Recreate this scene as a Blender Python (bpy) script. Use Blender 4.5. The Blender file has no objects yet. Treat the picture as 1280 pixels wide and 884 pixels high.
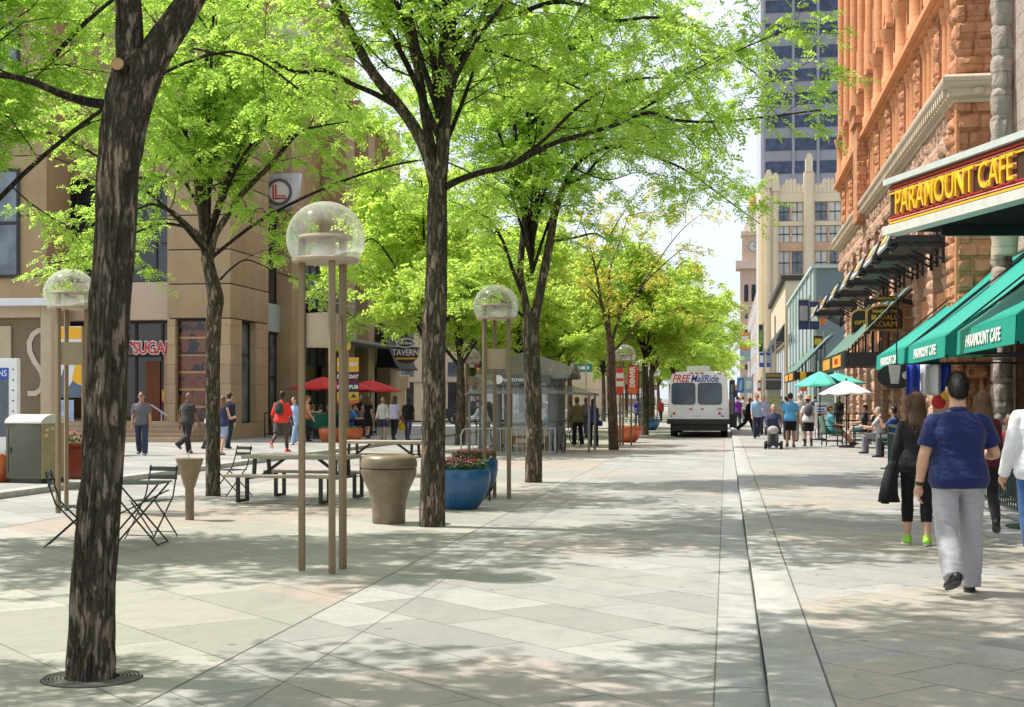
import bpy, bmesh, math, random
import numpy as np
from mathutils import Vector, Matrix, noise
random.seed(7)
RNG = np.random.default_rng(11)
S = bpy.context.scene
C = S.collection
PI = math.pi
R = math.radians
# ------------------------------------------------------------ camera frame
F, E, HY = 1778.0, 1.70, 498.0
YAW = math.atan2(268, F)
cs, sn = math.cos(YAW), math.sin(YAW)
KERB = 0.11
def W(px, py, dc):
    u = (px - 640) / F
    return Vector((dc * (u * cs - sn), dc * (u * sn + cs), E + (HY - py) * dc / F))
def gp(px, py, z=0.0):
    p = W(px, py, (E - z) * F / (py - HY)); p.z = z
    return p
def onX(px, py, X):
    u = (px - 640) / F
    return W(px, py, X / (u * cs - sn))
def onY(px, py, Y):
    u = (px - 640) / F
    return W(px, py, Y / (u * sn + cs))
# ------------------------------------------------------------ materials
class N:
    def __init__(s, name):
        s.m = bpy.data.materials.new(name); s.m.use_nodes = True
        s.t = s.m.node_tree; s.t.nodes.clear()
        s.out = s.t.nodes.new('ShaderNodeOutputMaterial')
    def n(s, typ, props=None, **ins):
        nd = s.t.nodes.new('ShaderNode' + typ)
        for k, v in (props or {}).items(): setattr(nd, k, v)
        for k, v in ins.items():
            k2 = int(k[1:]) if k[0] == 'i' and k[1:].isdigit() else k.replace('_', ' ')
            s.set(nd.inputs[k2], v)
        return nd
    def set(s, sock, v):
        if isinstance(v, bpy.types.Node): v = v.outputs[0]
        if isinstance(v, bpy.types.NodeSocket): s.t.links.new(v, sock)
        else:
            if isinstance(v, (tuple, list)) and len(v) == 3 and sock.type == 'RGBA': v = (*v, 1)
            sock.default_value = v
    def math(s, op, a, b=0.0, c=0.0):
        return s.n('Math', {'operation': op}, i0=a, i1=b, i2=c)
    def mix(s, f, a, b):
        nd = s.n('Mix', {'data_type': 'RGBA'})
        s.set(nd.inputs[0], f); s.set(nd.inputs[6], a); s.set(nd.inputs[7], b)
        return nd.outputs[2]
    def ramp(s, f, p0, p1):
        return s.n('MapRange', None, i0=f, i1=p0, i2=p1, i3=0.0, i4=1.0)
    def finish(s, shader):
        s.t.links.new(shader.outputs[0], s.out.inputs[0]); return s.m
    def coord(s): return s.n('TexCoord').outputs['Object']
    def gen(s, v, scale, detail=5.0, rough=.6):
        return s.n('TexNoise', None, Vector=v, Scale=scale, Detail=detail, Roughness=rough)
    def bsdf(s, col, rough=.6, metal=0.0, bump=None, bstr=.3, bdist=.02, spec=.4, **kw):
        b = s.n('BsdfPrincipled', None, Base_Color=col, Roughness=rough, Metallic=metal, **kw)
        b.inputs['Specular IOR Level'].default_value = spec
        if bump is not None:
            bn = s.n('Bump', None, Strength=bstr, Distance=bdist, Height=bump)
            s.t.links.new(bn.outputs[0], b.inputs['Normal'])
        return b
def sc3(c, k): return tuple(min(1.0, max(0.0, x * k)) for x in c)
_mats = {}
def mat(name, c, rough=.6, var=.18, sc=5.0, bump=.15, bsc=40.0, metal=0.0, spec=.4, bd=.01):
    if name in _mats: return _mats[name]
    k = N(name); v = k.coord()
    n1 = k.gen(v, sc); n2 = k.gen(v, bsc, 4.0)
    f = k.ramp(n1, .3, .7)
    col = k.mix(f, sc3(c, 1 - var), sc3(c, 1 + var))
    col = k.mix(k.math('MULTIPLY', k.ramp(n2, .45, .75), .25), col, sc3(c, 1 - 1.6 * var))
    rg = k.math('ADD', k.math('MULTIPLY', n1, .2), rough - .1)
    m = k.finish(k.bsdf(col, rg, metal, n2 if bump else None, bump, bd, spec))
    _mats[name] = m
    return m
def cloth(c, wr=.5):
    key = 'fabric_%02x%02x%02x' % tuple(int(255 * x) for x in c)
    if key in _mats: return _mats[key]
    k = N(key); v = k.coord()
    n1 = k.gen(v, 9.0, 3.0); n2 = k.gen(v, 260.0, 2.0)
    wv = k.n('TexNoise', None, Vector=k.n('Mapping', None, Vector=v, Scale=(9, 9, 22)), Scale=1.0, Detail=3.0, Distortion=1.5)
    col = k.mix(n1, sc3(c, .85), sc3(c, 1.12))
    b = k.bsdf(col, .85, 0.0, k.math('ADD', wv, k.math('MULTIPLY', n2, .12)), wr, .02, .2)
    b.inputs['Sheen Weight'].default_value = .15
    _mats[key] = k.finish(b)
    return _mats[key]
def glass_dark(name, c=(.02, .025, .03), rough=.06, spec=.8):
    if name in _mats: return _mats[name]
    k = N(name); v = k.coord()
    n1 = k.gen(v, .7, 3.0); n2 = k.gen(v, 2.5, 2.0)
    col = k.mix(k.ramp(n1, .35, .65), sc3(c, .5), sc3(c, 1.8))
    b = k.bsdf(col, rough, 0.0, n2, .03, .05, spec)
    _mats[name] = k.finish(b); return _mats[name]
def emit_panel(name, c, st):
    k = N(name)
    _mats[name] = k.finish(k.n('Emission', None, Color=c, Strength=st)); return _mats[name]
# ------------------------------------------------------------ mesh builder
class B:
    def __init__(s): s.v = []; s.f = []; s.m = []; s.mi = 0
    def face(s, idx): s.f.append(tuple(idx)); s.m.append(s.mi)
    def quad(s, *pts):
        i = len(s.v); s.v += [tuple(p) for p in pts]; s.face(range(i, i + len(pts))); return s
    def box(s, x0, x1, y0, y1, z0, z1, M=None):
        i = len(s.v)
        P = [(x0, y0, z0), (x1, y0, z0), (x1, y1, z0), (x0, y1, z0), (x0, y0, z1), (x1, y0, z1), (x1, y1, z1), (x0, y1, z1)]
        if M is not None: P = [tuple(M @ Vector(p)) for p in P]
        s.v += P
        for q in ((3, 2, 1, 0), (4, 5, 6, 7), (0, 1, 5, 4), (1, 2, 6, 5), (2, 3, 7, 6), (3, 0, 4, 7)):
            s.face([i + k for k in q])
        return s
    def cbox(s, c, d, rz=0.0):
        M = Matrix.Translation(c) @ Matrix.Rotation(rz, 4, 'Z')
        return s.box(-d[0] / 2, d[0] / 2, -d[1] / 2, d[1] / 2, -d[2] / 2, d[2] / 2, M)
    def bar(s, p, q, w, h=None, up=(0, 0, 1)):
        p = Vector(p); q = Vector(q); d = q - p; L = d.length
        if L < 1e-6: return s
        y = d / L; u = Vector(up)
        if abs(y.dot(u)) > .98: u = Vector((1, 0, 0))
        x = y.cross(u).normalized(); z = x.cross(y)
        M = Matrix(((x.x, y.x, z.x, p.x), (x.y, y.y, z.y, p.y), (x.z, y.z, z.z, p.z), (0, 0, 0, 1)))
        h = h or w
        return s.box(-w / 2, w / 2, 0, L, -h / 2, h / 2, M)
    def rings(s, R_, closed=True, cap=True):
        n = len(R_[0]); i = len(s.v)
        for r in R_: s.v += [tuple(p) for p in r]
        for a in range(len(R_) - 1):
            for b in range(n if closed else n - 1):
                c = (b + 1) % n
                s.face((i + a * n + b, i + a * n + c, i + (a + 1) * n + c, i + (a + 1) * n + b))
        if cap and closed:
            s.face([i + b for b in range(n)][::-1]); s.face([i + (len(R_) - 1) * n + b for b in range(n)])
        return s
    def tube(s, pts, rads, n=8, cap=True, jit=0.0):
        pts = [Vector(p) for p in pts]
        if not isinstance(rads, (list, tuple, np.ndarray)): rads = [rads] * len(pts)
        RR = []; px = None
        for k, p in enumerate(pts):
            t = (pts[min(k + 1, len(pts) - 1)] - pts[max(k - 1, 0)])
            t = t.normalized() if t.length > 1e-9 else Vector((0, 0, 1))
            if px is None:
                px = t.cross(Vector((0, 1, 0)) if abs(t.y) < .9 else Vector((1, 0, 0))).normalized()
            px = (px - t * px.dot(t)).normalized(); py = t.cross(px)
            RR.append([p + (px * math.cos(2 * PI * a / n) + py * math.sin(2 * PI * a / n)) * rads[k] * (1 + (random.uniform(-jit, jit) if jit else 0)) for a in range(n)])
        return s.rings(RR, True, cap)
    def lathe(s, prof, n=24, c=(0, 0, 0), cap=True):
        return s.rings([[(c[0] + r * math.cos(2 * PI * a / n), c[1] + r * math.sin(2 * PI * a / n), c[2] + z) for a in range(n)] for r, z in prof], True, cap)
    def ell(s, c, r, nu=12, nv=8, M=None):
        if not isinstance(r, (tuple, list)): r = (r, r, r)
        i = len(s.v); c = Vector(c); P = []
        def T(x, y, z):
            q = Vector((x * r[0], y * r[1], z * r[2]))
            return tuple(c + (M @ q if M is not None else q))
        P.append(T(0, 0, -1))
        for a in range(1, nv):
            th = PI * a / nv
            for b in range(nu):
                ph = 2 * PI * b / nu
                P.append(T(math.sin(th) * math.cos(ph), math.sin(th) * math.sin(ph), -math.cos(th)))
        P.append(T(0, 0, 1)); s.v += P
        for b in range(nu):
            c2 = (b + 1) % nu
            s.face((i, i + 1 + c2, i + 1 + b))
            for a in range(nv - 2):
                s.face((i + 1 + a * nu + b, i + 1 + a * nu + c2, i + 1 + (a + 1) * nu + c2, i + 1 + (a + 1) * nu + b))
            s.face((i + 1 + (nv - 2) * nu + b, i + 1 + (nv - 2) * nu + c2, i + len(P) - 1))
        return s
    def cap_(s, p, q, r0, r1, n=10):
        s.tube([p, q], [r0, r1], n); s.ell(p, r0, n, 6); s.ell(q, r1, n, 6); return s
    def prism(s, pts, off):
        o = Vector(off); n = len(pts); i = len(s.v)
        s.v += [tuple(p) for p in pts] + [tuple(Vector(p) + o) for p in pts]
        s.face([i + k for k in range(n)][::-1]); s.face([i + n + k for k in range(n)])
        for k in range(n):
            j = (k + 1) % n; s.face((i + k, i + j, i + n + j, i + n + k))
        return s
    def mesh(s, name, mats, bevel=0, ang=35, off=None):
        me = bpy.data.meshes.new(name)
        V = s.v if off is None else [(a - off[0], b - off[1], c - off[2]) for a, b, c in s.v]
        me.from_pydata(V, [], s.f)
        if not isinstance(mats, (list, tuple)): mats = [mats]
        for m in mats: me.materials.append(m)
        if len(mats) > 1: me.polygons.foreach_set('material_index', s.m)
        bm = bmesh.new(); bm.from_mesh(me)
        bmesh.ops.recalc_face_normals(bm, faces=bm.faces)
        if bevel:
            ed = [e for e in bm.edges if len(e.link_faces) == 2 and e.calc_face_angle(0) > .6]
            try: bmesh.ops.bevel(bm, geom=ed, offset=bevel, segments=2, affect='EDGES', profile=.6)
            except Exception: pass
        bm.to_mesh(me); bm.free()
        me.polygons.foreach_set('use_smooth', [True] * len(me.polygons))
        me.set_sharp_from_angle(angle=R(ang))
        return me
    def build(s, name, mats, parent=None, bevel=0, w=False, ang=35):
        off = parent.location if (w and parent is not None) else None
        return link(name, s.mesh(name, mats, bevel, ang, off), parent)
def link(name, me, parent=None):
    o = bpy.data.objects.new(name, me); C.objects.link(o)
    if parent is not None: o.parent = parent
    return o
def thing(name, label, cat, loc=(0, 0, 0), rz=0.0, group=None):
    o = bpy.data.objects.new(name, None); C.objects.link(o)
    o.empty_display_size = .2
    o.location = loc; o.rotation_euler = (0, 0, rz); o['label'] = label; o['category'] = cat
    if group: o['group'] = group
    return o
def tag(o, label, cat, group=None):
    o['label'] = label; o['category'] = cat
    if group: o['group'] = group
    return o
def struct(o): o['kind'] = 'structure'; return o
def dup(root, loc, rz=0.0, label=None, group=None):
    r = root.copy(); C.objects.link(r); r.location = loc; r.rotation_euler = (0, 0, rz)
    if label: r['label'] = label
    if group: r['group'] = group
    for ch in list(root.children):
        c = ch.copy(); C.objects.link(c); c.parent = r
        for g in ch.children:
            d = g.copy(); C.objects.link(d); d.parent = c
    return r
def text(name, body, size, m, parent, origin, xd, up=(0, 0, 1), ext=.004, shear=0.0, align='CENTER', sx=1.0, w=True, bold=0.0, space=1.0):
    cu = bpy.data.curves.new(name, 'FONT'); cu.body = body; cu.size = size; cu.extrude = ext; cu.shear = shear
    cu.align_x = align; cu.align_y = 'CENTER'; cu.offset = bold; cu.resolution_u = 3; cu.space_character = space
    t = bpy.data.objects.new(name, cu)
    me = bpy.data.meshes.new_from_object(t)
    bpy.data.objects.remove(t); bpy.data.curves.remove(cu)
    x = Vector(xd).normalized(); u = Vector(up).normalized(); z = x.cross(u).normalized(); u = z.cross(x)
    o = Vector(origin) - (parent.location if (w and parent is not None) else Vector((0, 0, 0)))
    me.transform(Matrix(((x.x * sx, u.x, z.x, o.x), (x.y * sx, u.y, z.y, o.y), (x.z * sx, u.z, z.z, o.z), (0, 0, 0, 1))))
    me.materials.clear(); me.materials.append(m); me.name = name
    return link(name, me, parent)
# ------------------------------------------------------------ world, sun, camera
wd = bpy.data.worlds.new('World'); S.world = wd; wd.use_nodes = True
nt = wd.node_tree; nt.nodes.clear()
SUN_EL, SUN_AZ = R(60), R(-81)     # azimuth from +Y towards +X: the sun stands on the left, a little ahead
sky = nt.nodes.new('ShaderNodeTexSky'); sky.sky_type = 'NISHITA'; sky.sun_disc = False
sky.sun_elevation = SUN_EL; sky.sun_rotation = SUN_AZ; sky.air_density = 1.0; sky.dust_density = 3.0; sky.ozone_density = 1.0
bg = nt.nodes.new('ShaderNodeBackground'); bg.inputs[1].default_value = .15
wo = nt.nodes.new('ShaderNodeOutputWorld')
# thin bright high cloud over the blue
tc = nt.nodes.new('ShaderNodeTexCoord'); mp = nt.nodes.new('ShaderNodeMapping'); mp.inputs['Scale'].default_value = (1, 1, 2.6)
cn = nt.nodes.new('ShaderNodeTexNoise'); cn.inputs['Scale'].default_value = 2.2; cn.inputs['Detail'].default_value = 7
cr = nt.nodes.new('ShaderNodeMapRange'); cr.inputs[1].default_value = .35; cr.inputs[2].default_value = .65; cr.inputs[3].default_value = .75; cr.inputs[4].default_value = .93
mx = nt.nodes.new('ShaderNodeMix'); mx.data_type = 'RGBA'; mx.inputs[7].default_value = (5.2, 5.55, 6.1, 1)
nt.links.new(tc.outputs['Generated'], mp.inputs[0]); nt.links.new(mp.outputs[0], cn.inputs['Vector']); nt.links.new(cn.outputs[0], cr.inputs[0])
nt.links.new(cr.outputs[0], mx.inputs[0]); nt.links.new(sky.outputs[0], mx.inputs[6])
nt.links.new(mx.outputs[2], bg.inputs[0]); nt.links.new(bg.outputs[0], wo.inputs[0])
sl = bpy.data.lights.new('sun', 'SUN'); sl.energy = 4.9; sl.angle = R(.53); sl.color = (1, .955, .87)
so = bpy.data.objects.new('sun', sl); C.objects.link(so)
sd = Vector((math.sin(SUN_AZ) * math.cos(SUN_EL), math.cos(SUN_AZ) * math.cos(SUN_EL), math.sin(SUN_EL)))
so.rotation_euler = (-sd).to_track_quat('-Z', 'Y').to_euler(); so.location = (-30, 20, 60)
cam = bpy.data.cameras.new('camera'); co = bpy.data.objects.new('camera', cam); C.objects.link(co)
co.location = (0, 0, E); co.rotation_euler = (PI / 2, 0, YAW)
cam.sensor_width = 36; cam.lens = F / 1280 * 36; cam.shift_y = (HY - 442) / 1280; cam.clip_start = .1; cam.clip_end = 4000
S.camera = co
S.view_settings.view_transform = 'Standard'; S.view_settings.look = 'None'; S.view_settings.gamma = 1; S.view_settings.exposure = .42
S.cycles.max_bounces = 9; S.cycles.transparent_max_bounces = 16; S.cycles.diffuse_bounces = 6
S.cycles.use_denoising = True
# ------------------------------------------------------------ shared materials
def paving(name, base, tile, pink, rot=True, lane=False, pinkthr=.8):
    k = N(name); v = k.coord(); sp = k.n('SeparateXYZ', None, Vector=v)
    x, y = sp.outputs[0], sp.outputs[1]
    def cells(sz, o=0.0):
        a = k.math('DIVIDE', k.math('ADD', k.math('ADD', x, y), o), sz * 1.4142)
        b = k.math('DIVIDE', k.math('SUBTRACT', k.math('ADD', y, o), x), sz * 1.4142)
        return a, b
    a, b = cells(tile)
    fa, fb = k.math('FLOOR', a), k.math('FLOOR', b)
    # alternate pavers are long: a running bond in the rotated grid
    b2 = k.math('ADD', k.math('MULTIPLY', b, .5), k.math('MULTIPLY', k.math('MODULO', fa, 2.0), .25))
    fb = k.math('FLOOR', b2)
    wn = k.n('TexWhiteNoise', {'noise_dimensions': '2D'}, Vector=k.n('CombineXYZ', None, X=fa, Y=fb))
    def edge(t, w):
        d = k.math('ABSOLUTE', k.math('SUBTRACT', k.math('FRACT', t), .5))
        return k.ramp(d, .5 - w, .5 - w * .35)
    j = k.math('MAXIMUM', edge(a, .011 / tile), edge(b2, .0055 / tile))
    A, Bb = cells(tile * 3, .4)
    wn2 = k.n('TexWhiteNoise', {'noise_dimensions': '2D'}, Vector=k.n('CombineXYZ', None, X=k.math('FLOOR', A), Y=k.math('FLOOR', Bb)))
    isp = k.math('GREATER_THAN', wn2.outputs[0], pinkthr)
    big = k.gen(v, .35, 4.0); mid = k.gen(v, 3.0, 6.0); fine = k.gen(v, 170.0, 3.0)
    col = k.mix(k.ramp(wn.outputs[0], 0, 1), sc3(base, .70), sc3(base, 1.16))
    col = k.mix(k.math('MULTIPLY', isp, .85), col, pink)
    col = k.mix(k.math('MULTIPLY', k.ramp(big, .42, .7), .35), col, sc3((base[0] * 1.1, base[1] * 1.02, base[2] * .86), .9))
    col = k.mix(k.math('MULTIPLY', k.ramp(mid, .45, .75), .5), col, sc3(base, .5))
    grit = k.gen(v, 24.0, 5.0, .7); col = k.mix(k.math('MULTIPLY', k.ramp(grit, .40, .66), .42), col, sc3(base, .58)); col = k.mix(k.math('MULTIPLY', k.ramp(k.gen(v, 60.0, 3.0, .7), .5, .7), .22), col, sc3(base, 1.35))
    drip = k.gen(k.n('Mapping', None, Vector=v, Scale=(2.2, .5, 1)), 1.0, 6.0, .65); col = k.mix(k.math('MULTIPLY', k.ramp(drip, .52, .72), .42), col, sc3(base, .48))
    col = k.mix(k.math('MULTIPLY', k.ramp(fine, .35, .7), .28), col, sc3(base, .6))
    sp2 = k.n('TexVoronoi', None, Vector=v, Scale=2.2)
    spot = k.math('LESS_THAN', sp2.outputs['Distance'], k.math('MULTIPLY', mid, .13))
    col = k.mix(k.math('MULTIPLY', spot, .75), col, (.12, .11, .10))
    col = k.mix(k.math('MULTIPLY', k.math('MULTIPLY', j, k.ramp(mid, .15, .5)), .75), col, (.09, .085, .075))
    h = k.math('SUBTRACT', k.math('MULTIPLY', fine, .25), k.math('MULTIPLY', j, 1.0))
    h = k.math('ADD', h, k.math('MULTIPLY', wn.outputs[0], .3))
    rg = k.math('ADD', k.math('MULTIPLY', mid, .3), .38)
    return k.finish(k.bsdf(col, rg, 0.0, h, .35, .006, .45))
m_prom = paving('promenade_granite', (.405, .388, .35), 1.0, (.43, .335, .285), pinkthr=.76)
m_lane = paving('lane_granite', (.39, .38, .365), .66, (.43, .35, .315), pinkthr=.78)
m_walk = paving('sidewalk_granite', (.40, .39, .373), .66, (.44, .385, .31), pinkthr=.8)
m_kerb = mat('kerb_granite', (.385, .375, .355), .6, .22, 5, .3, 60)
m_gut = mat('gutter_granite', (.36, .355, .345), .5, .22, 4.0, .3, 60)
m_asph = mat('asphalt', (.085, .085, .088), .85, .2, .8, .4, 120)
m_joint = mat('joint_grime', (.17, .16, .15), .9, .3, 4, .2, 60)
m_ground = mat('far_ground', (.2, .19, .17), .9, .2, .2, .2, 20)
m_tan = mat('tan_paint', (.24, .17, .10), .45, .07, 3, .05, 200, spec=.5)
m_tanlt = mat('pale_tan_paint', (.42, .33, .24), .5, .08, 3, .05, 200)
m_black = mat('black_metal', (.018, .019, .02), .45, .2, 6, .06, 180, spec=.5)
m_green = mat('dark_green_metal', (.022, .055, .045), .4, .2, 6, .06, 180, spec=.5)
m_steel = mat('galvanised_steel', (.42, .43, .44), .38, .15, 5, .08, 120, metal=.75)
m_white = mat('white_paint', (.78, .78, .76), .4, .05, 3, .04, 150)
m_glass = glass_dark('dark_window_glass')
m_glass2 = glass_dark('sky_window_glass', (.09, .12, .15), .08, .9)
m_red = mat('red_paint', (.55, .03, .025), .4, .1)
m_yel = mat('yellow_paint', (.75, .42, .03), .45, .08)
m_orange = mat('orange_paint', (.72, .17, .03), .45, .08)
m_blue = mat('blue_paint', (.02, .09, .42), .45, .08)
# ============================================================ ground and paving
def sheet(name, x0, x1, y0, y1, z, m, kind='structure'):
    b = B().quad((x0, y0, z), (x1, y0, z), (x1, y1, z), (x0, y1, z))
    o = b.build(name, m); o['kind'] = kind; return o
sheet('ground', -1800, 1800, -200, 3000, -.012, m_ground)
sheet('pavement', -9.4, -3.2, -30, 330, 0, m_prom)
sheet('road', -3.2, -.07, -30, 330, .0005, m_lane)
b = B().quad((-9.4, -30, 0.0005), (-9.4, 330, .0005), (-12.1, 330, .0005), (-12.1, -30, .0005)); struct(b.build('road', m_lane))
sheet('gutter', -.07, .23, -30, 330, .0005, m_gut)
b = B()
for k in range(90): y = -1 + k * 1.35; b.quad((-.066, y, .004), (.222, y, .004), (.222, y + .009, .004), (-.066, y + .009, .004))
struct(b.build('gutter_joints', m_joint))
# joints that run along the street
b = B()
for x, w_ in ((-3.2, .010), (-2.62, .005), (-.07, .009), (-9.4, .014)):
    b.quad((x - w_ / 2, -5, .004), (x + w_ / 2, -5, .004), (x + w_ / 2, 140, .004), (x - w_ / 2, 140, .004))
o = b.build('paving_joints', m_joint); struct(o)
# kerb stones, each with its own edge, then the raised sidewalks
b = B(); y = -6.0; random.seed(5)
while y < 120:
    L = random.uniform(1.1, 1.7); j = random.uniform(-.004, .004)
    b.box(.23 + j, .56, y + .004, y + L - .004, -.01, KERB + random.uniform(-.002, .002)); y += L
b.box(.23, .56, 120, 330, -.01, KERB)
struct(b.build('kerb', m_kerb, bevel=.012))
sheet('sidewalk', .564, 7.4, -30, 330, KERB - .001, m_walk)
b = B(); b.quad((.559, -6, KERB + .002), (.567, -6, KERB + .002), (.567, 330, KERB + .002), (.559, 330, KERB + .002))
struct(b.build('kerb_joint', m_joint))
b = B(); y = -2.0
while y < 78:
    L = random.uniform(1.2, 1.8); b.box(-12.45, -12.1, y + .004, y + L - .004, -.01, KERB); y += L
struct(b.build('far_kerb', m_kerb, bevel=.012))
b = B().quad((.222, -6, .004), (.222, 120, .004), (.222, 120, KERB - .028), (.222, -6, KERB - .028)); struct(b.build('kerb_face', mat('kerb_dark', (.17, .165, .155), .8, .4, 3, .2, 60)))  # thin darker sheet over the street side of the kerb stones
sheet('left_sidewalk', -40, -12.45, -30, 84, KERB - .001, m_walk)
sheet('cross_street', -140, -12.1, 84.2, 99, .004, m_asph)
sheet('far_sidewalk', -60, -12.1, 99.2, 330, KERB, m_walk)
# distant hills of pavement edge are hidden by the street wall; nothing more is needed
# ============================================================ street furniture
def dome_mat():
    k = N('clear_dome'); v = k.coord(); n1 = k.gen(v, 6, 4.0)
    fr = k.n('LayerWeight', None, Blend=.28)
    gl = k.n('BsdfGlossy', None, Color=(.95, .95, .95, 1), Roughness=.08)
    df = k.n('BsdfTranslucent', None, Color=(.9, .9, .86, 1)); d2 = k.n('BsdfDiffuse', None, Color=(.85, .84, .8, 1))
    dd = k.n('MixShader', None, i0=.5, i1=df, i2=d2)
    tr = k.n('BsdfTransparent', None, Color=(.97, .97, .96, 1))
    f1 = k.math('ADD', k.math('MULTIPLY', fr.outputs['Fresnel'], .35), .04)
    a = k.n('MixShader', None, i0=f1, i1=tr, i2=gl)
    f2 = k.math('ADD', k.math('ADD', k.math('MULTIPLY', k.ramp(n1, .4, .75), .10), k.math('MULTIPLY', fr.outputs['Facing'], .36)), k.math('MULTIPLY', k.ramp(k.n('SeparateXYZ', None, Vector=v).outputs[2], 3.30, 3.10), .34))
    bb = k.n('MixShader', None, i0=f2, i1=a, i2=dd)
    return k.finish(bb)
m_dome = dome_mat()
def make_lamp(label, loc, rz):
    t = thing('street_lamp', label, 'street lamp', loc, rz, 'globe street lamps')
    r = .24
    for k in range(3):
        a = R(210 + 120 * k)
        B().box(-.030, .030, -.030, .030, 0, 3.265, Matrix.Translation((r * math.cos(a), r * math.sin(a), 0)) @ Matrix.Rotation(a, 4, 'Z')).build('post', m_tan, t, bevel=.009)
    P = [(.2 * math.cos(R(210 + 120 * k)), .2 * math.sin(R(210 + 120 * k)), 2.2) for k in range(3)]
    B().prism(P, (0, 0, .34)).build('control_box', m_tanlt, t, bevel=.008)
    B().lathe([(.27, 3.035), (.315, 3.03), (.33, 3.045), (.33, 3.065), (.315, 3.08), (.27, 3.075), (.255, 3.055)], 40).build('base_ring', m_tanlt, t)
    b = B().lathe([(.21, 3.27), (.255, 3.26), (.268, 3.275), (.255, 3.30), (.21, 3.305), (.19, 3.29)], 32)
    b.lathe([(.2, 3.285), (.1, 3.30), (.02, 3.305)], 24)
    b.build('upper_ring', m_tanlt, t)
    B().lathe([(.155, 3.075), (.16, 3.09), (.145, 3.15), (.105, 3.21), (.05, 3.235), (.01, 3.24)], 24).build('lamp_head', m_white, t)
    prof = []
    for k in range(22):
        a = R(-33 + 123 * k / 21)
        prof.append((max(.002, .385 * math.cos(a)), 3.27 + .365 * math.sin(a)))
    B().lathe(prof, 48, cap=False).build('globe', m_dome, t, ang=180)
    return t
LAMPS = [((407, 714), -29, 'nearest triple post lamp with clear dome, in front of the picnic table'),
         ((88, 640), 40, 'triple post dome lamp half hidden by the big left trunk, leaves hanging over it'),
         ((620, 623), 15, 'triple post dome lamp beside the blue flower bowls'),
         ((588, 553), 30, 'dome lamp behind the blue bowls, at the left end of the steel barrier'),
         ((781, 557), 20, 'dome lamp carrying red city banners beside the orange flower bowl'),
         ((803, 541), 50, 'dome lamp past the red banner, left of the dark trunk'),
         ((817, 533), 10, 'farthest dome lamp on the promenade, just left of the white bus')]
lamps = []
for k, (p, rz, lb) in enumerate(LAMPS):
    g = gp(*p)
    lamps.append(make_lamp(lb, g, R(rz)) if k == 0 else dup(lamps[0], g, R(rz), lb))
# --- trash urn
m_urn = mat('urn_brown', (.19, .14, .088), .42, .22, 7, .12, 60, spec=.5)
URN = [(.215, 0), (.225, .015), (.225, .12), (.235, .28), (.275, .44), (.34, .58), (.375, .68), (.38, .735), (.37, .745)]
def make_urn(label, loc):
    t = thing('litter_urn', label, 'litter bin', loc, 0)
    B().lathe(URN, 48).build('urn_body', m_urn, t)
    B().lathe([(.372, .752), (.385, .765), (.388, .82), (.375, .875), (.345, .915), (.29, .935), (.26, .925), (.25, .86), (.01, .85)], 48).build('lid', m_urn, t)
    return t
urn = make_urn('large brown litter urn standing left of the second tree', gp(486, 654))
dup(urn, gp(575, 541), 0, 'small looking brown litter urn far off at the cross street')
# --- funnel ashtray
t = thing('ash_urn', 'tan funnel shaped ash stand between the trunks', 'ashtray', gp(237, 650))
B().lathe([(.062, 0), (.062, .44), (.075, .46), (.19, .84), (.195, .86), (.185, .865), (.16, .85), (.01, .83)], 32).build('funnel', m_urn, t)
b = B(); b.lathe([(.01, .838), (.16, .848), (.165, .842)], 24); b.tube([(.0, .0, .83), (-.02, 0, .92), (.01, .01, .98)], [.008, .01, .004], 5); b.build('ash_sand', mat('ash_sand', (.5, .48, .44), .9, .2, 30, .4, 200), t)
# --- picnic tables
m_slab = mat('speckled_concrete', (.36, .31, .245), .6, .1, 5, .2, 160)
def make_table(label, loc, rz):
    t = thing('picnic_table', label, 'picnic table', loc, rz, 'picnic tables')
    B().box(-.92, .92, -.37, .37, .70, .765).build('tabletop', m_slab, t, bevel=.01)
    for s in (-1, 1):
        B().box(-.98, .98, s * .74 - .15, s * .74 + .15, .42, .465).build('bench_seat', m_slab, t, bevel=.008)
    for sx in (-.72, .72):
        for s in (-1, 1):
            b = B()
            for yy, zz in (((.55, .88), (.02, .42)),):
                y0, y1 = yy; z0, z1 = zz
                b.bar((sx, s * y0, z0 + .02), (sx, s * y1, z0 + .02), .05, .05)
                b.bar((sx, s * y0, z0), (sx, s * y0, z1), .06, .05); b.bar((sx, s * y1, z0), (sx, s * y1, z1), .06, .05)
            b.build('leg', m_black, t)
        b = B(); b.bar((sx, -.56, .40), (sx, .56, .40), .05, .05)
        for s in (-1, 1): b.bar((sx, s * .30, .40), (sx, s * .26, .70), .06, .05)
        b.bar((sx - math.copysign(.02, sx), 0, .42), (sx - math.copysign(.42, sx), 0, .70), .045, .045)
        b.build('frame', m_black, t)
    return t
g = gp(377, 626)
tb = make_table('picnic table with concrete top behind the nearest lamp posts', g, R(-7))
dup(tb, gp(480, 594), R(-4), 'farther picnic table showing its top behind the brown litter urn')
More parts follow.
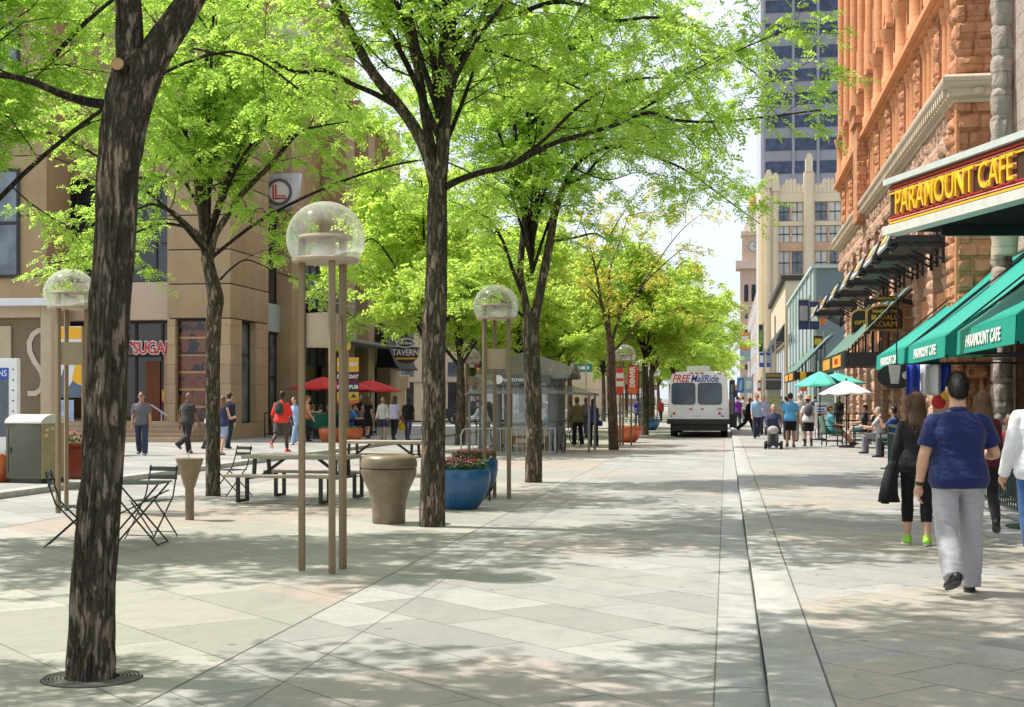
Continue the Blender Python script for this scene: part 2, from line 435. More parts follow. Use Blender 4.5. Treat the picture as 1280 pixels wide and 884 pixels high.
# --- bistro sets
m_bis = mat('bistro_green', (.055, .085, .08), .45, .15, 6, .05, 150, spec=.5)
def make_chair(label, loc, rz):
    t = thing('folding_chair', label, 'chair', loc, rz, 'folding bistro chairs')
    b = B()
    for k in range(4): b.box(-.2, .2, -.17 + k * .095, -.095 + k * .095, .45, .463)
    b.build('seat', m_bis, t, bevel=.004)
    b = B()
    for s in (-1, 1):
        b.tube([(s * .19, .30, .01), (s * .19, .02, .30), (s * .19, -.17, .50), (s * .185, -.24, .70), (s * .18, -.28, .87)], .011, 6)
        b.tube([(s * .17, -.30, .01), (s * .17, 0, .28), (s * .17, .2, .45)], .010, 6)
    b.tube([(-.19, .26, .05), (.19, .26, .05)], .008, 5); b.tube([(-.17, -.26, .05), (.17, -.26, .05)], .008, 5)
    b.build('folding_frame', m_black, t)
    b = B(); 
    for z0 in (.70, .80): b.box(-.2, .2, -.012, .004, z0, z0 + .055, Matrix.Translation((0, -.245 - (z0 - .7) * .3, 0)))
    b.build('backrest', m_bis, t, bevel=.004)
    return t
ch = make_chair('folding bistro chair seen side on, left of the big trunk', gp(92, 683), R(-72))
dup(ch, gp(190, 672), R(172), 'folding bistro chair tucked behind the small table right of the big trunk')
dup(ch, gp(290, 620), R(150), 'folding bistro chair standing alone right of the second row trunk')
t = thing('folding_table', 'small green folding bistro table half behind the big trunk', 'table', gp(172, 681), R(8))
b = B()
for k in range(7): b.box(-.33, .33, -.31 + k * .09, -.228 + k * .09, .715, .73)
b.build('tabletop', m_bis, t, bevel=.003)
b = B()
for s in (-1, 1):
    b.tube([(-.3, s * .26, .01), (.3, s * .26, .71)], .011, 6); b.tube([(.3, s * .23, .01), (-.3, s * .23, .71)], .011, 6)
b.tube([(-.29, -.26, .02), (-.29, .26, .02)], .01, 5); b.tube([(.29, -.24, .02), (.29, .24, .02)], .01, 5)
b.tube([(-.3, -.25, .3), (.3, .25, .62)], .009, 5)
b.build('folding_frame', m_black, t)
# --- flower bowls
m_soil = mat('potting_soil', (.06, .045, .03), .95, .3, 20, .4, 60)
m_leafp = mat('flower_leaves', (.06, .16, .03), .6, .4, 15, .2, 60)
m_fl = [mat('petals_red', (.62, .03, .05), .6, .2, 20, 0), mat('petals_pink', (.75, .16, .28), .6, .2, 20, 0), mat('petals_white', (.8, .72, .6), .6, .1, 20, 0), mat('petals_yellow', (.7, .5, .05), .6, .2, 20, 0)]
def flowers(parent, r, z, n, seed, hgt=.14, cols=(0, 0, 1, 2), leafy=1.0, r0=0.0):
    rr = random.Random(seed); b = B()
    for k in range(int(n * 3 * leafy)):
        a = rr.uniform(0, 2 * PI); q = r * math.sqrt(rr.uniform(r0, 1)); h = rr.uniform(.0, hgt)
        c = Vector((q * math.cos(a), q * math.sin(a), z + h)); L = rr.uniform(.04, .09)
        d = Vector((rr.uniform(-1, 1), rr.uniform(-1, 1), rr.uniform(-.2, .9))).normalized(); s_ = d.cross(Vector((rr.uniform(-1, 1), rr.uniform(-1, 1), .3))).normalized()
        b.quad(c - d * L * .5, c + s_ * L * .28, c + d * L * .5, c - s_ * L * .28)
    b.build('foliage', m_leafp, parent)
    for ci in sorted(set(cols)):
        b = B(); cnt = int(n * cols.count(ci) / len(cols))
        for k in range(cnt):
            a = rr.uniform(0, 2 * PI); q = r * math.sqrt(rr.uniform(r0, 1)); c = Vector((q * math.cos(a), q * math.sin(a), z + hgt * rr.uniform(.5, 1.15)))
            for p in range(5):
                an = 2 * PI * p / 5 + rr.uniform(-.2, .2); rd = rr.uniform(.026, .040)
                o1 = Vector((math.cos(an), math.sin(an), .35)) * rd; o2 = Vector((math.cos(an + .6), math.sin(an + .6), .1)) * rd * .8; o3 = Vector((math.cos(an - .6), math.sin(an - .6), .1)) * rd * .8
                b.quad(c, c + o2, c + o1 * 1.3, c + o3)
        b.build('blossoms', m_fl[ci], parent)
def bowl(name, label, loc, col, r, h, seed, cols, n=70, hgt=.14, low=.52, leafy=1.0):
    m = mat('glazed_' + col[0], col[1], .28, .08, 4, .03, 60, spec=.6)
    t = thing(name, label, 'planter', loc, 0)
    prof = [(r * low, 0), (r * (low + .04), .01), (r * .78, h * .22), (r * .93, h * .48), (r, h * .74), (r * .99, h * .93), (r * .96, h), (r * .9, h * .995), (r * .87, h * .93)]
    B().lathe(prof, 48, cap=True).build('bowl', m, t)
    B().lathe([(r * .88, h * .9), (r * .5, h * .95), (.01, h * .96)], 24).build('soil', m_soil, t)
    flowers(t, r * .9, h * .93, n, seed, hgt, cols, leafy)
    return t
BL = ('blue', (.018, .10, .24)); OR = ('terracotta', (.50, .11, .03)); DR = ('oxblood', (.24, .05, .025))
bowl('flower_bowl', 'nearer blue bowl of red flowers right behind the second trunk', gp(576, 636), BL, .46, .62, 1, (0, 1, 1, 2), 170, .17)
bowl('flower_bowl', 'farther blue bowl of red flowers, peeping out behind the nearer one', gp(592, 622), BL, .42, .66, 2, (0, 1, 1), 150, .17)
bowl('flower_bowl', 'left orange bowl of the pair by the red umbrella terrace', gp(416, 556, 0), OR, .52, .6, 3, (2, 3), 16, .1)
bowl('flower_bowl', 'right orange bowl of the pair by the red umbrella terrace', gp(436, 556, 0), OR, .52, .6, 4, (3, 2), 16, .1)
bowl('flower_bowl', 'orange bowl with pale shrub under the red city banners', gp(783, 553), OR, .6, .62, 5, (2,), 26, .62, leafy=3)
bowl('flower_bowl', 'small blue bowl far down the promenade beside the dark trunk', gp(812, 538), BL, .55, .62, 6, (0, 3), 30, .2)
bowl('flower_bowl', 'orange bowl cut off by the left edge beside the grey cabinet', gp(-6, 609), OR, .52, .62, 7, (2,), 10, .1)
t = thing('planter_box', 'dark red square planter behind the left lamp', 'planter', gp(92, 598, KERB), R(6))
b = B(); b.box(-.3, .3, -.3, .3, 0, .62); b.box(-.33, .33, -.33, .33, .62, .7); b.build('box', mat('glazed_' + DR[0], DR[1], .3, .1), t, bevel=.02)
B().box(-.28, .28, -.28, .28, .69, .71).build('soil', m_soil, t)
flowers(t, .26, .7, 20, 8, .2, (0, 1), 1.5)
# --- utility cabinet
g = gp(46, 603, KERB)
t = thing('utility_cabinet', 'olive grey utility cabinet with rounded top behind the left lamp', 'utility cabinet', g, R(-14))
m_cab = mat('cabinet_olive', (.085, .085, .065), .5, .1, 4, .06, 160); m_cabs = mat('cabinet_tan', (.30, .24, .14), .5, .12, 4, .06, 160)
b = B(); b.box(-.42, .40, -.36, .36, .08, 1.12); b.build('body', m_cab, t, bevel=.012)
B().box(.403, .412, -.35, .35, .09, 1.12).build('side_panel', m_cabs, t)
b = B(); b.prism([(-.44, .38 * math.cos(a), 1.12 + .17 * math.sin(a)) for a in [PI * k / 12 for k in range(13)]], (.87, 0, 0)); b.build('lid', mat('cabinet_top', (.52, .52, .5), .35, .08), t, bevel=.008)
B().box(-.38, .38, -.32, .32, 0, .08).build('plinth', m_black, t)
b = B(); b.box(-.36, -.355, -.37, -.361, .2, 1.0); b.cbox((-.30, -.368, .62), (.03, .02, .1)); b.build('door_handle', m_black, t)
b = B()
for y_, z_ in ((-.2, 1.0), (-.05, 1.02), (.1, 1.02), (-.22, .9)): b.cbox((.415, y_, z_), (.004, .09, .05))
b.build('stickers', mat('sticker_paper', (.62, .45, .25), .6, .3, 20), t)
# --- information kiosk with a big S
KD = 40.0
o0 = W(-60, 0, KD); o1 = W(66, 0, KD); o0.z = o1.z = 0
t = thing('kiosk', 'tan kiosk with a large pale letter S on ribbed wall at the left edge', 'kiosk', (o1.x, o1.y, KERB))
def kz(y): return E + (HY - y) * KD / F
m_rib = N('ribbed_tan'); v_ = m_rib.coord(); sp_ = m_rib.n('SeparateXYZ', None, Vector=v_)
wv_ = m_rib.math('PINGPONG', sp_.outputs[2], .035)
m_rib = m_rib.finish(m_rib.bsdf(m_rib.mix(m_rib.gen(v_, 4), (.17, .125, .075), (.22, .165, .10)), .6, 0, m_rib.math('MULTIPLY', wv_, 28.0), .8, .02))
m_kio = mat('kiosk_cream', (.46, .37, .25), .5, .08)
xl = (o0 - o1).x
B().box(xl, -.32, .05, .25, 0, kz(397) - KERB).build('ribbed_wall', m_rib, t)
b = B(); b.box(-.32, 0, -.1, .5, 0, kz(383) - KERB); b.box(xl, -.325, -.1, .5, kz(397) - KERB + .003, kz(383) - KERB); b.build('frame', m_kio, t, bevel=.01)
b = B(); b.box(xl, .08, -.45, .6, kz(383) - KERB + .003, kz(374) - KERB); b.build('roof', mat('kiosk_roof_white', (.68, .70, .72), .3, .05), t, bevel=.015)
pts = [(9, 414), (3, 413), (-5, 418), (-10, 428), (-9, 440), (-3, 452), (6, 464), (9, 476), (6, 487), (-2, 492), (-12, 492)]
b = B(); P = [Vector(((x_ * 1.0 - 22) * KD / F, .035, E + (HY - y_) * KD / F - KERB)) for x_, y_ in pts]
for a_, c_ in zip(P[:-1], P[1:]): b.bar(a_, c_ + (c_ - a_) * .15, .03, .13, up=(0, 1, 0))
b = B(); LL = []
for k_, p_ in enumerate(P):
    tt = (P[min(k_ + 1, len(P) - 1)] - P[max(k_ - 1, 0)]).normalized(); nn_ = Vector((tt.z, 0, -tt.x)) * .075
    LL.append([p_ + nn_ + Vector((0, -.02, 0)), p_ - nn_ + Vector((0, -.02, 0)), p_ - nn_, p_ + nn_])
b.rings(LL); b.build('letter_s', mat('pale_letter', (.55, .47, .36), .5, .06), t)
b = B(); b.box(xl, xl + 1.55, -.02, .04, kz(478), kz(412)); b.build('side_sign', m_kio, t)
# information totem
ID = 37.0
p = W(-6, 0, ID); p.z = KERB
t = thing('information_totem', 'white information board with blue header in front of the kiosk', 'sign', p, R(4))
iz = lambda y: E + (HY - y) * ID / F - KERB
xr = (22 + 6) * ID / F
B().box(-1.3, xr, 0, .22, 0, iz(448)).build('board', m_white, t, bevel=.015)
B().box(-1.2, xr - .22, -.012, -.002, iz(546), iz(460)).build('screen', mat('screen_grey', (.10, .12, .14), .2, .15), t)
B().box(-1.2, xr - .22, -.02, -.014, iz(474), iz(460)).build('header', m_blue, t)
b = B()
for r_ in range(4):
    for c_ in range(5): b.box(-1.15 + c_ * .27, -1.15 + c_ * .27 + .21, -.024, -.02, iz(488 + r_ * 13.5), iz(478 + r_ * 13.5))
b.build('notices', mat('notice_green', (.35, .45, .40), .6, .4, 9, 0), t)
text('header_text', 'DIRECTIONS', .24, m_white, t, (xr - .26, -.022, iz(467)), (1, 0, 0), w=False, align='RIGHT', sx=.8)
b = B(); 
for k_ in range(6): b.cbox((xr - .1, -.004, iz(462 + 13 * k_)), (.05, .008, .03))
b.build('icons', m_black, t)
# yellow map banner
YD = 33.0
p = W(87, 0, YD); p.z = KERB
t = thing('banner_sign', 'yellow and white advertising banner behind the left lamp', 'banner', p, R(-4))
yz = lambda y: E + (HY - y) * YD / F - KERB
b = B(); b.bar((-.31, 0, 0), (-.31, 0, yz(408)), .04); b.bar((.33, 0, 0), (.33, 0, yz(408)), .04); b.build('pole', m_tan, t)
B().box(-.29, .31, -.015, .01, yz(497), yz(408)).build('panel', mat('banner_white', (.66, .69, .76), .6, .06), t)
B().box(-.29, .31, -.021, -.016, yz(424), yz(409)).build('header', mat('banner_yellow', (.80, .40, .02), .5, .05), t)
b = B(); b.prism([(-.29, -.022, yz(497)), (.31, -.022, yz(497)), (.31, -.022, yz(482)), (.2, -.022, yz(480)), (.1, -.022, yz(476)), (-.02, -.022, yz(484)), (-.1, -.022, yz(462)), (-.16, -.022, yz(462)), (-.18, -.022, yz(470)), (-.29, -.022, yz(466))], (0, .004, 0))
b.build('skyline', mat('banner_slate', (.10, .13, .19), .6, .1), t)
b = B(); b.prism([(.05, -.02, yz(479)), (.31, -.02, yz(480)), (.31, -.02, yz(425)), (.24, -.02, yz(440)), (.12, -.02, yz(462))], (0, .003, 0)); b.build('yellow_shape', mat('banner_yellow', (0, 0, 0)), t)
text('banner_text', 'eXdo', .16, m_red, t, (-.16, -.024, yz(446)), (1, 0, 0), w=False)
b = B(); b.box(-.22, .12, -.03, -.02, yz(527), yz(500)); b.build('lower_notice', mat('notice_blue', (.30, .38, .6), .6, .35, 12, 0), t)
# --- small bollard light near lamp
t = thing('bollard_light', 'tiny dark bollard light at the foot of the lamp by the blue bowls', 'bollard', gp(619, 627), 0)
t.location = gp(612, 626)
B().lathe([(.02, 0), (.02, .14), (.045, .16), (.05, .24), (.04, .25), (.01, .25)], 12).build('post', m_black, t)
# --- tree grate made with the trees
# --- steel barrier with two parked bikes
ga, gb = gp(577, 570), gp(694, 569)
t = thing('steel_barrier', 'low galvanised steel barrier in front of the bus shelter', 'barrier', ga, math.atan2(gb.y - ga.y, gb.x - ga.x))
Lb = (gb - ga).length
b = B(); b.tube([(.0, 0, .02), (-.02, -.04, .2), (-.02, 0, .6), (.06, 0, .78), (.2, 0, .8), (Lb, 0, .8)], .022, 8); b.tube([(0.02, 0, .09), (Lb, 0, .09)], .02, 8)
b.tube([(Lb, 0, 0), (Lb, 0, .8)], .022, 8); b.build('rail', m_steel, t)
b = B(); n_ = 17
for k_ in range(1, n_): b.tube([(Lb * k_ / n_, 0, .09), (Lb * k_ / n_, 0, .8)], .012, 6)
b.build('bars', m_steel, t)
def bicycle(label, loc, rz):
    t = thing('bicycle', label, 'bicycle', loc, rz, 'parked bicycles')
    for yy in (-.5, .5):
        b = B(); b.rings([[(( .022 * math.sin(a)), yy + (.31 + .022 * math.cos(a)) * math.cos(q), .335 + (.31 + .022 * math.cos(a)) * math.sin(q)) for a in [2 * PI * k / 6 for k in range(6)]] for q in [2 * PI * k / 24 for k in range(25)]], True, False)
        wl = b.build('wheel', m_black, t)
        b = B()
        for k in range(10):
            q = 2 * PI * k / 10; b.bar((0, yy, .335), (0, yy + .3 * math.cos(q), .335 + .3 * math.sin(q)), .004)
        b.lathe([(.03, -.02), (.03, .02)], 8, (0, yy, .335)); b.build('spokes', m_steel, wl)
    b = B(); A, Bq, Cq, D = (0, -.5, .335), (0, -.05, .3), (0, -.18, .82), (0, .36, .78)
    for p_, q_ in ((A, Bq), (A, Cq), (Bq, Cq), (Bq, D), (Cq, D), (D, (0, .5, .335))): b.tube([p_, q_], .018, 6)
    b.build('frame', mat('bike_grey', (.12, .12, .13), .35, .1), t)
    b = B(); b.ell((0, -.2, .92), (.07, .13, .035)); b.tube([Cq, (0, -.2, .9)], .014, 6); b.build('saddle', m_black, t)
    b = B(); b.tube([D, (0, .33, .98)], .014, 6); b.tube([(-.3, .24, 1.0), (-.12, .33, .99), (.12, .33, .99), (.3, .24, 1.0)], .014, 6); b.build('handlebar', m_black, t)
    return t
bk = bicycle('bicycle parked end on at the right end of the steel barrier', gp(699, 567), R(172))
dup(bk, gp(708, 557), R(150), 'bicycle behind the first one, loaded near the olive jacket man')
# ============================================================ bus shelter
m_shg = mat('shelter_grey', (.20, .195, .185), .45, .12, 3, .08, 120); m_shl = mat('shelter_shingle', (.20, .175, .155), .6, .2, 9, .3, 60)
def thin_glass(name, tint, a):
    k = N(name); tr = k.n('BsdfTransparent', None, Color=(*tint, 1)); gl = k.n('BsdfGlossy', None, Color=(.9, .9, .9, 1), Roughness=.06)
    df = k.n('BsdfDiffuse', None, Color=(.55, .57, .57, 1))
    x_ = k.n('MixShader', None, i0=a, i1=tr, i2=df)
    return k.finish(k.n('MixShader', None, i0=.14, i1=x_, i2=gl))
m_clear = thin_glass('shelter_glass', (.86, .9, .9), .12); m_frost = thin_glass('canopy_glass', (.8, .83, .83), .22)
SD = 46.0
c0 = W(657, 0, SD); c0.z = 0
t = thing('transit_shelter', 'grey transit shelter with curved shingle roof and glass canopies behind the barrier', 'shelter', c0, 0)
sz = lambda y: E + (HY - y) * SD / F
sx = lambda px: (W(px, 0, SD) - c0).x
zr, ze = sz(440), sz(466)
hx0, hx1 = sx(606), sx(718); hy = 1.7
RG = []; nx = 20
for i in range(nx + 1):
    x_ = hx0 + (hx1 - hx0) * i / nx; q = 1 - abs(2 * i / nx - .9) / 1.1; q = max(0, q)
    top = ze + .12 + (zr - ze - .12) * (q ** .75)
    row = []
    for j in range(13):
        a = -1 + 2 * j / 12; row.append((x_, a * hy, ze - .12 + (top - ze + .12) * math.cos(a * PI / 2 * .98) ** .8))
    row += [(x_, a * hy, -.07 + ze - .12 + max(0, (top - ze + .05)) * math.cos(a * PI / 2 * .98) ** .8) for a in [1 - 2 * j / 12 for j in range(13)]]
    RG.append(row)
B().rings(RG).build('roof', m_shl, t, ang=50)
b = B()
for x_ in (hx0 - .01, hx1 + .01):
    b.tube([(x_, a * hy, ze - .15 + (.42 if x_ > 0 else .3) * math.cos(a * PI / 2)) for a in [-1 + 2 * j / 12 for j in range(13)]], .06, 6)
b.bar((hx0, -hy, ze - .15), (hx1, -hy, ze - .15), .1, .12); b.bar((hx0, hy, ze - .15), (hx1, hy, ze - .15), .1, .12)

b.build('roof_frame', m_shg, t)
for x_ in (sx(628), sx(697)):
    for y_ in (-1.1, 1.1):
        b = B(); b.lathe([(.17, 0), (.17, .1), (.15, .12), (.15, sz(478)), (.2, sz(476)), (.2, ze - .12)], 20, (x_, y_, 0)); b.build('column', m_shg, t)
# glass canopies round it
xa, xb = sx(588), sx(745); zc = sz(491); zt = sz(482)
for pts in (((sx(600), -2.3, zc), (sx(708), -2.3, zc), (sx(694), -1.3, zt), (sx(620), -1.3, zt)),
            ((sx(708), -2.1, zc - .02), (xb, -1.2, zc - .08), (xb, 1.2, zc - .08), (sx(708), 1.5, zt), (sx(697), -1.2, zt)),
            ((sx(600), -2.1, zc - .02), (xa, -1.2, zc - .08), (xa, 1.2, zc - .08), (sx(600), 1.5, zt), (sx(620), -1.2, zt))):
    b = B(); b.prism(pts, (0, 0, .025)); b.build('canopy', m_frost, t)
b = B(); 
for p_, q_ in (((sx(600), -2.32, zc), (sx(708), -2.32, zc)), ((sx(708), -2.1, zc), (xb, -1.2, zc - .06)), ((sx(600), -2.1, zc), (xa, -1.2, zc - .06)), ((xb, -1.2, zc - .06), (xb, 1.2, zc - .06)), ((xa, -1.2, zc - .06), (xa, 1.2, zc - .06))): b.bar(p_, q_, .05, .08)
for x_, y_ in ((xa + .1, -1), (xb - .1, -1), (xa + .1, 1), (xb - .1, 1)): b.bar((x_, y_, 0), (x_, y_, zc), .07)
b.build('canopy_frame', m_shg, t)
b = B(); b.box(sx(628), sx(697), -1.84, -1.80, zt + .04, ze - .10); b.build('sign_band', mat('sign_charcoal', (.10, .11, .115), .4, .1), t)
text('sign_text', 'Downtown', .22, m_white, t, (sx(648), -1.852, (zt + ze) / 2 - .035), (1, 0, 0), w=False)
b = B(); b.lathe([(.14, 0), (.14, .02)], 20, (0, 0, 0)); b.v = [(sx(634) + x_, -1.845 - z_, (zt + ze) / 2 - .035 + y_) for x_, y_, z_ in b.v]; b.build('sign_disc', m_white, t)
b = B(); b.box(sx(630), sx(695), -.02, .02, .25, 2.1); b.build('glass_wall', m_clear, t)
b = B(); b.box(sx(634), sx(692), -.55, -.15, .42, .48); 
for x_ in (sx(640), sx(663), sx(686)): b.box(x_ - .04, x_ + .04, -.5, -.2, 0, .42)
b.build('bench', mat('bench_wood', (.30, .17, .06), .5, .2), t)
t = thing('vending_cart', 'yellow fronted cart inside the shelter behind the barrier', 'cart', gp(655, 560), 0)
b = B(); b.box(-1.0, .75, -.3, .3, .12, .78); b.build('body', mat('cart_ochre', (.50, .30, .06), .5, .35, 6, .1), t, bevel=.02)
b = B(); b.box(-1.05, .8, -.36, .36, .78, .84); b.build('counter', m_black, t, bevel=.01)
b = B()
for x_ in (-.7, .5): 
    for y_ in (-.25, .25): b.lathe([(.1, -.03), (.1, .03)], 12, (0, 0, 0)) if False else b.ell((x_, y_, .1), (.1, .03, .1))
b.build('castor', m_black, t)
b = B(); b.box(-.5, .2, -.2, .2, .85, 1.2); b.build('cooler_box', mat('cooler_blue', (.42, .58, .62), .5, .1), t, bevel=.05)
# ============================================================ bus
BD = 61.7
b0 = W(873, 0, BD); b0.z = 0
t = thing('shuttle_bus', 'white shuttle bus seen from behind on the lane, doors open at the kerb', 'bus', b0, 0)
bz = lambda y: E + (HY - y) * BD / F
bx = lambda px: (W(px, 0, BD) - b0).x
m_busw = mat('bus_white', (.86, .87, .88), .3, .04, 2, .02, 60, spec=.6); m_busg = mat('bus_silver', (.74, .76, .78), .35, .06, 2, .03, 60, metal=.2)
prof = [(-1.30, .62), (-1.31, 1.2), (-1.27, 1.9), (-1.22, 2.55), (-1.12, 2.78), (-.9, 2.86), (.9, 2.86), (1.12, 2.78), (1.22, 2.55), (1.27, 1.9), (1.31, 1.2), (1.30, .62)]
RG = []
for y_, k_ in ((0.0, .985), (.06, 1), (11.6, 1), (11.8, .96)):
    RG.append([(x_ * k_, y_, .62 + (z_ - .62) * (k_ if z_ > 1 else 1)) for x_, z_ in prof])
B().rings(RG).build('body', m_busw, t, ang=40)
zw0, zw1 = bz(505.5), bz(479)
for xa_, xb_ in ((bx(839.5), bx(869)), (bx(872.5), bx(902))):
    r_ = .12; P = []
    for cx, cz, a0 in ((xb_ - r_, zw1 - r_, 0), (xa_ + r_, zw1 - r_, 90), (xa_ + r_, zw0 + r_, 180), (xb_ - r_, zw0 + r_, 270)):
        for k_ in range(5): a = R(a0 + 22.5 * k_); P.append((cx + r_ * math.cos(a), -.02, cz + r_ * math.sin(a)))
    wn_ = B().prism(P, (0, .05, 0)).build('rear_window', glass_dark('bus_glass', (.035, .055, .085), .08), t)
    b = B(); 
    for k_ in range(len(P)): b.bar(Vector(P[k_]) - Vector((0, .004, 0)), Vector(P[(k_ + 1) % len(P)]) - Vector((0, .004, 0)), .03, .02)
    b.build('window_seal', m_black, wn_)
B().box(bx(834.5), bx(911), -.01, .03, bz(527), bz(508)).build('engine_door', m_busg, t, bevel=.01)
b = B(); b.box(-1.36, 1.36, -.16, .12, .58, .80); b.build('bumper', m_black, t, bevel=.03)
B().box(-1.32, 1.32, -.17, .05, .80, .90).build('bumper_step', m_busg, t, bevel=.015)
B().box(-1.2, 1.2, .1, 11.4, .28, .60).build('underbody', m_black, t)
b = B(); b.box(-.55, .48, 1.4, 4.2, 2.86, 3.14); b.build('roof_unit', m_busw, t, bevel=.06)
B().box(-.56, .49, 5.4, 6.6, 2.86, 3.06).build('roof_hatch', m_busw, t, bevel=.05)
m_tl = mat('lens_red', (.55, .02, .03), .2, .1, 3, 0); m_dk = mat('lens_dark', (.06, .05, .04), .25, .1)
for px, py, m_, r_ in ((842.5, 517, m_tl, .065), (839, 521, m_dk, .06), (843, 524, m_dk, .06), (899.5, 517, m_tl, .065), (903, 521, m_dk, .06), (899.5, 524, m_dk, .06)):
    b = B(); b.ell((bx(px), -.012, bz(py)), (r_, .03, r_), 14, 8); b.build('tail_light', m_, t)
for px in (842.5, 864.5, 871, 877.5, 899.5):
    B().cbox((bx(px), -.01, bz(466.6)), (.15, .05, .055)).build('marker_light', m_tl, t)
for px in (863.5, 878): B().cbox((bx(px), -.02, bz(511.5)), (.14, .04, .055)).build('marker_light', m_tl, t)
B().cbox((bx(871), -.02, bz(522)), (.31, .03, .16)).build('licence_plate', mat('plate', (.55, .58, .5), .5, .2, 30), t)
text('lettering_free', 'FREE', .45, mat('letter_red', (.62, .03, .03), .4, .05), t, (bx(840.2), -.008, bz(473.7)), (1, 0, 0), w=False, shear=.3, align='LEFT', sx=.78, bold=.006)
text('lettering_mall_ride', 'MallRide', .43, mat('letter_blue', (.02, .06, .38), .4, .05), t, (bx(863.2), -.008, bz(473.7)), (1, 0, 0), w=False, shear=.3, align='LEFT', sx=.80, bold=.006)
text('fleet_number', '1603', .13, m_black, t, (bx(899), -.016, bz(511.5)), (1, 0, 0), w=False)
text('web_address', 'rtd-denver.com', .12, m_black, t, (bx(871), -.016, bz(526)), (1, 0, 0), w=False)
for sx_ in (-1, 1):
    for y_ in (1.7, 9.2):
        b = B(); b.rings([[(sx_ * q[0], y_ + q[1] * math.cos(2 * PI * k / 24), .47 + q[1] * math.sin(2 * PI * k / 24)) for k in range(24)] for q in ((1.24, .3), (1.26, .44), (1.22, .47), (.98, .47), (.95, .44))])
        wl = b.build('wheel', mat('tyre', (.02, .02, .02), .8, .2), t)
        b = B(); b.rings([[(sx_ * q[0], y_ + q[1] * math.cos(2 * PI * k / 16), .47 + q[1] * math.sin(2 * PI * k / 16)) for k in range(16)] for q in ((1.25, .01), (1.25, .26), (1.2, .28))]); b.build('rim', m_steel, wl)
for k_ in range(6): B().box(-1.32, -1.26, .9 + k_ * 1.75, 2.5 + k_ * 1.75, 1.35, 2.35).build('side_window', m_glass, t)
for y_ in (.7, 4.6, 8.4):
    d_ = B().box(1.34, 1.56, y_, y_ + .06, .42, 2.5).build('door_leaf', m_black, t, bevel=.008)
    B().box(1.38, 1.52, y_ - .006, y_ - .002, 1.0, 2.3).build('pane', m_glass2, d_)
    B().box(1.36, 1.58, y_ + 1.3, y_ + 1.36, .42, 2.5).build('door_leaf', m_black, t, bevel=.008)
b = B(); b.bar((1.3, .4, 1.9), (1.6, .3, 1.95), .03); b.box(1.5, 1.66, .28, .33, 1.75, 2.05); b.build('mirror', m_black, t)
# ============================================================ sandstone building on the right
def stone(name, c, bw=.9, bh=.42, mortar=.012, rock=1.0, var=.25, bsc=7):
    k = N(name); v = k.coord(); sp = k.n('SeparateXYZ', None, Vector=v)
    uv = k.n('CombineXYZ', None, X=k.math('ADD', sp.outputs[0], sp.outputs[1]), Y=sp.outputs[2])
    br = k.n('TexBrick', None, Vector=uv, Color1=(.0, 0, 0, 1), Color2=(1, 1, 1, 1), Mortar=(.5, .5, .5, 1), Scale=1.0)
    br.inputs['Mortar Size'].default_value = mortar; br.inputs['Brick Width'].default_value = bw; br.inputs['Row Height'].default_value = bh
    n1 = k.gen(v, bsc, 8, .68); n2 = k.gen(v, .5, 4); n3 = k.gen(v, 30, 5)
    col = k.mix(br.outputs[0], sc3(c, 1 - var * .7), sc3(c, 1 + var * .6))
    col = k.mix(k.math('MULTIPLY', k.ramp(n2, .4, .7), .4), col, (c[0] * .9, c[1] * .78, c[2] * .7))
    col = k.mix(k.math('MULTIPLY', k.ramp(n1, .35, .7), .35), col, sc3(c, .62))
    col = k.mix(k.math('MULTIPLY', br.outputs[1], .7), col, sc3(c, .5))
    h = k.math('SUBTRACT', k.math('ADD', k.math('MULTIPLY', n1, rock), k.math('MULTIPLY', n3, .15)), k.math('MULTIPLY', br.outputs[1], .5))
    return k.finish(k.bsdf(col, .85, 0, h, .9, .12 * rock + .01, .2))
SSC = (.60, .29, .16)
m_ss = stone('sandstone_rock', SSC, .9, .42, .014, .8)
m_sss = stone('sandstone_smooth', (.68, .32, .16), 1.1, .5, .006, .10, .12)
m_pale = stone('pale_cornice', (.60, .50, .39), 1.3, .4, .006, .1, .12)
m_gry = stone('grey_granite', (.50, .43, .37), .9, .55, .02, 1.2, .2, 5)
m_pink = stone('pink_rock', (.66, .42, .30), .85, .4, .014, .9)
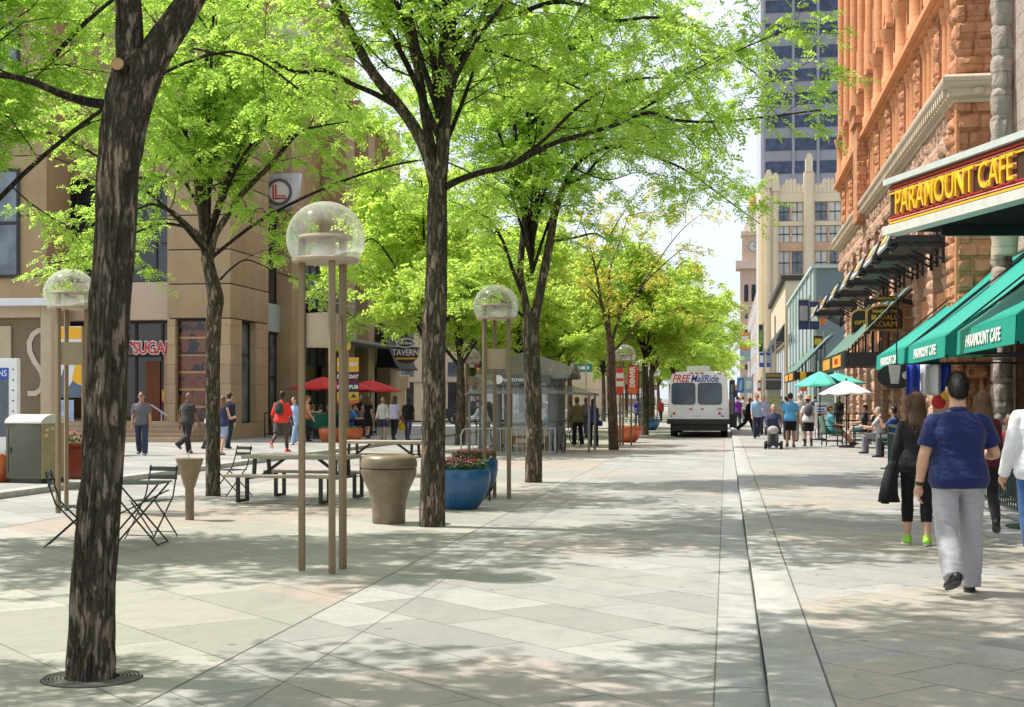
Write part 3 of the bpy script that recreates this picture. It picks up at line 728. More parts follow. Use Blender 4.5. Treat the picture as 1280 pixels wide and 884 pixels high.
def rocks(b, plane, u0, u1, z0, z1, at_, bw, bh, seed, d=.09, flip=1):
    """rock-faced ashlar: each stone a pillowed, chipped face. plane 'x' faces -X at x=at_, 'y' faces -Y at y=at_"""
    rr = random.Random(seed); z = z0; row = 0
    while z < z1 - .02:
        h = min(bh * rr.uniform(.85, 1.15), z1 - z); u = u0 - (bw * .5 if row % 2 else 0)
        while u < u1 - .02:
            w_ = bw * rr.uniform(.75, 1.25); a, c_ = max(u, u0), min(u + w_, u1); u += w_
            if c_ - a < .05: continue
            nu_, nz_ = 7, 5; dp = d * rr.uniform(.6, 1.3); off = Vector((rr.uniform(-50, 50), rr.uniform(-50, 50), 0)); i = len(b.v)
            for q in range(nz_ + 1):
                for p in range(nu_ + 1):
                    s_, t_ = p / nu_, q / nz_
                    e_ = min(s_, 1 - s_) * (c_ - a); e2 = min(t_, 1 - t_) * h; ed = min(1, min(e_, e2) / .045)
                    uu, zz = a + (c_ - a) * s_, z + h * t_
                    o_ = dp * ed * (.75 + 1.1 * noise.noise(Vector((uu * 3.2, zz * 3.2, 0)) + off) + .6 * noise.noise(Vector((uu * 9, zz * 9, 3)) + off))
                    o_ = max(o_, 0) - (.0 if ed > 0 else .012)
                    b.v.append((at_ - o_, uu, zz) if plane == 'x' else (uu, at_ - o_, zz))
            for q in range(nz_):
                for p in range(nu_):
                    k0 = i + q * (nu_ + 1) + p; b.face((k0, k0 + 1, k0 + nu_ + 2, k0 + nu_ + 1))
        z += h; row += 1
Y0, Y1 = 38.9, 78.6
XF = 6.0
t = thing('sandstone_building', 'orange sandstone building of rough blocks, columns and a pale cornice on the right', 'building', (XF, Y0, 0))
b = B(); b.box(XF + 1.3, 20, Y0 + .12, Y1, 0, 27); b.box(XF + .12, XF + 1.297, Y0 + .13, Y0 + 1.2, 0, 27); b.build('wall', m_ss, t, w=True)
# near end face and corner pier of rock-faced blocks
b = B(); rocks(b, 'y', XF + .0, XF + 1.15, KERB, 9.55, Y0, .62, .42, 3, .11); rocks(b, 'x', Y0, Y0 + 1.25, KERB, 9.55, XF, .7, .42, 4, .1); b.build('corner_pier', m_ss, t, w=True, ang=50)
b = B(); rocks(b, 'y', XF + .0, XF + 1.15, 10.3, 27, Y0, .62, .42, 5, .11); rocks(b, 'x', Y0, Y0 + .8, 10.3, 27, XF, .7, .42, 6, .08); b.build('corner_pier', m_ss, t, w=True, ang=50)
B().box(XF - .03, XF + .09, Y0 - .05, Y0 + .07, KERB, 9.5).build('corner_shaft', m_sss, t, w=True, bevel=.03)
# ground floor and first floor piers with windows between
ys = [Y0 + 1.25 + 3.35 * k for k in range(12)]
for k_, y_ in enumerate(ys[:-1]):
    ya, yb = y_, min(y_ + 3.35, Y1)
    if k_ > 0:
        b = B(); rocks(b, 'x', ya - .32, ya + .32, KERB, 8.5, XF, .7, .45, 20 + k_, .09); b.box(XF, XF + 1.0, ya - .32, ya + .32, KERB, 8.5); b.build('pier', m_pink, t, w=True, ang=50)
    s0, s1 = ya + (.3 if k_ else 0), yb - .32
    mid = (s0 + s1) / 2
    wn_ = B().box(XF + .82, XF + .9, s0, s1, 4.75, 8.45).build('window', m_glass, t, w=True)
    b = B(); 
    for yy in (s0 + .06, mid - .32, mid + .32, s1 - .06): b.box(XF + .74, XF + .815, yy - .045, yy + .045, 4.75, 8.45)
    for zz in (4.8, 6.9, 8.4): b.box(XF + .745, XF + .812, s0, s1, zz - .05, zz + .05)
    b.build('frame', mat('window_frame_dark', (.05, .055, .05), .5, .1), wn_).location = (0, 0, 0)
    wn_.children[0].data.transform(Matrix.Translation((-XF, -Y0, 0)))
    b = B(); rocks(b, 'x', mid - .27, mid + .27, 4.75, 8.5, XF + .12, .6, .45, 60 + k_, .09); b.box(XF + .12, XF + .9, mid - .27, mid + .27, 4.75, 8.5); b.build('mullion_pier', m_pink, t, w=True, ang=50)
    B().box(XF + .12, XF + 1.0, s0, s1, 3.95, 4.74).build('spandrel', m_sss, t, w=True)
    B().box(XF + .75, XF + .9, s0, s1, KERB, 3.94).build('shop_window', glass_dark('shop_glass', (.03, .022, .018), .08), t, w=True)
b = B(); rocks(b, 'x', Y0 + 1.25, Y1, 8.52, 9.5, XF + .02, 1.0, .48, 9, .07); b.box(XF + .02, XF + 1.1, Y0 + 1.25, Y1, 8.52, 9.5); b.build('frieze', m_pink, t, w=True, ang=50)
# cornice with dentils, wrapping the near end
b = B(); pr = [(.3, 9.5), (-.06, 9.5), (-.10, 9.62), (-.22, 9.66), (-.2, 9.86), (-.34, 9.92), (-.39, 10.0), (-.39, 10.12), (-.32, 10.2), (.3, 10.26)]
b.rings([[(XF + x_, Y0 + (x_ if yy < 50 else 0) - (.0 if yy < 50 else 0) if yy < 50 else yy, z_) for x_, z_ in pr] for yy in (Y0, Y1)])
b.rings([[(xx + (x_ if xx < XF + .5 else 0), Y0 + x_, z_) for x_, z_ in pr] for xx in (XF, XF + 1.2)])
y_ = Y0 + .1
while y_ < Y1: b.box(XF - .33, XF - .1, y_, y_ + .19, 9.68, 9.86); y_ += .40
b.build('cornice', m_pale, t, w=True)
b = B(); b.ell((XF + .55, Y0 - .22, 9.76), (.16, .1, .12)); b.build('carved_boss', m_pale, t, w=True)
# column storey
k_ = 0; y_ = Y0 + 1.1
B().box(XF + .3, XF + .56, Y0 + .8, Y1, 10.27, 13.0).build('column_storey_wall', m_pink, t, w=True)
while y_ < Y1 - .5:
    grp = k_ % 4
    if grp != 3:
        b = B(); b.lathe([(.27, 10.27), (.27, 10.42), (.21, 10.5), (.205, 12.3), (.25, 12.4), (.29, 12.62), (.3, 12.8)], 16, (XF + .28, y_, 0)); b.build('column', m_sss, t, w=True)
        y_ += .95
    else: 
        b = B(); rocks(b, 'x', y_ - .42, y_ + .42, 10.28, 12.8, XF + .06, .6, .42, 80 + k_, .09); b.box(XF + .06, XF + .56, y_ - .42, y_ + .42, 10.28, 12.8); b.build('panel', m_ss, t, w=True, ang=50); y_ += 1.25
    k_ += 1
b = B(); 
for x0_, z0_, z1_ in ((-.12, 12.82, 12.95), (-.3, 12.95, 13.12), (-.2, 13.12, 13.3)): b.box(XF + x0_, XF + .6, Y0 + .85, Y1, z0_ + .002, z1_)
b.build('string_course', m_sss, t, w=True)
# projecting pavilion pier
b = B(); yq = onX(1081, 200, XF).y; b.box(XF - .42, XF + .5, yq - .9, yq + .9, 9.4, 13.6); b.box(XF - .55, XF + .5, yq - 1.05, yq + 1.05, 13.6, 13.95); rocks(b, 'y', XF - .42, XF + .2, 9.45, 13.55, yq - .9, .6, .45, 44, .06); b.build('pavilion_pier', m_ss, t, w=True, bevel=.0)
# upper storeys with tall arches
def arch_bay(y0, y1, hw, z0, zs, z1, xf, xb):
    yc = (y0 + y1) / 2; n_ = 10
    b = B(); A = [(yc - hw * math.cos(PI * k / n_), zs + hw * math.sin(PI * k / n_)) for k in range(n_ + 1)]
    b.quad((xf, y0, z0), (xf, yc - hw, z0), (xf, yc - hw, zs), (xf, y0, zs)); b.quad((xf, yc + hw, z0), (xf, y1, z0), (xf, y1, zs), (xf, yc + hw, zs))
    b.quad((xf, y0, zs), *[(xf, yy, zz) for yy, zz in A[:n_ // 2 + 1]], (xf, yc, z1), (xf, y0, z1))
    b.quad(*[(xf, yy, zz) for yy, zz in A[n_ // 2:]], (xf, y1, zs), (xf, y1, z1), (xf, yc, z1))
    P = [(yc - hw, z0)] + A + [(yc + hw, z0)]
    for p_, q_ in zip(P[:-1], P[1:]): b.quad((xf, p_[0], p_[1]), (xf, q_[0], q_[1]), (xb, q_[0], q_[1]), (xb, p_[0], p_[1]))
    return b
ya = Y0 + .8; k_ = 0
while ya < Y1 - 1:
    yb = min(ya + 3.8, Y1)
    arch_bay(ya + .001, yb - .001, 1.38, 13.31, 15.6, 18.2, XF + .15, XF + 1.15).build('arch_wall', m_ss if k_ % 2 else m_sss, t, w=True)
    wn_ = B().box(XF + 1.0, XF + 1.05, ya + .3, yb - .3, 13.32, 17.2).build('window', m_glass, t, w=True)
    b = B(); b.lathe([(.34, 13.31), (.34, 13.7), (.27, 13.8), (.26, 14.9), (.3, 15.0), (.39, 15.35), (.42, 15.5)], 14, (XF + .10, yb, 0)); b.build('column', m_sss, t, w=True)
    B().box(XF - .12, XF + .5, yb - .46, yb + .46, 15.502, 15.72).build('capital', m_sss, t, w=True, bevel=.02)
    b = B(); b.lathe([(.25, 15.722), (.25, 26)], 14, (XF + .14, yb, 0)); b.build('column', m_sss, t, w=True)
    B().box(XF + .9, XF + .95, ya + .95, yb - .95, 18.9, 22.6).build('window', m_glass, t, w=True)
    ya = yb; k_ += 1
ya = Y0 + .8
while ya < Y1 - 1:
    yb = min(ya + 3.8, Y1); b = B()
    for y0_, y1_, z0_, z1_ in ((ya, ya + 1.0, 18.21, 27), (yb - 1.0, yb, 18.21, 27), (ya + 1.001, yb - 1.001, 22.6, 27), (ya + 1.001, yb - 1.001, 18.21, 18.9)): b.box(XF + .2, XF + 1.2, y0_ + .001, y1_ - .001, z0_, z1_)
    b.build('upper_wall', m_ss, t, w=True); ya = yb
# bracketed metal canopies along its first floor: each a thing
m_cangl = mat('canopy_fascia', (.42, .46, .47), .4, .15, 3)
def canopy(y_, label, src=None):
    if src: return dup(src, (XF, y_, 6.05), 0, label)
    t = thing('metal_canopy', label, 'canopy', (XF, y_, 6.05), 0, 'black metal canopies along the sandstone wall')
    B().box(-1.25, -.02, -1.15, 1.15, -.12, .20).build('roof_panel', m_black, t)
    b = B(); b.prism([(-1.3, -1.32, .02), (-1.62, -1.32, -.28), (-1.58, -1.32, -.34), (-1.24, -1.32, -.02)], (0, 2.64, 0)) if False else b.prism([(-1.62, -1.05, -.10), (-1.36, -1.05, .46), (-1.31, -1.05, .44), (-1.57, -1.05, -.14)], (0, 2.1, 0)); b.build('fascia', m_cangl, t)
    b = B(); b.prism([(-1.56, -.55, .06), (-1.42, -.55, .34), (-1.43, -.55, .36), (-1.57, -.55, .08)], (0, 1.1, 0)); b.build('emblem', m_yel, t)
    b = B()
    for yy in (-1.2, 0, 1.2):
        b.bar((-.02, yy, .05), (-1.5, yy, .05), .06, .1); b.bar((-.05, yy, -.5), (-1.0, yy, .02), .05, .06); b.bar((-.05, yy, -.6), (-.05, yy, .4), .08)
        b.bar((-1.55, yy, -.12), (-1.3, yy, .5), .05, .05)
    b.bar((-1.5, -1.3, .0), (-1.5, 1.3, .0), .08, .1); b.build('bracket', m_black, t)
    return t
cy = [42.0, 46.2, 50.8, 56.0, 62.0, 68.6, 75.6]
nm = ['nearest of the black metal canopies, beside the yellow lettered marquee', 'second black metal canopy from the marquee along the sandstone wall', 'third black metal canopy from the marquee along the sandstone wall', 'middle one of the seven black metal canopies on the sandstone wall', 'third from farthest black metal canopy on the sandstone wall', 'second farthest black metal canopy on the sandstone wall', 'farthest black metal canopy at the end of the sandstone wall']
c_ = canopy(cy[0], nm[0])
for y_, l_ in zip(cy[1:], nm[1:]): canopy(y_, l_, c_)
# ============================================================ pale stone neighbour on the right edge
XG = 7.15
t = thing('grey_stone_building', 'pale grey rough stone building at the right edge behind the marquee', 'building', (XG, 20, 0))
b = B(); b.box(XG + .3, 18, 8, Y0 - .02, 0, 24); b.build('wall', m_gry, t, w=True)
for y_ in (35.2, 29.0, 23.0):
    wn_ = B().box(XG + .2, XG + .26, y_ - 4.6, y_ - 1.4, 7.0, 13).build('window', m_glass2, t, w=True)
    b = B()
    for yy in (y_ - 1.4, y_ - 3.0, y_ - 4.6): b.box(XG + .08, XG + .19, yy - .07, yy + .07, 6.9, 13.1)
    for zz in (6.95, 9.6, 13.05): b.box(XG + .085, XG + .185, y_ - 4.6, y_ - 1.4, zz - .06, zz + .06)
    f_ = b.build('frame', m_white, wn_); f_.data.transform(Matrix.Translation((-XG, -20, 0)))
B().box(XG + .18, XG + .28, 9, 38, KERB, 4.0).build('shop_front', glass_dark('shop_glass'), t, w=True)
B().box(XG - .05, XG + .29, 9, 38, 4.0, 5.3).build('signboard_band', mat('dark_band', (.03, .03, .028), .6, .1), t, w=True)
def rock_column(px, dc, r, z1):
    p = W(px, 0, dc); b = B(); z = KERB; RG = []; k = 0; rr = random.Random(3)
    while z < z1:
        h = rr.uniform(.55, .8); of = Vector((rr.uniform(-9, 9), k * 7.3, 0))
        for q in range(9):
            s_ = q / 8; pil = min(1, min(s_, 1 - s_) * h / .07)
            RG.append([(p.x + rad * math.cos(a), p.y + rad * math.sin(a), z + h * s_) for a in [2 * PI * j / 28 for j in range(28)] for rad in [r * (.82 + .16 * pil) + pil * (.12 * r * noise.noise(Vector((math.cos(a) * 1.6, math.sin(a) * 1.6, z * 2 + h * s_ * 2.5)) + of) * 2.2)]])
        z += h; k += 1
    return b.rings(RG)
rock_column(1252, 33.5, .24, 15).build('rock_column', m_gry, t, w=True, ang=60)
p = W(1256, 0, 33.0); zc = E + (HY - 292) * 33 / F
b = B(); b.lathe([(.26, zc - .5), (.28, zc - .42), (.3, zc - .1), (.42, zc + .2), (.44, zc + .35)], 24, (p.x, p.y, 0)); b.box(p.x - .42, p.x + .9, p.y - .42, p.y + .5, zc + .352, zc + .55); b.build('capital', m_pale, t, w=True)
# ============================================================ marquee with neon lettering
Pf, Pn = W(1113, 0, 26.0), W(1280, 0, 21.35)
Pf.z = Pn.z = 0
dv = (Pn - Pf).normalized(); nv = Vector((-dv.y, dv.x, 0)); nv = nv if nv.x < 0 else -nv
t = thing('marquee_sign', 'dark marquee sign with yellow neon style letters above the green awnings', 'sign', Pf)
zb, zt_ = E + (HY - 283) * 26 / F, E + (HY - 232) * 26 / F
def mq(b, s0, s1, z0, z1, d0, d1):
    P = [Pf + dv * s0 + nv * d0, Pf + dv * s1 + nv * d0, Pf + dv * s1 + nv * d1, Pf + dv * s0 + nv * d1]
    return b.prism([(p.x, p.y, z0) for p in P], (0, 0, z1 - z0))
ML = 7.5
mq(B(), 0, ML, zb, zt_, -.35, 0).build('face_panel', mat('marquee_maroon', (.07, .03, .028), .4, .15), t, w=True)
mq(B(), -.1, ML, zt_ + .002, zt_ + .11, -.6, .1).build('top_trim', mat('marquee_silver', (.55, .58, .58), .35, .08), t, w=True)
mq(B(), -.12, ML, zb - .16, zb - .002, -.22, .1).build('bottom_trim', mat('marquee_pale', (.62, .61, .58), .4, .1), t, w=True)
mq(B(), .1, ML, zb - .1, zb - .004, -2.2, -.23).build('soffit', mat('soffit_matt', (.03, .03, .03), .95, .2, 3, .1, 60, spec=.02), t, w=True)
for z_, m_, h_ in ((zt_ - .06, m_red, .035), (zt_ - .115, mat('neon_pink', (.8, .32, .3), .4, .1), .02), (zt_ - .165, m_yel, .035), (zb + .05, m_yel, .035), (zb + .10, mat('neon_pink', (0, 0, 0)), .02), (zb + .145, m_red, .02)):
    mq(B(), .02, ML, z_ - h_ / 2, z_ + h_ / 2, .002, .03).build('trim_tube', m_, t, w=True)
m_ly = mat('letter_yellow', (.82, .50, .03), .4, .12, 9); m_lp = mat('letter_pink', (.75, .28, .22), .4, .1)
zc = (zb + zt_) / 2 - .01
tx = text('lettering', 'PARAMOUNT CAFE', .60, m_lp, t, Pf + dv * 2.42 + nv * .012 + Vector((0, 0, zc)), dv, ext=.01, sx=.80, bold=.02)
tx2 = text('lettering', 'PARAMOUNT CAFE', .60, m_ly, t, Pf + dv * 2.42 + nv * .05 + Vector((0, 0, zc)), dv, ext=.02, sx=.80, bold=.002)
b = B(); 
for s_ in (1.5, 4.0, 6.5): b.bar(Pf + dv * s_ - nv * .2 + Vector((0, 0, zt_)), Vector((XG + .3, (Pf + dv * s_).y + 1, zt_ + .6)), .06)
b.bar(Pf + dv * 1.0 - nv * .5 + Vector((0, 0, zb - .2)), Vector((XG + .2, 26.4, zb - .2)), .12, .16)
b.build('support', m_black, t, w=True)
# ============================================================ green awnings
m_aw = N('awning_green'); v_ = m_aw.coord(); sp_ = m_aw.n('SeparateXYZ', None, Vector=v_)
st_ = m_aw.gen(m_aw.n('Mapping', None, Vector=v_, Scale=(1, 9, 1)), 1.2, 3)
m_aw = m_aw.finish(m_aw.bsdf(m_aw.mix(st_, (.006, .22, .165), (.012, .33, .25)), .6, 0, st_, .3, .03, .3))
AX = 4.2
def awning(px0, px1, label, drop=.40):
    ya, yb = onX(px0, 0, AX).y, onX(px1, 0, AX).y     # far, near
    t = thing('green_awning', label, 'awning', (AX, (ya + yb) / 2, 2.5), 0, 'green lettered cafe awnings')
    b = B(); n_ = 8; RG = []
    for k in range(n_ + 1):
        yy = yb + (ya - yb) * k / n_; sag = -.03 * math.sin(PI * (k % 2) / 2)
        RG.append([(AX + 2.9 * s_, yy, 2.5 + drop + 2.35 * s_ - .1 * math.sin(PI * s_) + sag * math.sin(PI * s_)) for s_ in [j / 8 for j in range(9)]])
    i = len(b.v)
    for r_ in RG: b.v += r_
    for k in range(n_):
        for j in range(8): b.face((i + k * 9 + j, i + (k + 1) * 9 + j, i + (k + 1) * 9 + j + 1, i + k * 9 + j + 1))
    o = b.build('canopy', m_aw, t, w=True); md = o.modifiers.new('thick', 'SOLIDIFY'); md.thickness = .015; md.offset = 0
    B().prism([(AX - .02, yb, 2.5), (AX - .02, ya, 2.5), (AX, ya, 2.5 + drop), (AX, yb, 2.5 + drop)], (.012, 0, 0)).build('valance', m_aw, t, w=True)
    for yy in (ya, yb):
        B().prism([(AX, yy, 2.5), (AX, yy, 2.5 + drop - .01), (AX + .7, yy, 2.5 + drop + .52), (AX + .7, yy, 2.5)], (0, .012, 0)).build('side_flap', m_aw, t, w=True)
    text('lettering', 'PARAMOUNT CAFE', .29, m_white, t, (AX - .03, (ya + yb) / 2, 2.5 + drop * .45), (0, -1, 0), (.03, 0, 1), ext=.003, sx=abs(ya - yb) / 4.2, bold=.008)
    b = B()
    for yy in (ya - .05, yb + .05):
        b.bar((AX + .02, yy, 2.52), (XG + .2, yy, 2.52), .04); b.bar((AX + .02, yy, 2.5 + drop), (XG, yy, 5.3), .035)
    b.bar((AX + .03, ya, 2.52), (AX + .03, yb, 2.52), .04); b.build('frame', m_black, t, w=True)
    return t
awning(1096, 1131, 'farthest green awning with white lettering, beside the orange sign awning', .38)
awning(1136, 1182, 'middle green awning with white lettering')
awning(1197, 1270, 'largest looking green awning with white lettering, whole valance in view', .42)
awning(1294, 1420, 'green awning mostly cut off by the right edge of the picture', .55)
# grey green shop awnings farther along, with orange sign boxes
m_aw2 = cloth((.10, .19, .155), .2)
def awning2(ya, yb, label, txt):
    t = thing('shop_awning', label, 'awning', (4.0, (ya + yb) / 2, 2.7), 0, 'dark framed shop awnings')
    b = B(); b.prism([(3.9, yb, 3.3), (3.9, ya, 3.3), (5.9, ya, 5.35), (5.9, yb, 5.35)], (.03, 0, .03)); b.build('canopy', m_aw2, t, w=True)
    b = B()
    for k in range(5):
        yy = yb + (ya - yb) * k / 4
        b.bar((3.9, yy, 3.2), (5.95, yy, 5.25), .05); b.bar((5.0, yy, 2.9), (5.0, yy, 4.3), .05); b.bar((4.4, yy, 2.9), (4.4, yy, 3.7), .05); b.bar((5.5, yy, 2.9), (5.5, yy, 4.85), .05)
        b.bar((3.9, yy, 2.95), (5.95, yy, 2.95), .05)
    b.build('frame', m_black, t, w=True)
    B().box(3.8, 3.95, yb, ya, 2.7, 3.25).build('sign_box', m_black, t, w=True, bevel=.01)
    for k in range(2):
        y2 = yb + (ya - yb) * (.12 + .46 * k); y3 = y2 + (ya - yb) * .34
        B().box(3.785, 3.797, y2, y3, 2.78, 3.17).build('sign_panel', mat('sign_orange', (.75, .34, .05), .5, .3, 5, 0), t, w=True)
    text('sign_text', txt, .26, m_red, t, (3.775, yb + (ya - yb) * .29, 2.97), (0, -1, 0), sx=1.1)
    B().box(3.95, 5.95, yb - .03, yb, 2.75, 3.2).build('end_panel', m_black, t, w=True)
awning2(58.5, 47.5, 'dark framed awning with orange sign boxes under the round topped sign boards', 'SOUVENIRS')
awning2(96, 82, 'pale green awning on dark frames far along the right side', 'CAFE')
# hanging boards
def board(px0, px1, py0, py1, dc, label, txt):
    p = W((px0 + px1) / 2, py1, dc); w_ = (px1 - px0) * dc / F; h = (py1 - py0) * dc / F
    t = thing('hanging_sign', label, 'sign', p, 0)
    def arch(w2, h2, n_=10): return [(-w2 / 2, 0)] + [(w2 / 2, 0)] + [(w2 / 2 * math.cos(PI * k / n_), h2 * .72 + h2 * .28 * math.sin(PI * k / n_)) for k in range(n_ + 1)]
    B().prism([(x_, 0, z_) for x_, z_ in arch(w_, h)], (0, .12, 0)).build('frame', mat('gold_frame', (.42, .25, .07), .4, .15), t, bevel=.01)
    B().prism([(x_, -.012, z_ + h * .08) for x_, z_ in arch(w_ * .9, h * .84)], (0, .01, 0)).build('panel', mat('board_black', (.025, .022, .02), .5, .1), t)
    for k, (s_, fr, dz, m_) in enumerate(txt): text('lettering', s_, fr * h, m_, t, (0, -.02, dz * h), (1, 0, 0), w=False, bold=.004)
    b = B(); b.bar((w_ / 2, .06, h * .5), (w_ / 2 + 1.2, .06, h * .5), .05); b.bar((-w_ * .3, .06, h * .9), (w_ * .9, .06, h * 1.6), .035); b.bar((w_ * .2, .06, h * .95), (w_ * 1.1, .06, h * 1.7), .035); b.build('bracket', m_steel, t)
    return t
board(1083, 1130, 380, 414, 47.0, 'black and gold arched board lettered for the shop below, nearer of two', [('WHERE THE', .17, .72, m_yel), ('BUFFALO', .24, .50, m_yel), ('ROAM', .30, .25, m_yel)])
board(1064, 1088, 386, 418, 52.0, 'black and gold arched board, farther of two and partly hidden', [('GIFTS', .2, .45, m_yel)])
p = W(1110, 383, 46.6)
t = thing('arch_sign', 'thin curved black sign arching over the gold framed board', 'sign', p)
b = B(); P = [(-.78 + 1.56 * k / 12, 0, .18 * math.sin(PI * k / 12)) for k in range(13)]
b.rings([[(x_, -.02, z_), (x_, -.02, z_ + .17), (x_, .04, z_ + .17), (x_, .04, z_)] for x_, y_, z_ in P]); b.build('band', mat('board_black', (0, 0, 0)), t)
text('lettering', 'TRADING POST', .13, m_yel, t, (0, -.026, .255), (1, 0, 0), w=False)
# state flag hung under the awnings
p = W(1163, 530, 30.0); p.z = 0
fz = lambda y: E + (HY - y) * 30 / F
t = thing('flag', 'blue white and blue flag with red and gold emblem hanging under the awnings', 'flag', p, 0)
def drape(name, x0, x1, z0, z1, m, k):
    b = B(); RG = []
    for i in range(9):
        x_ = x0 + (x1 - x0) * i / 8
        RG.append([(x_, .05 * math.sin(i * 1.3 + k) - .01 * j, z0 + (z1 - z0) * j / 6) for j in range(7)])
    i0 = len(b.v)
    for r_ in RG: b.v += r_
    for i in range(8):
        for j in range(6): b.face((i0 + i * 7 + j, i0 + (i + 1) * 7 + j, i0 + (i + 1) * 7 + j + 1, i0 + i * 7 + j + 1))
    o = b.build(name, m, t); md = o.modifiers.new('thick', 'SOLIDIFY'); md.thickness = .006; return o
drape('blue_stripe', -.50, -.22, fz(494), fz(456), cloth((.02, .05, .38)), 0); drape('white_stripe', -.22, .2, fz(494), fz(456), cloth((.72, .7, .72)), 2); drape('blue_stripe', .2, .42, fz(492), fz(456), cloth((.02, .05, .38)), 5)
b = B(); b.ell((.32, -.06, fz(494)), (.11, .02, .10)); b.build('gold_disc', m_yel, t)
b = B(); b.ell((.16, -.05, fz(503)), (.15, .02, .15)); b.build('red_ring', m_red, t)
b = B(); b.bar((-.55, .02, fz(455)), (.5, .02, fz(455)), .03); b.build('rod', m_black, t)
p = W(1121, 485, 34.0)
t = thing('pub_sign', 'dark oval pub sign with pale glass drawing under the awnings', 'sign', p)
b = B(); b.prism([(.46 * math.cos(2 * PI * k / 28), 0, .30 * math.sin(2 * PI * k / 28) + .28) for k in range(28)], (0, .06, 0)); b.build('panel', mat('board_black', (0, 0, 0)), t)
b = B(); b.prism([(-.14, -.01, .1), (.04, -.01, .1), (.10, -.01, .55), (-.2, -.01, .55)], (0, .008, 0)); b.build('glass_drawing', mat('pub_pale', (.5, .47, .45), .6, .3, 9), t)
b = B(); b.ell((.25, -.01, .3), (.13, .01, .1)); b.build('emblem', mat('pub_pale', (0, 0, 0)), t)
b = B(); b.bar((0, .03, .58), (0, .03, 1.1), .03); b.build('hanger', m_black, t)
# ============================================================ railings, patio furniture, umbrellas (right)
def railing(a, c, label, h=1.0, z=KERB, diam=True):
    a = Vector((a[0], a[1], z)); c = Vector((c[0], c[1], z)); L = (c - a).length
    t = thing('patio_railing', label, 'railing', a, math.atan2(c.y - a.y, c.x - a.x), 'green patio railings')
    for x_ in (0.03, L - .03):
        b = B(); b.box(x_ - .03, x_ + .03, -.03, .03, 0, h); b.lathe([(.2, 0), (.2, .02), (.05, .04)], 16, (x_, 0, 0)); b.build('post', m_green, t)
    b = B(); b.box(0, L, -.025, .025, h - .04, h + .01); b.box(0, L, -.018, .018, h - .2, h - .17); b.box(0, L, -.018, .018, .16, .19); b.build('rail', m_green, t)
    b = B(); n_ = max(3, int(L / .16)); mid = L / 2
    for k in range(1, n_):
        x_ = L * k / n_
        if not diam or abs(x_ - mid) > .3: b.box(x_ - .009, x_ + .009, -.009, .009, .19, h - .2)
    b.build('bars', m_green, t)
    if diam:
        b = B(); zc_ = (h - .2 + .19) / 2
        for q_ in (1, .55):
            P = [(mid - .22 * q_, 0, zc_), (mid, 0, zc_ + .33 * q_), (mid + .22 * q_, 0, zc_), (mid, 0, zc_ - .33 * q_)]
            for k in range(4): b.bar(P[k], P[(k + 1) % 4], .02, .02)
        for x_ in (mid - .27, mid + .27): b.box(x_ - .009, x_ + .009, -.009, .009, .19, h - .2)
        b.build('diamond_ornament', m_green, t)
    return t
g0 = gp(1266, 659, KERB); g1 = gp(1094, 586, KERB)
xr = 3.62
lbl = ['railing panel with a diamond, right of the man in the blue shirt', 'railing panel behind the man in the blue shirt', 'railing panel behind the woman in black', 'farthest railing panel of the lettered cafe, with round feet']
ye = [g0.y, g0.y + (g1.y - g0.y) * .27, g0.y + (g1.y - g0.y) * .52, g0.y + (g1.y - g0.y) * .77, g1.y]
for k in range(4): railing((xr, ye[k] + .06), (xr, ye[k + 1] - .06), lbl[k])
railing((xr, ye[4] + .02), (xr + 1.6, ye[4] + .02), 'short cross railing closing the cafe terrace at its far end')
railing((xr + .04, 12.2), (xr, ye[0] - .08), 'railing panel cut off by the right edge of the picture')
def umbrella(label, loc, r, h, m, rz=0, group='terrace umbrellas', drop=.42, n=8, val=.0):
    t = thing('terrace_umbrella', label, 'umbrella', loc, rz, group)
    b = B(); i = 0; b.v.append((0, 0, h))
    nr = 5; per = n * 4
    for q in range(1, nr + 1):
        for k in range(per):
            a = 2 * PI * k / per; f = (k % 4) / 4; rr_ = r * q / nr * (math.cos(PI / n) / math.cos((f - .5) * 2 * PI / n))
            sg = .035 * math.sin(PI * f) * (q / nr)
            b.v.append((rr_ * math.cos(a), rr_ * math.sin(a), h - drop * (q / nr) ** 1.15 - sg))
    for k in range(per): b.face((0, 1 + k, 1 + (k + 1) % per))
    for q in range(nr - 1):
        for k in range(per): b.face((1 + q * per + k, 1 + (q + 1) * per + k, 1 + (q + 1) * per + (k + 1) % per, 1 + q * per + (k + 1) % per))
    if val:
        j0 = 1 + (nr - 1) * per; j1 = len(b.v)
        for k in range(per): x_, y_, z_ = b.v[j0 + k]; b.v.append((x_, y_, z_ - val))
        for k in range(per): b.face((j0 + k, j1 + k, j1 + (k + 1) % per, j0 + (k + 1) % per))
    o = b.build('canopy', m, t, ang=20); md = o.modifiers.new('thick', 'SOLIDIFY'); md.thickness = .006
    B().lathe([(.022, .04), (.022, h), (.035, h + .02), (.02, h + .08), (.005, h + .09)], 10).build('pole', m_black, t)
    b = B()
    for k in range(n):
        a = 2 * PI * k / n; b.bar((r * .97 * math.cos(a), r * .97 * math.sin(a), h - drop - .02), (.03 * math.cos(a), .03 * math.sin(a), h - .04), .015); b.bar((r * .5 * math.cos(a), r * .5 * math.sin(a), h - drop * .47 - .03), (.03 * math.cos(a), .03 * math.sin(a), h - drop - .1), .012)
    b.build('ribs', m_black, t)
    B().lathe([(.26, 0), (.26, .05), (.05, .09)], 16).build('base', m_black, t)
    return t
def umb_at(px, py_top, dc, r, m, label, z0=KERB, **kw):
    p = W(px, py_top, dc); h = p.z - z0; p.z = z0
    return umbrella(label, p, r, h, m, **kw)
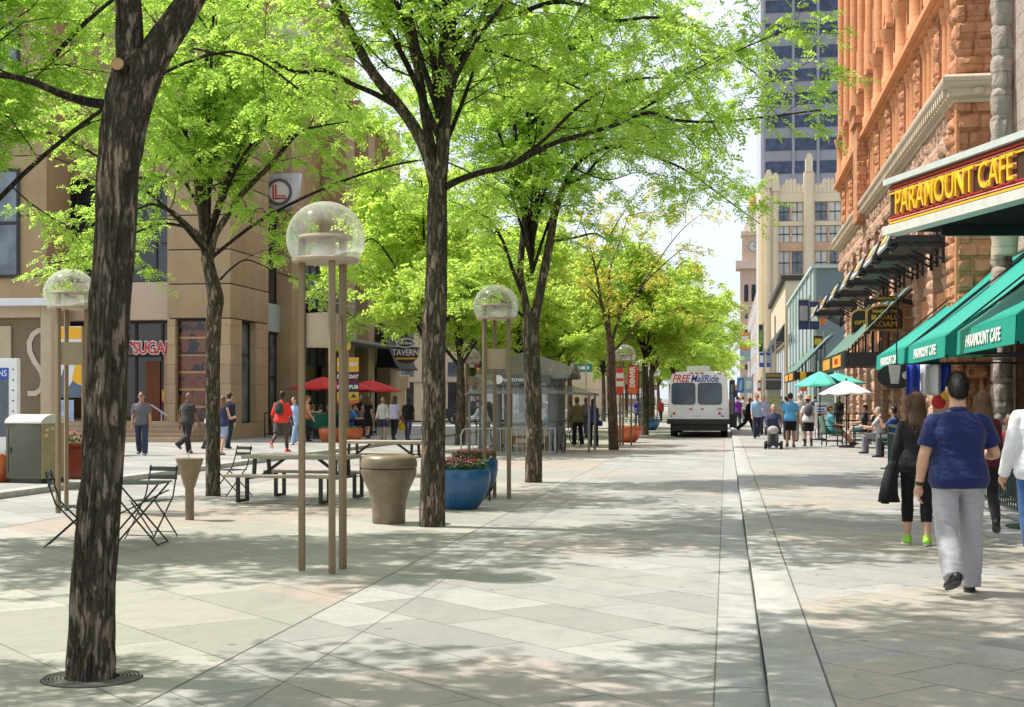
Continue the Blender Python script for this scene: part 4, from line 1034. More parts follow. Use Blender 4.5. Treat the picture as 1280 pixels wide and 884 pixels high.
umb_at(1058, 476, 46.0, .88, cloth((.80, .79, .77), .1), 'plain white terrace umbrella above the green chairs', drop=.42)
umb_at(1025, 464, 54.0, 1.05, cloth((.10, .52, .42), .1), 'large teal umbrella behind the white one', drop=.56, rz=.4)
umb_at(1046, 466, 60.0, 1.25, cloth((.10, .52, .42), .1), 'second teal umbrella, farther and mostly hidden by the nearer teal one', drop=.45)
for px, py, dc, r, lb in ((404, 471, 60.5, 1.5, 'left red umbrella over the terrace at the corner building'), (432, 473, 64, 1.4, 'middle red umbrella behind the festive yellow banner'), (463, 475, 66, 1.5, 'right red umbrella nearest the black slanted awning')):
    umb_at(px, py, dc, r, cloth((.68, .03, .035), .1), lb, drop=.52, rz=.3)
def terrace_chair(label, px, py, rz, m, src=None, z=KERB):
    g = gp(px, py, z)
    if src: return dup(src, g, rz, label)
    t = thing('terrace_chair', label, 'chair', g, rz, 'slung terrace chairs')
    b = B(); b.box(-.27, .27, -.25, .27, .40, .44); b.build('seat', m, t, bevel=.01)
    b = B(); b.box(-.27, .27, -.02, .02, 0, .55, Matrix.Translation((0, -.25, .45)) @ Matrix.Rotation(R(14), 4, 'X')); b.build('backrest', m, t, bevel=.01)
    for x_ in (-.28, .28):
        for y_ in (-.27, .27): B().bar((x_, y_, 0), (x_, y_, .64 if y_ > 0 else .66), .035).build('leg', m_black, t)
        B().bar((x_, -.3, .65), (x_, .32, .65), .05, .03).build('armrest', m_black, t)
    b = B()
    for x_ in (-.28, .28): b.bar((x_, -.27, .15), (x_, .27, .15), .025)
    b.bar((-.28, .27, .38), (.28, .27, .38), .03); b.bar((-.28, -.27, .38), (.28, -.27, .38), .03); b.build('frame', m_black, t)
    return t
tc = terrace_chair('green slung chair under the white umbrella, back to the walkway', 1040, 557, R(-78), cloth((.02, .12, .085)))
terrace_chair('green chair facing the other under the white umbrella', 1078, 555, R(80), None, tc)
terrace_chair('green chair of the man drinking behind the far railing', 1118, 572, R(60), None, tc)
terrace_chair('chair of the man in maroon behind the near railing', 1260, 612, R(170), None, tc)
t = thing('dark_railing', 'low black bar railing behind the green chairs', 'railing', gp(1023, 549, KERB), R(12))
b = B()
for x_ in (0, 1.2, 2.4, 3.6): b.bar((x_, 0, 0), (x_, 0, 1.0), .05)
b.build('post', m_black, t)
b = B()
for z_ in (.98, .72, .2): b.bar((0, 0, z_), (3.6, 0, z_), .04)
b.build('rail', m_black, t)
t = thing('menu_board', 'white menu board with orange dish picture behind the green chair', 'sign', gp(1028, 547, KERB), R(3))
b = B(); b.box(-.3, .3, 0, .04, .35, 1.42); b.build('panel', m_white, t, bevel=.008); B().box(-.2, .06, -.006, -.002, .55, .95).build('picture', mat('dish_orange', (.55, .25, .08), .6, .5, 14, 0), t)
b = B(); b.bar((-.28, .02, 0), (-.28, .02, .4), .03); b.bar((.28, .02, 0), (.28, .02, .4), .03); b.build('leg', m_black, t)
for k, (z_, w_) in enumerate(((1.25, .4), (1.12, .3), (1.02, .36))): B().box(-.22, -.22 + w_, -.006, -.002, z_, z_ + .05).build('text_line', m_blue, t)
t = thing('cafe_table', 'round cafe table behind the near railing with dishes and flowers', 'table', gp(1272, 628, KERB), 0)
B().lathe([(.4, .72), (.42, .73), (.42, .75), (.01, .755)], 24).build('tabletop', m_green, t); B().lathe([(.2, 0), (.2, .02), (.03, .04), (.03, .72)], 12).build('pedestal', m_black, t)
# transit information pylon
PD = 66.0
p = W(967, 0, PD); p.z = KERB
pz = lambda y: E + (HY - y) * PD / F - KERB
t = thing('transit_pylon', 'grey transit information pylon with map case on the right sidewalk', 'sign', p)
B().box(-.33, .33, -.1, .1, 0, pz(487)).build('body', mat('pylon_grey', (.40, .41, .43), .4, .08), t, bevel=.01)
B().box(-.36, .36, -.14, .14, pz(487), pz(466)).build('header', mat('pylon_dark', (.10, .10, .11), .4, .1), t, bevel=.01)
B().box(-.32, .32, -.15, -.143, pz(471), pz(468)).build('header_sign', mat('pylon_gold', (.42, .30, .05), .5, .2), t)
B().box(-.36, .36, -.15, -.143, pz(475.5), pz(474)).build('band', m_steel, t)
B().box(-.2, .22, -.112, -.104, pz(510), pz(491)).build('map_case', mat('map_green', (.45, .48, .22), .5, .3, 9, 0), t)
b = B(); b.bar((.07, 0, pz(466)), (.07, 0, pz(395)), .07); b.build('mast', m_steel, t)
p = W(1004, 0, 62.0); p.z = KERB; qz = lambda y: E + (HY - y) * 62 / F - KERB
t = thing('orange_sign', 'small yellow and orange double sign on a post right of the pylon', 'sign', p)
b = B(); b.bar((0, 0, 0), (0, 0, qz(463)), .05); b.build('post', m_steel, t)
B().cbox((0, -.04, qz(471)), (.24, .05, .4)).build('upper_panel', m_yel, t, bevel=.03); B().cbox((.02, -.04, qz(483)), (.3, .05, .42)).build('lower_panel', m_orange, t, bevel=.05)
# ============================================================ left corner building of tan panels
m_pan = N('tan_panel'); v_ = m_pan.coord(); n_a = m_pan.gen(m_pan.n('Mapping', None, Vector=v_, Scale=(2.5, 2.5, .18)), 1.0, 6, .65); n_b = m_pan.gen(v_, 1.1, 5); n_c = m_pan.gen(v_, 70, 3)
c_a = m_pan.mix(m_pan.ramp(n_b, .3, .7), (.34, .245, .142), (.41, .305, .185)); c_a = m_pan.mix(m_pan.math('MULTIPLY', m_pan.ramp(n_a, .5, .75), .45), c_a, (.27, .19, .11)); c_a = m_pan.mix(m_pan.math('MULTIPLY', m_pan.ramp(n_c, .45, .7), .2), c_a, (.28, .21, .13))
m_pan = m_pan.finish(m_pan.bsdf(c_a, .75, 0, n_c, .2, .01, .3))
_mats['tan_panel'] = m_pan; m_pand = mat('tan_panel_dark_joint', (.06, .045, .03), .8, .1)
m_pink2 = mat('pale_spandrel', (.60, .48, .37), .7, .05, 1, .08, 90); m_base = stone('limestone_base', (.46, .335, .21), 1.1, .75, .01, .12, .14)
CB = gp(288, 550, KERB); CX, CY = CB.x, CB.y           # its street corner
bzf = lambda y, d=None: E + (HY - y) * (d or 55.3) / F
H1 = 22.0
t = thing('corner_building', 'tan panelled corner building with candy shop entrance behind the left trunks', 'building', (CX, CY, 0))
def band_wall(name, x0, x1, y0, y1, z0, z1, m, step=1.32, j=.045):
    b = B(); z = z0
    while z < z1 - .05:
        z2 = min(z + step, z1); b.box(x0, x1, y0, y1, z + j, z2); z = z2
    b.build(name, m, t, w=True, bevel=.01)
    B().box(x0 + .07, x1 - .07, y0 + .07, y1 - .07, z0, z1).build('joint_core', m_pand, t, w=True)  # dark brown core seen in the joints between the panel courses
zs = bzf(400)
xB0 = onY(209, 400, CY).x
band_wall('pier', xB0, CX, CY, CY + 4.6, zs, H1, m_pan)
# shop floor of the corner pier: limestone piers with a dark window on both faces
wl = onY(219, 0, CY).x; wr = onY(266, 0, CY).x
B().box(wr, CX, CY + .02, CY + 1.2, KERB, zs).build('base_pier', m_base, t, w=True); B().box(xB0, wl, CY + .02, CY + 1, KERB, zs).build('base_pier', m_base, t, w=True)
B().box(wl, wr, CY + .02, CY + 1, KERB, bzf(531)).build('base_sill', m_base, t, w=True)
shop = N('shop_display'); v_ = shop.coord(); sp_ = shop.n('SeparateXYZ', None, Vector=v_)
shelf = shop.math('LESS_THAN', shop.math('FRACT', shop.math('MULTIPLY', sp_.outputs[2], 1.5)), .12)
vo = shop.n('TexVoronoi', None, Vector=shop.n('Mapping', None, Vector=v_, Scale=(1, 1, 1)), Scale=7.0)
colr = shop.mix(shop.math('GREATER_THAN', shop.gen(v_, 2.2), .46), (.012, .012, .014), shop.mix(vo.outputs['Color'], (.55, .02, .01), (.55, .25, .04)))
colr = shop.mix(shelf, shop.mix(.72, colr, (.01, .01, .012)), (.45, .22, .08))  # the lit shelves inside are painted as orange strips and red patches
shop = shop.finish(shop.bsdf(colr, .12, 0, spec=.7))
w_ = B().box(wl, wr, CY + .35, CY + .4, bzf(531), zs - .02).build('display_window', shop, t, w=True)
def frames(wn, x0, x1, y, z0, z1, nx, zz, th=.06, ax='x'):
    b = B()
    for k in range(nx + 1):
        q = x0 + (x1 - x0) * k / nx
        if ax == 'x': b.box(q - th / 2, q + th / 2, y - .05, y, z0, z1)
        else: b.box(y, y + .05, q - th / 2, q + th / 2, z0, z1)
    for z in [z0 + th / 2, z1 - th / 2] + list(zz):
        if ax == 'x': b.box(x0, x1, y - .045, y - .002, z - th / 2, z + th / 2)
        else: b.box(y + .002, y + .045, x0, x1, z - th / 2, z + th / 2)
    par = wn.parent.location
    o = b.build('frame', m_black, wn); o.data.transform(Matrix.Translation(-par))
frames(w_, wl, wr, CY + .34, bzf(531), zs - .02, 1, [bzf(442)])
# street face of the corner: window strip
CY2 = CY + 4.6
ya_, yb_ = onX(303, 0, CX).y, onX(321, 0, CX).y
B().box(CX - 1, CX - .02, CY + 1.21, ya_, KERB, zs).build('base_pier', m_base, t, w=True); B().box(CX - 1, CX - .02, yb_, CY2, KERB, zs).build('base_pier', m_base, t, w=True)
B().box(CX - 1, CX - .02, ya_, yb_, KERB, bzf(530)).build('base_sill', m_base, t, w=True)
w_ = B().box(CX - .40, CX - .35, ya_, yb_, bzf(530), zs - .02).build('display_window', m_glass2, t, w=True); frames(w_, ya_, yb_, CX - .34, bzf(530), zs - .02, 1, [bzf(442)], ax='y')
# entrance bay left of the pier
yE = CY + 1.4
xe0 = onY(60, 0, yE).x
B().box(xe0, xB0 - .002, yE, yE + .4, bzf(398), bzf(350)).build('spandrel', m_pink2, t, w=True, bevel=.01)
w_ = B().box(xe0, xB0 - .002, yE + .3, yE + .36, bzf(350), bzf(215)).build('window', m_glass, t, w=True); frames(w_, xe0, xB0, yE + .29, bzf(350), bzf(215), 5, [bzf(300)])
B().box(xe0, xB0 - .002, yE, yE + .4, bzf(215), H1).build('upper_wall', m_pan, t, w=True)
w_ = B().box(xe0, xB0 - .002, yE + .9, yE + .96, KERB + .75, bzf(398)).build('shop_front', glass_dark('candy_front', (.025, .016, .012), .1), t, w=True)
frames(w_, xe0, xB0, yE + .89, KERB + .75, bzf(398), 5, [bzf(443)], .1)
xd0, xd1 = onY(192, 0, yE).x, onY(207, 0, yE).x
B().box(xd1 - .05, xB0, yE - .05, yE + .9, KERB, bzf(442)).build('door_pier', m_base, t, w=True)
B().box(onY(172, 0, yE).x, onY(190, 0, yE).x, yE + .80, yE + .84, KERB + .75, bzf(450)).build('open_door', mat('door_brown', (.16, .045, .015), .5, .2), t, w=True)
b = B(); xs_, xq_ = onY(193, 0, yE).x, onY(203, 0, yE).x
b.box(xs_, xq_, yE + .78, yE + .80, bzf(520), bzf(470)); b.build('poster', mat('poster_dark', (.10, .02, .03), .5, .5, 6, 0), t, w=True)
B().box(xs_, xq_, yE + .765, yE + .778, bzf(499), bzf(487)).build('poster_yellow', m_yel, t, w=True)
B().box(xs_, xq_, yE + .768, yE + .779, bzf(503), bzf(499.4)).build('poster_orange', m_orange, t, w=True)
pxs = onY(184, 434, yE)
text('shop_lettering', "IT'SUGAR", .66, m_white, t, (pxs.x, yE - .06, bzf(434.5)), (1, 0, 0), sx=.78, bold=.05, ext=.04)
text('shop_lettering', "IT'SUGAR", .66, mat('letter_red', (0, 0, 0)), t, (pxs.x, yE - .125, bzf(434.5)), (1, 0, 0), sx=.78, bold=.004, ext=.02)
# steps with a landing and handrail
y0s = gp(150, 566, KERB).y; y0s = CY - 3.3
b = B()
for k in range(4):
    b.box(onY(40, 0, CY).x, wr + .2, y0s + .38 * k, CY + .9, KERB + .17 * k + (.002 if k else 0), KERB + .17 * (k + 1))
b.build('steps', mat('step_stone', (.40, .29, .19), .7, .15, 2, .15, 80), t, w=True, bevel=.015)
hr = W(216, 0, 54.0)
b = B(); zA, zB = bzf(507, 53), bzf(527, 53)
b.bar((onY(186, 0, 52.5).x, 52.5, zA), (onY(190, 0, 52.5).x, 52.5, zA), .06); b.bar((onY(190, 0, 52.5).x, 52.5, zA), (onY(218, 0, 52.5).x, 52.5, zB), .06); b.bar((onY(218, 0, 52.5).x, 52.5, zB), (onY(228, 0, 52.5).x, 52.5, zB), .06)
b.bar((onY(202, 0, 52.5).x, 52.5, KERB + .3), (onY(202, 0, 52.5).x, 52.5, bzf(516, 53)), .05); b.bar((onY(222, 0, 52.5).x, 52.5, KERB), (onY(222, 0, 52.5).x, 52.5, zB), .05)
b.build('handrail', m_steel, t, w=True)
# left wing nearer the camera, with upper windows
yL = CY - 1.2
xl0 = onY(-220, 0, yL).x; xl1 = onY(58, 0, yL).x
band_wall('wing_wall', xl0, xl1, yL, yL + 2, bzf(420, 53.5), H1, m_pan, 2.3)
B().box(xl0, xl1, yL + .03, yL + 1, KERB, bzf(420, 53.5)).build('wing_base', m_base, t, w=True)
for x0_, x1_ in ((-120, -92), (-6, 24)):
    for z0_, z1_ in ((345, 206), (150, 20)):
        w_ = B().box(onY(x0_, 0, yL).x, onY(x1_, 0, yL).x, yL - .06, yL - .03, bzf(z0_, 53.5), bzf(z1_, 53.5)).build('window', m_glass2, t, w=True)
        frames(w_, onY(x0_, 0, yL).x, onY(x1_, 0, yL).x, yL - .061, bzf(z0_, 53.5), bzf(z1_, 53.5), 1, [bzf((z0_ + z1_) / 2, 53.5)], .12)
b = B(); b.box(xl0, CX - 1.5, CY + 5, CY + 24, 0, H1); b.build('core', m_pan, t, w=True)
# street side beyond the corner: recessed glass bays between tan columns
yEnd = onX(497, 0, CX).y
b = B(); b.box(CX - 8, CX - 1.2, CY2 + .01, yEnd - .3, zs, 15.6); b.build('street_wall', m_pan, t, w=True)
def bay(px0, px1, py0, py1, m, name, d=.9, fr=None):
    a, c = onX(px0, 0, CX).y, onX(px1, 0, CX).y
    dd = (onX(px0, 0, CX) - Vector((0, 0, E))); dc = W(px0, HY, 1.0); 
    u = (px0 - 640) / F; dc = CX / (u * cs - sn)
    z0, z1 = E + (HY - py0) * dc / F, E + (HY - py1) * dc / F
    w_ = B().box(CX - d, CX - d + .06, a, c, z0, z1).build(name, m, t, w=True)
    if fr: frames(w_, a, c, CX - d + .062, z0, z1, fr, [z0 + (z1 - z0) * .5], .1, ax='y')
    return w_
m_aqua = mat('pale_blue_panel', (.36, .48, .50), .35, .05)
bay(336, 362, 412, 376, m_aqua, 'blue_panel', .5)
bay(336, 362, 528, 412, m_glass2, 'shop_window', .7, 3)
bay(336, 362, 374, 255, m_glass, 'upper_window', .7, 3)
for px0, px1 in ((362, 378), (431, 441), (458, 466), (486, 498)):
    a, c = onX(px0, 0, CX).y, onX(px1, 0, CX).y
    B().box(CX - 1.2, CX + .1, a, c, KERB, 17 if px0 > 480 else 15.6).build('column', m_pan if px0 != 486 else m_pan, t, w=True, bevel=.02)
bay(378, 431, 545, 470, m_glass, 'shop_window', 1.1, 6)
bay(378, 431, 455, 290, m_glass2, 'upper_window', 1.15, 6)
bay(441, 458, 428, 405, m_white, 'white_panel', .6); bay(441, 458, 405, 392, mat('green_panel', (.10, .22, .04), .4, .1), 'green_panel', .6); bay(441, 458, 545, 430, m_glass, 'shop_window', .8, 2); bay(441, 458, 390, 300, m_glass2, 'upper_window', .8, 2)
bay(466, 486, 545, 455, m_glass, 'shop_window', .8, 2); bay(466, 486, 420, 385, m_glass, 'upper_window', .55, 1)
# balcony rails and a slim entrance canopy
a, c = onX(374, 0, CX).y, onX(432, 0, CX).y
b = B()
for z_ in (6.2, 6.45, 6.7, 6.95): b.bar((CX + .5, a, z_), (CX + .5, c, z_), .05)
for k in range(6): y_ = a + (c - a) * k / 5; b.bar((CX + .5, y_, 5.9), (CX + .5, y_, 7.0), .06)
b.build('balcony_rail', m_steel, t, w=True)
B().box(CX - 1.1, CX + .55, a, c, 5.7, 5.88).build('balcony', m_black, t, w=True)
a, c = onX(376, 0, CX).y, onX(466, 0, CX).y
b = B(); b.box(CX - .8, CX + 1.4, a, c, 4.35, 4.5); b.build('entrance_canopy', mat('canopy_grey', (.22, .22, .22), .4, .1), t, w=True, bevel=.02)
# roofline pergola
b = B()
for k in range(9): y_ = CY + 6 + k * 2.4; b.bar((CX - 6, y_, 16.6), (CX + .4, y_, 16.6), .3, .4)
b.bar((CX, CY + 5, 16.2), (CX, yEnd, 16.2), .4, .4); b.build('roof_pergola', m_pan, t, w=True)
# black slanted awning at its far end
a, c = onX(468, 0, CX).y, onX(494, 0, CX).y
t2 = thing('black_awning', 'tall black slanted awning beside the tavern sign', 'awning', (CX + .1, (a + c) / 2, 4.3))
b = B(); zz0, zz1 = E + (HY - 459) * 75 / F, E + (HY - 405) * 75 / F
b.prism([(CX + .12, c, zz0), (CX + 1.35, c, zz0), (CX + 1.2, c, zz0 + .12), (CX + .25, c, zz1)], (0, a - c, 0)); b.build('canopy', cloth((.016, .017, .02), .1), t2, w=True)
b = B(); b.bar((CX + .1, c - .1, zz0 - .04), (CX + 1.35, c - .1, zz0 - .04), .05); b.bar((CX + 1.3, c, zz0 - .04), (CX + 1.3, a, zz0 - .04), .05); b.build('frame', m_black, t2, w=True)
# round letter sign
p = W(349, 240, 60.5)
t2 = thing('letter_sign', 'silver shield sign with ring and red bulb letter L high on the corner building', 'sign', p)
k_ = 60.5 / F
m_sil = mat('sign_silver', (.55, .56, .60), .3, .1, 3, 0, metal=.3)
b = B(); b.prism([(x_ * k_, 0, z_ * k_) for x_, z_ in ((-27, 23), (27, 23), (23, -6), (16, -18), (5, -23), (-7, -22), (-18, -14), (-23, -4))], (0, .35, 0)); b.build('shield', m_sil, t2, bevel=.03)
b = B(); b.rings([[((15 + 2 * math.cos(a)) * k_ * math.cos(q), -.02 + 2.4 * k_ * math.sin(a), (15 + 2 * math.cos(a)) * k_ * math.sin(q)) for a in [2 * PI * j / 6 for j in range(6)]] for q in [2 * PI * j / 36 for j in range(37)]], True, False); b.build('ring', mat('sign_dark', (.12, .12, .14), .4, .1), t2)
b = B(); b.prism([(13.2 * k_ * math.cos(2 * PI * j / 32), -.02, 13.2 * k_ * math.sin(2 * PI * j / 32)) for j in range(32)], (0, .018, 0)); b.build('disc', m_white, t2)
b = B(); b.box(-8 * k_, -3 * k_, -.06, -.021, -9 * k_, 9 * k_); b.box(-3 * k_ + .002, 9 * k_, -.06, -.021, -9 * k_, -4.5 * k_); b.build('letter', m_red, t2)
b = B()
for j in range(7): b.ell((-5.5 * k_, -.07, (8 - j * 2.5) * k_), .035, 6, 4)
for j in range(5): b.ell(((-3 + j * 2.6) * k_, -.07, -6.8 * k_), .035, 6, 4)
b.build('bulbs', m_white, t2)
b = B(); b.bar((-27 * k_, .2, .3), (-50 * k_, .4, .3), .08); b.build('bracket', m_black, t2)
p = W(357, 50, 62)
t2 = thing('roof_sign', 'white rounded sign drum showing through the leaves above the letter sign', 'sign', p)
b = B(); b.prism([(1.1 * math.cos(2 * PI * j / 28), 0, 1.0 * math.sin(2 * PI * j / 28)) for j in range(28)], (0, .4, 0)); b.build('drum', m_white, t2, bevel=.03)
b = B(); b.bar((0, .2, -1.0), (0, .2, -2.4), .12); b.build('stem', m_black, t2)
# tavern blade sign
TD = 75.0; k_ = TD / F
p = W(507, 441, TD)
t2 = thing('tavern_sign', 'dark oval hanging sign lettered TAVERN under a vertical letter blade', 'sign', p)
m_dkb = mat('sign_bronze', (.07, .055, .04), .5, .15)
def oval(rx, rz, y, cz, th): return [(rx * k_ * math.cos(2 * PI * j / 28), y, (cz + rz * math.sin(2 * PI * j / 28)) * k_) for j in range(28)]
B().prism([(x_ * k_, 0, z_ * k_) for x_, z_ in ((-17, 7), (17, 7), (15, -5), (9, -12), (0, -14), (-9, -12), (-15, -5))], (0, .3, 0)).build('lower_panel', m_dkb, t2, bevel=.03)
B().prism(oval(11, 5, -.03, 12, 0), (0, .36, 0)).build('upper_panel', m_dkb, t2, bevel=.03)
b = B(); P = oval(11.3, 5.3, -.04, 12, 0)
for j in range(28): b.bar(P[j], P[(j + 1) % 28], .06)
b.build('upper_rim', m_white, t2)
text('lettering', 'TAVERN', 11 * k_, m_white, t2, (0, -.03, 0), (1, 0, 0), w=False, bold=.01, sx=.82)
text('lettering', '16th Street', 5 * k_, m_white, t2, (0, -.05, 12 * k_), (1, 0, 0), w=False, bold=.008, sx=.8)
B().box(-13 * k_, 13 * k_, -.02, -.004, -8.5 * k_, -6 * k_).build('gold_line', m_yel, t2)
B().box(-7.5 * k_, 2 * k_, .02, .32, 20 * k_, 95 * k_).build('blade', m_dkb, t2, bevel=.02)
for j, ch_ in enumerate('HARRYS'[::-1]): text('blade_letter', ch_, 10.5 * k_, m_white, t2, (-2.5 * k_, 0, (26 + 11 * j) * k_), (1, 0, 0), w=False, bold=.012)
b = B(); b.bar((-7 * k_, .15, 30 * k_), (-16 * k_, .15, 30 * k_), .1); b.bar((-7 * k_, .15, 80 * k_), (-16 * k_, .15, 80 * k_), .1); b.build('bracket', m_black, t2)
p = W(523, 396, 82); t2 = thing('street_sign', 'small blue street name sign right of the vertical letter blade', 'sign', p)
B().box(-.34, .34, 0, .04, -.18, .18).build('panel', m_blue, t2); b = B(); b.bar((.3, .05, .2), (.3, .05, 1.6), .06); b.bar((.3, .05, 1.6), (-1.5, .05, 1.6), .06); b.build('bracket', m_steel, t2)
B().box(-.28, .28, -.008, -.002, -.05, .06).build('text_line', m_white, t2)
# festive banner on a pole
FD = 56.0; k_ = FD / F
p = W(430, HY, FD); p.z = KERB
t2 = thing('festival_banner', 'yellow and red festival banner with black lettering on a pole', 'banner', p)
hz = lambda y: E + (HY - y) * k_ - KERB
b = B(); b.bar((5 * k_, .03, 0), (5 * k_, .03, hz(432)), .06); b.build('pole', m_tan, t2)
for x0, x1 in ((-9, 3.4), (6, 19)):
    for (y0, y1, m_) in ((465, 447, m_yel), (478, 465.3, mat('banner_plum', (.10, .02, .025), .6, .2)), (490, 478.3, m_black), (500, 490.3, m_yel), (504, 500.3, m_orange)):
        B().box(x0 * k_, x1 * k_, -.01, .01, hz(y0), hz(y1)).build('banner_band', m_, t2)
    xm = (x0 + x1) / 2 * k_
    text('lettering', 'FEST', 5 * k_, m_white, t2, (xm, -.016, hz(456)), (1, 0, 0), w=False, bold=.01)
    text('lettering', 'DAY', 6 * k_, m_white, t2, (xm, -.016, hz(471)), (1, 0, 0), w=False, bold=.01)
    text('lettering', 'PUB', 6.5 * k_, m_white, t2, (xm, -.016, hz(484)), (1, 0, 0), w=False, bold=.01)
    B().prism([(xm - 4 * k_, -.014, hz(497)), (xm + 4 * k_, -.014, hz(497)), (xm, -.014, hz(492))], (0, .003, 0)).build('emblem', m_black, t2)
b = B(); b.prism([(5 * k_ + 4 * k_ * math.cos(2 * PI * j / 20), -.03, hz(433) + 5 * k_ * math.sin(2 * PI * j / 20)) for j in range(20)], (0, .03, 0)); b.build('disc', m_yel, t2)
# terrace fittings on the left: dark planters, tables
def terrace_table(px, py, label, src=None):
    g = gp(px, py, KERB)
    if src: return dup(src, g, .2, label)
    t = thing('terrace_table', label, 'table', g, 0, 'dark terrace tables')
    B().box(-.4, .4, -.4, .4, .70, .74).build('tabletop', m_black, t); b = B(); b.bar((0, 0, 0), (0, 0, .7), .07); b.box(-.25, .25, -.25, .25, 0, .03); b.build('pedestal', m_black, t)
    b = B(); b.lathe([(.1, .745), (.14, .76), (.01, .75)], 12, (.1, .1, 0)); b.lathe([(.03, .745), (.03, .88), (.025, .88)], 10, (-.15, .05, 0)); b.build('tableware', m_white, t)
    return t
tt_ = terrace_table(396, 548, 'dark terrace table under the left red umbrella'); terrace_table(444, 546, 'dark terrace table under the right red umbrella, near the woman in the black dress', tt_); terrace_table(420, 543, 'dark terrace table between the red umbrellas, behind the orange bowls', tt_)
def terrace_rail(px0, px1, py, label):
    a, c = gp(px0, py, KERB), gp(px1, py, KERB); L = (c - a).length
    t = thing('terrace_rail', label, 'railing', a, math.atan2(c.y - a.y, c.x - a.x), 'black terrace rails')
    b = B(); b.bar((0, 0, 1.0), (L, 0, 1.0), .05); b.bar((0, 0, .15), (L, 0, .15), .04); b.bar((0, 0, 0), (0, 0, 1), .05); b.bar((L, 0, 0), (L, 0, 1), .05); b.build('frame', m_black, t)
    b = B()
    for k in range(1, int(L / .18)): b.bar((k * .18, 0, .15), (k * .18, 0, 1.0), .02)
    b.build('bars', m_black, t)
terrace_rail(331, 341, 547, 'short black rail against the limestone base, left of the man in red'); terrace_rail(384, 410, 548, 'black terrace rail under the left red umbrella'); terrace_rail(436, 470, 544, 'black terrace rail under the right red umbrella')
# ============================================================ buildings farther off
m_crm = mat('cream_render', (.60, .50, .35), .75, .08, .8, .08, 50); m_crm2 = mat('cream_stone', (.74, .63, .45), .7, .07, .5, .1, 40)
def win_grid(t, face, u0, u1, nu, z0, z1, nz, at_, fw=.62, fh=.62, m=None, sill=None):
    for i in range(nu):
        for j in range(nz):
            du, dz = (u1 - u0) / nu, (z1 - z0) / nz; a = u0 + du * (i + .5 - fw / 2); c = u0 + du * (i + .5 + fw / 2); z = z0 + dz * (j + .5 - fh / 2); zz = z + dz * fh
            if face == 'y':
                wn = B().box(a, c, at_ - .04, at_ + .02, z, zz).build('window', m or m_glass, t, w=True)
            else:
                wn = B().box(at_ - .02, at_ + .04, a, c, z, zz).build('window', m or m_glass, t, w=True)
YC = 101.0
xC = onY(578, 0, YC).x
t = thing('cream_building', 'cream building with tall shop windows across the side street, behind the tavern sign', 'building', (xC, YC, 0))
B().box(xC - 40, xC, YC, YC + 150, KERB, 13.5).build('wall', m_crm, t, w=True)
z_ = lambda y: E + (HY - y) * YC / F
for a, c in ((476, 489), (501, 517), (538, 553), (560, 575)):
    B().box(onY(a, 0, YC).x, onY(c, 0, YC).x, YC - .05, YC + .02, z_(531), z_(478)).build('shop_window', m_glass, t, w=True)
    for za, zc in ((470, 452), (432, 410), (392, 365)): B().box(onY(a, 0, YC).x, onY(c, 0, YC).x, YC - .05, YC + .02, z_(za), z_(zc)).build('window', m_glass2, t, w=True)
B().box(xC - 40, xC + .06, YC - .12, YC + 150, z_(477), z_(472)).build('string_course', m_pale, t, w=True)
B().box(xC - 40, xC + .3, YC - .3, YC + 150, 13.502, 14.1).build('cornice', m_pale, t, w=True)
for k in range(9):
    y_ = YC + 2.5 + k * 6.5
    B().box(xC - .02, xC + .05, y_, y_ + 4.2, .6, 4.0).build('shop_window', m_glass, t, w=True)
    for z0 in (5.4, 9.3): B().box(xC - .02, xC + .05, y_, y_ + 4.2, z0, z0 + 2.4).build('window', m_glass2, t, w=True)
xq = -20.5
for k, (y0, y1, hh, cc, lb) in enumerate(((255, 330, 11, (.34, .22, .15), 'low brown building far down the left side beyond the shelter'), (334, 420, 16, (.42, .38, .33), 'grey buildings closing the far left side of the street'))):
    t = thing('far_building', lb, 'building', (xq, y0, 0)); B().box(xq - 30, xq, y0, y1, 0, hh).build('wall', mat('far_wall_%s' % ('brown', 'grey')[k], cc, .8, .1, .3), t, w=True)
    win_grid(t, 'x', y0 + 1, y1 - 1, 8, 1, hh - .8, 3, xq + .02, .7, .6); B().box(xq - 30, xq + .25, y0 - .2, y1, hh + .002, hh + .5).build('cornice', m_pale, t, w=True)
# grey green building next to the sandstone one
XN = 5.75; Ya, Yb = Y1 + 18.5, 137.0
m_gg = mat('grey_green_panel', (.34, .42, .385), .55, .05, .6, .08, 40)
t = thing('grey_green_building', 'low grey green building with a sloping looking roofline past the sandstone one', 'building', (XN, Ya, 0))
B().box(XN, XN + 18, Ya, Yb, KERB, 10.4).build('wall', m_gg, t, w=True)
B().box(XN + .2, XN + 18, Ya - .05, Ya - .002, KERB, 10.38).build('end_wall', mat('blue_grey_panel', (.16, .21, .235), .6, .06), t, w=True)
B().box(XN - .15, XN + 18, Ya - .2, Yb, 10.402, 10.62).build('coping', mat('coping_pale', (.48, .55, .55), .5, .05), t, w=True)
for k in range(7):
    y_ = Ya + 2 + k * 5.2; B().box(XN - .10, XN - .002, y_, y_ + .5, KERB, 10.3).build('pilaster', m_gg, t, w=True)
    B().box(XN - .05, XN - .002, y_ + 1.2, y_ + 4.2, 4.6, 7.6).build('window', m_glass2, t, w=True)
    B().box(XN - .05, XN - .002, y_ + 1.0, y_ + 4.4, .5, 3.3).build('shop_window', m_glass, t, w=True)
B().box(6.0, 14, Y1 + .3, Ya - .3, KERB, 4.2).build('link_block', m_gg, t, w=True)
t = thing('corner_block', 'cream block with black window awnings beyond the grey green building', 'building', (5.6, 139, 0))
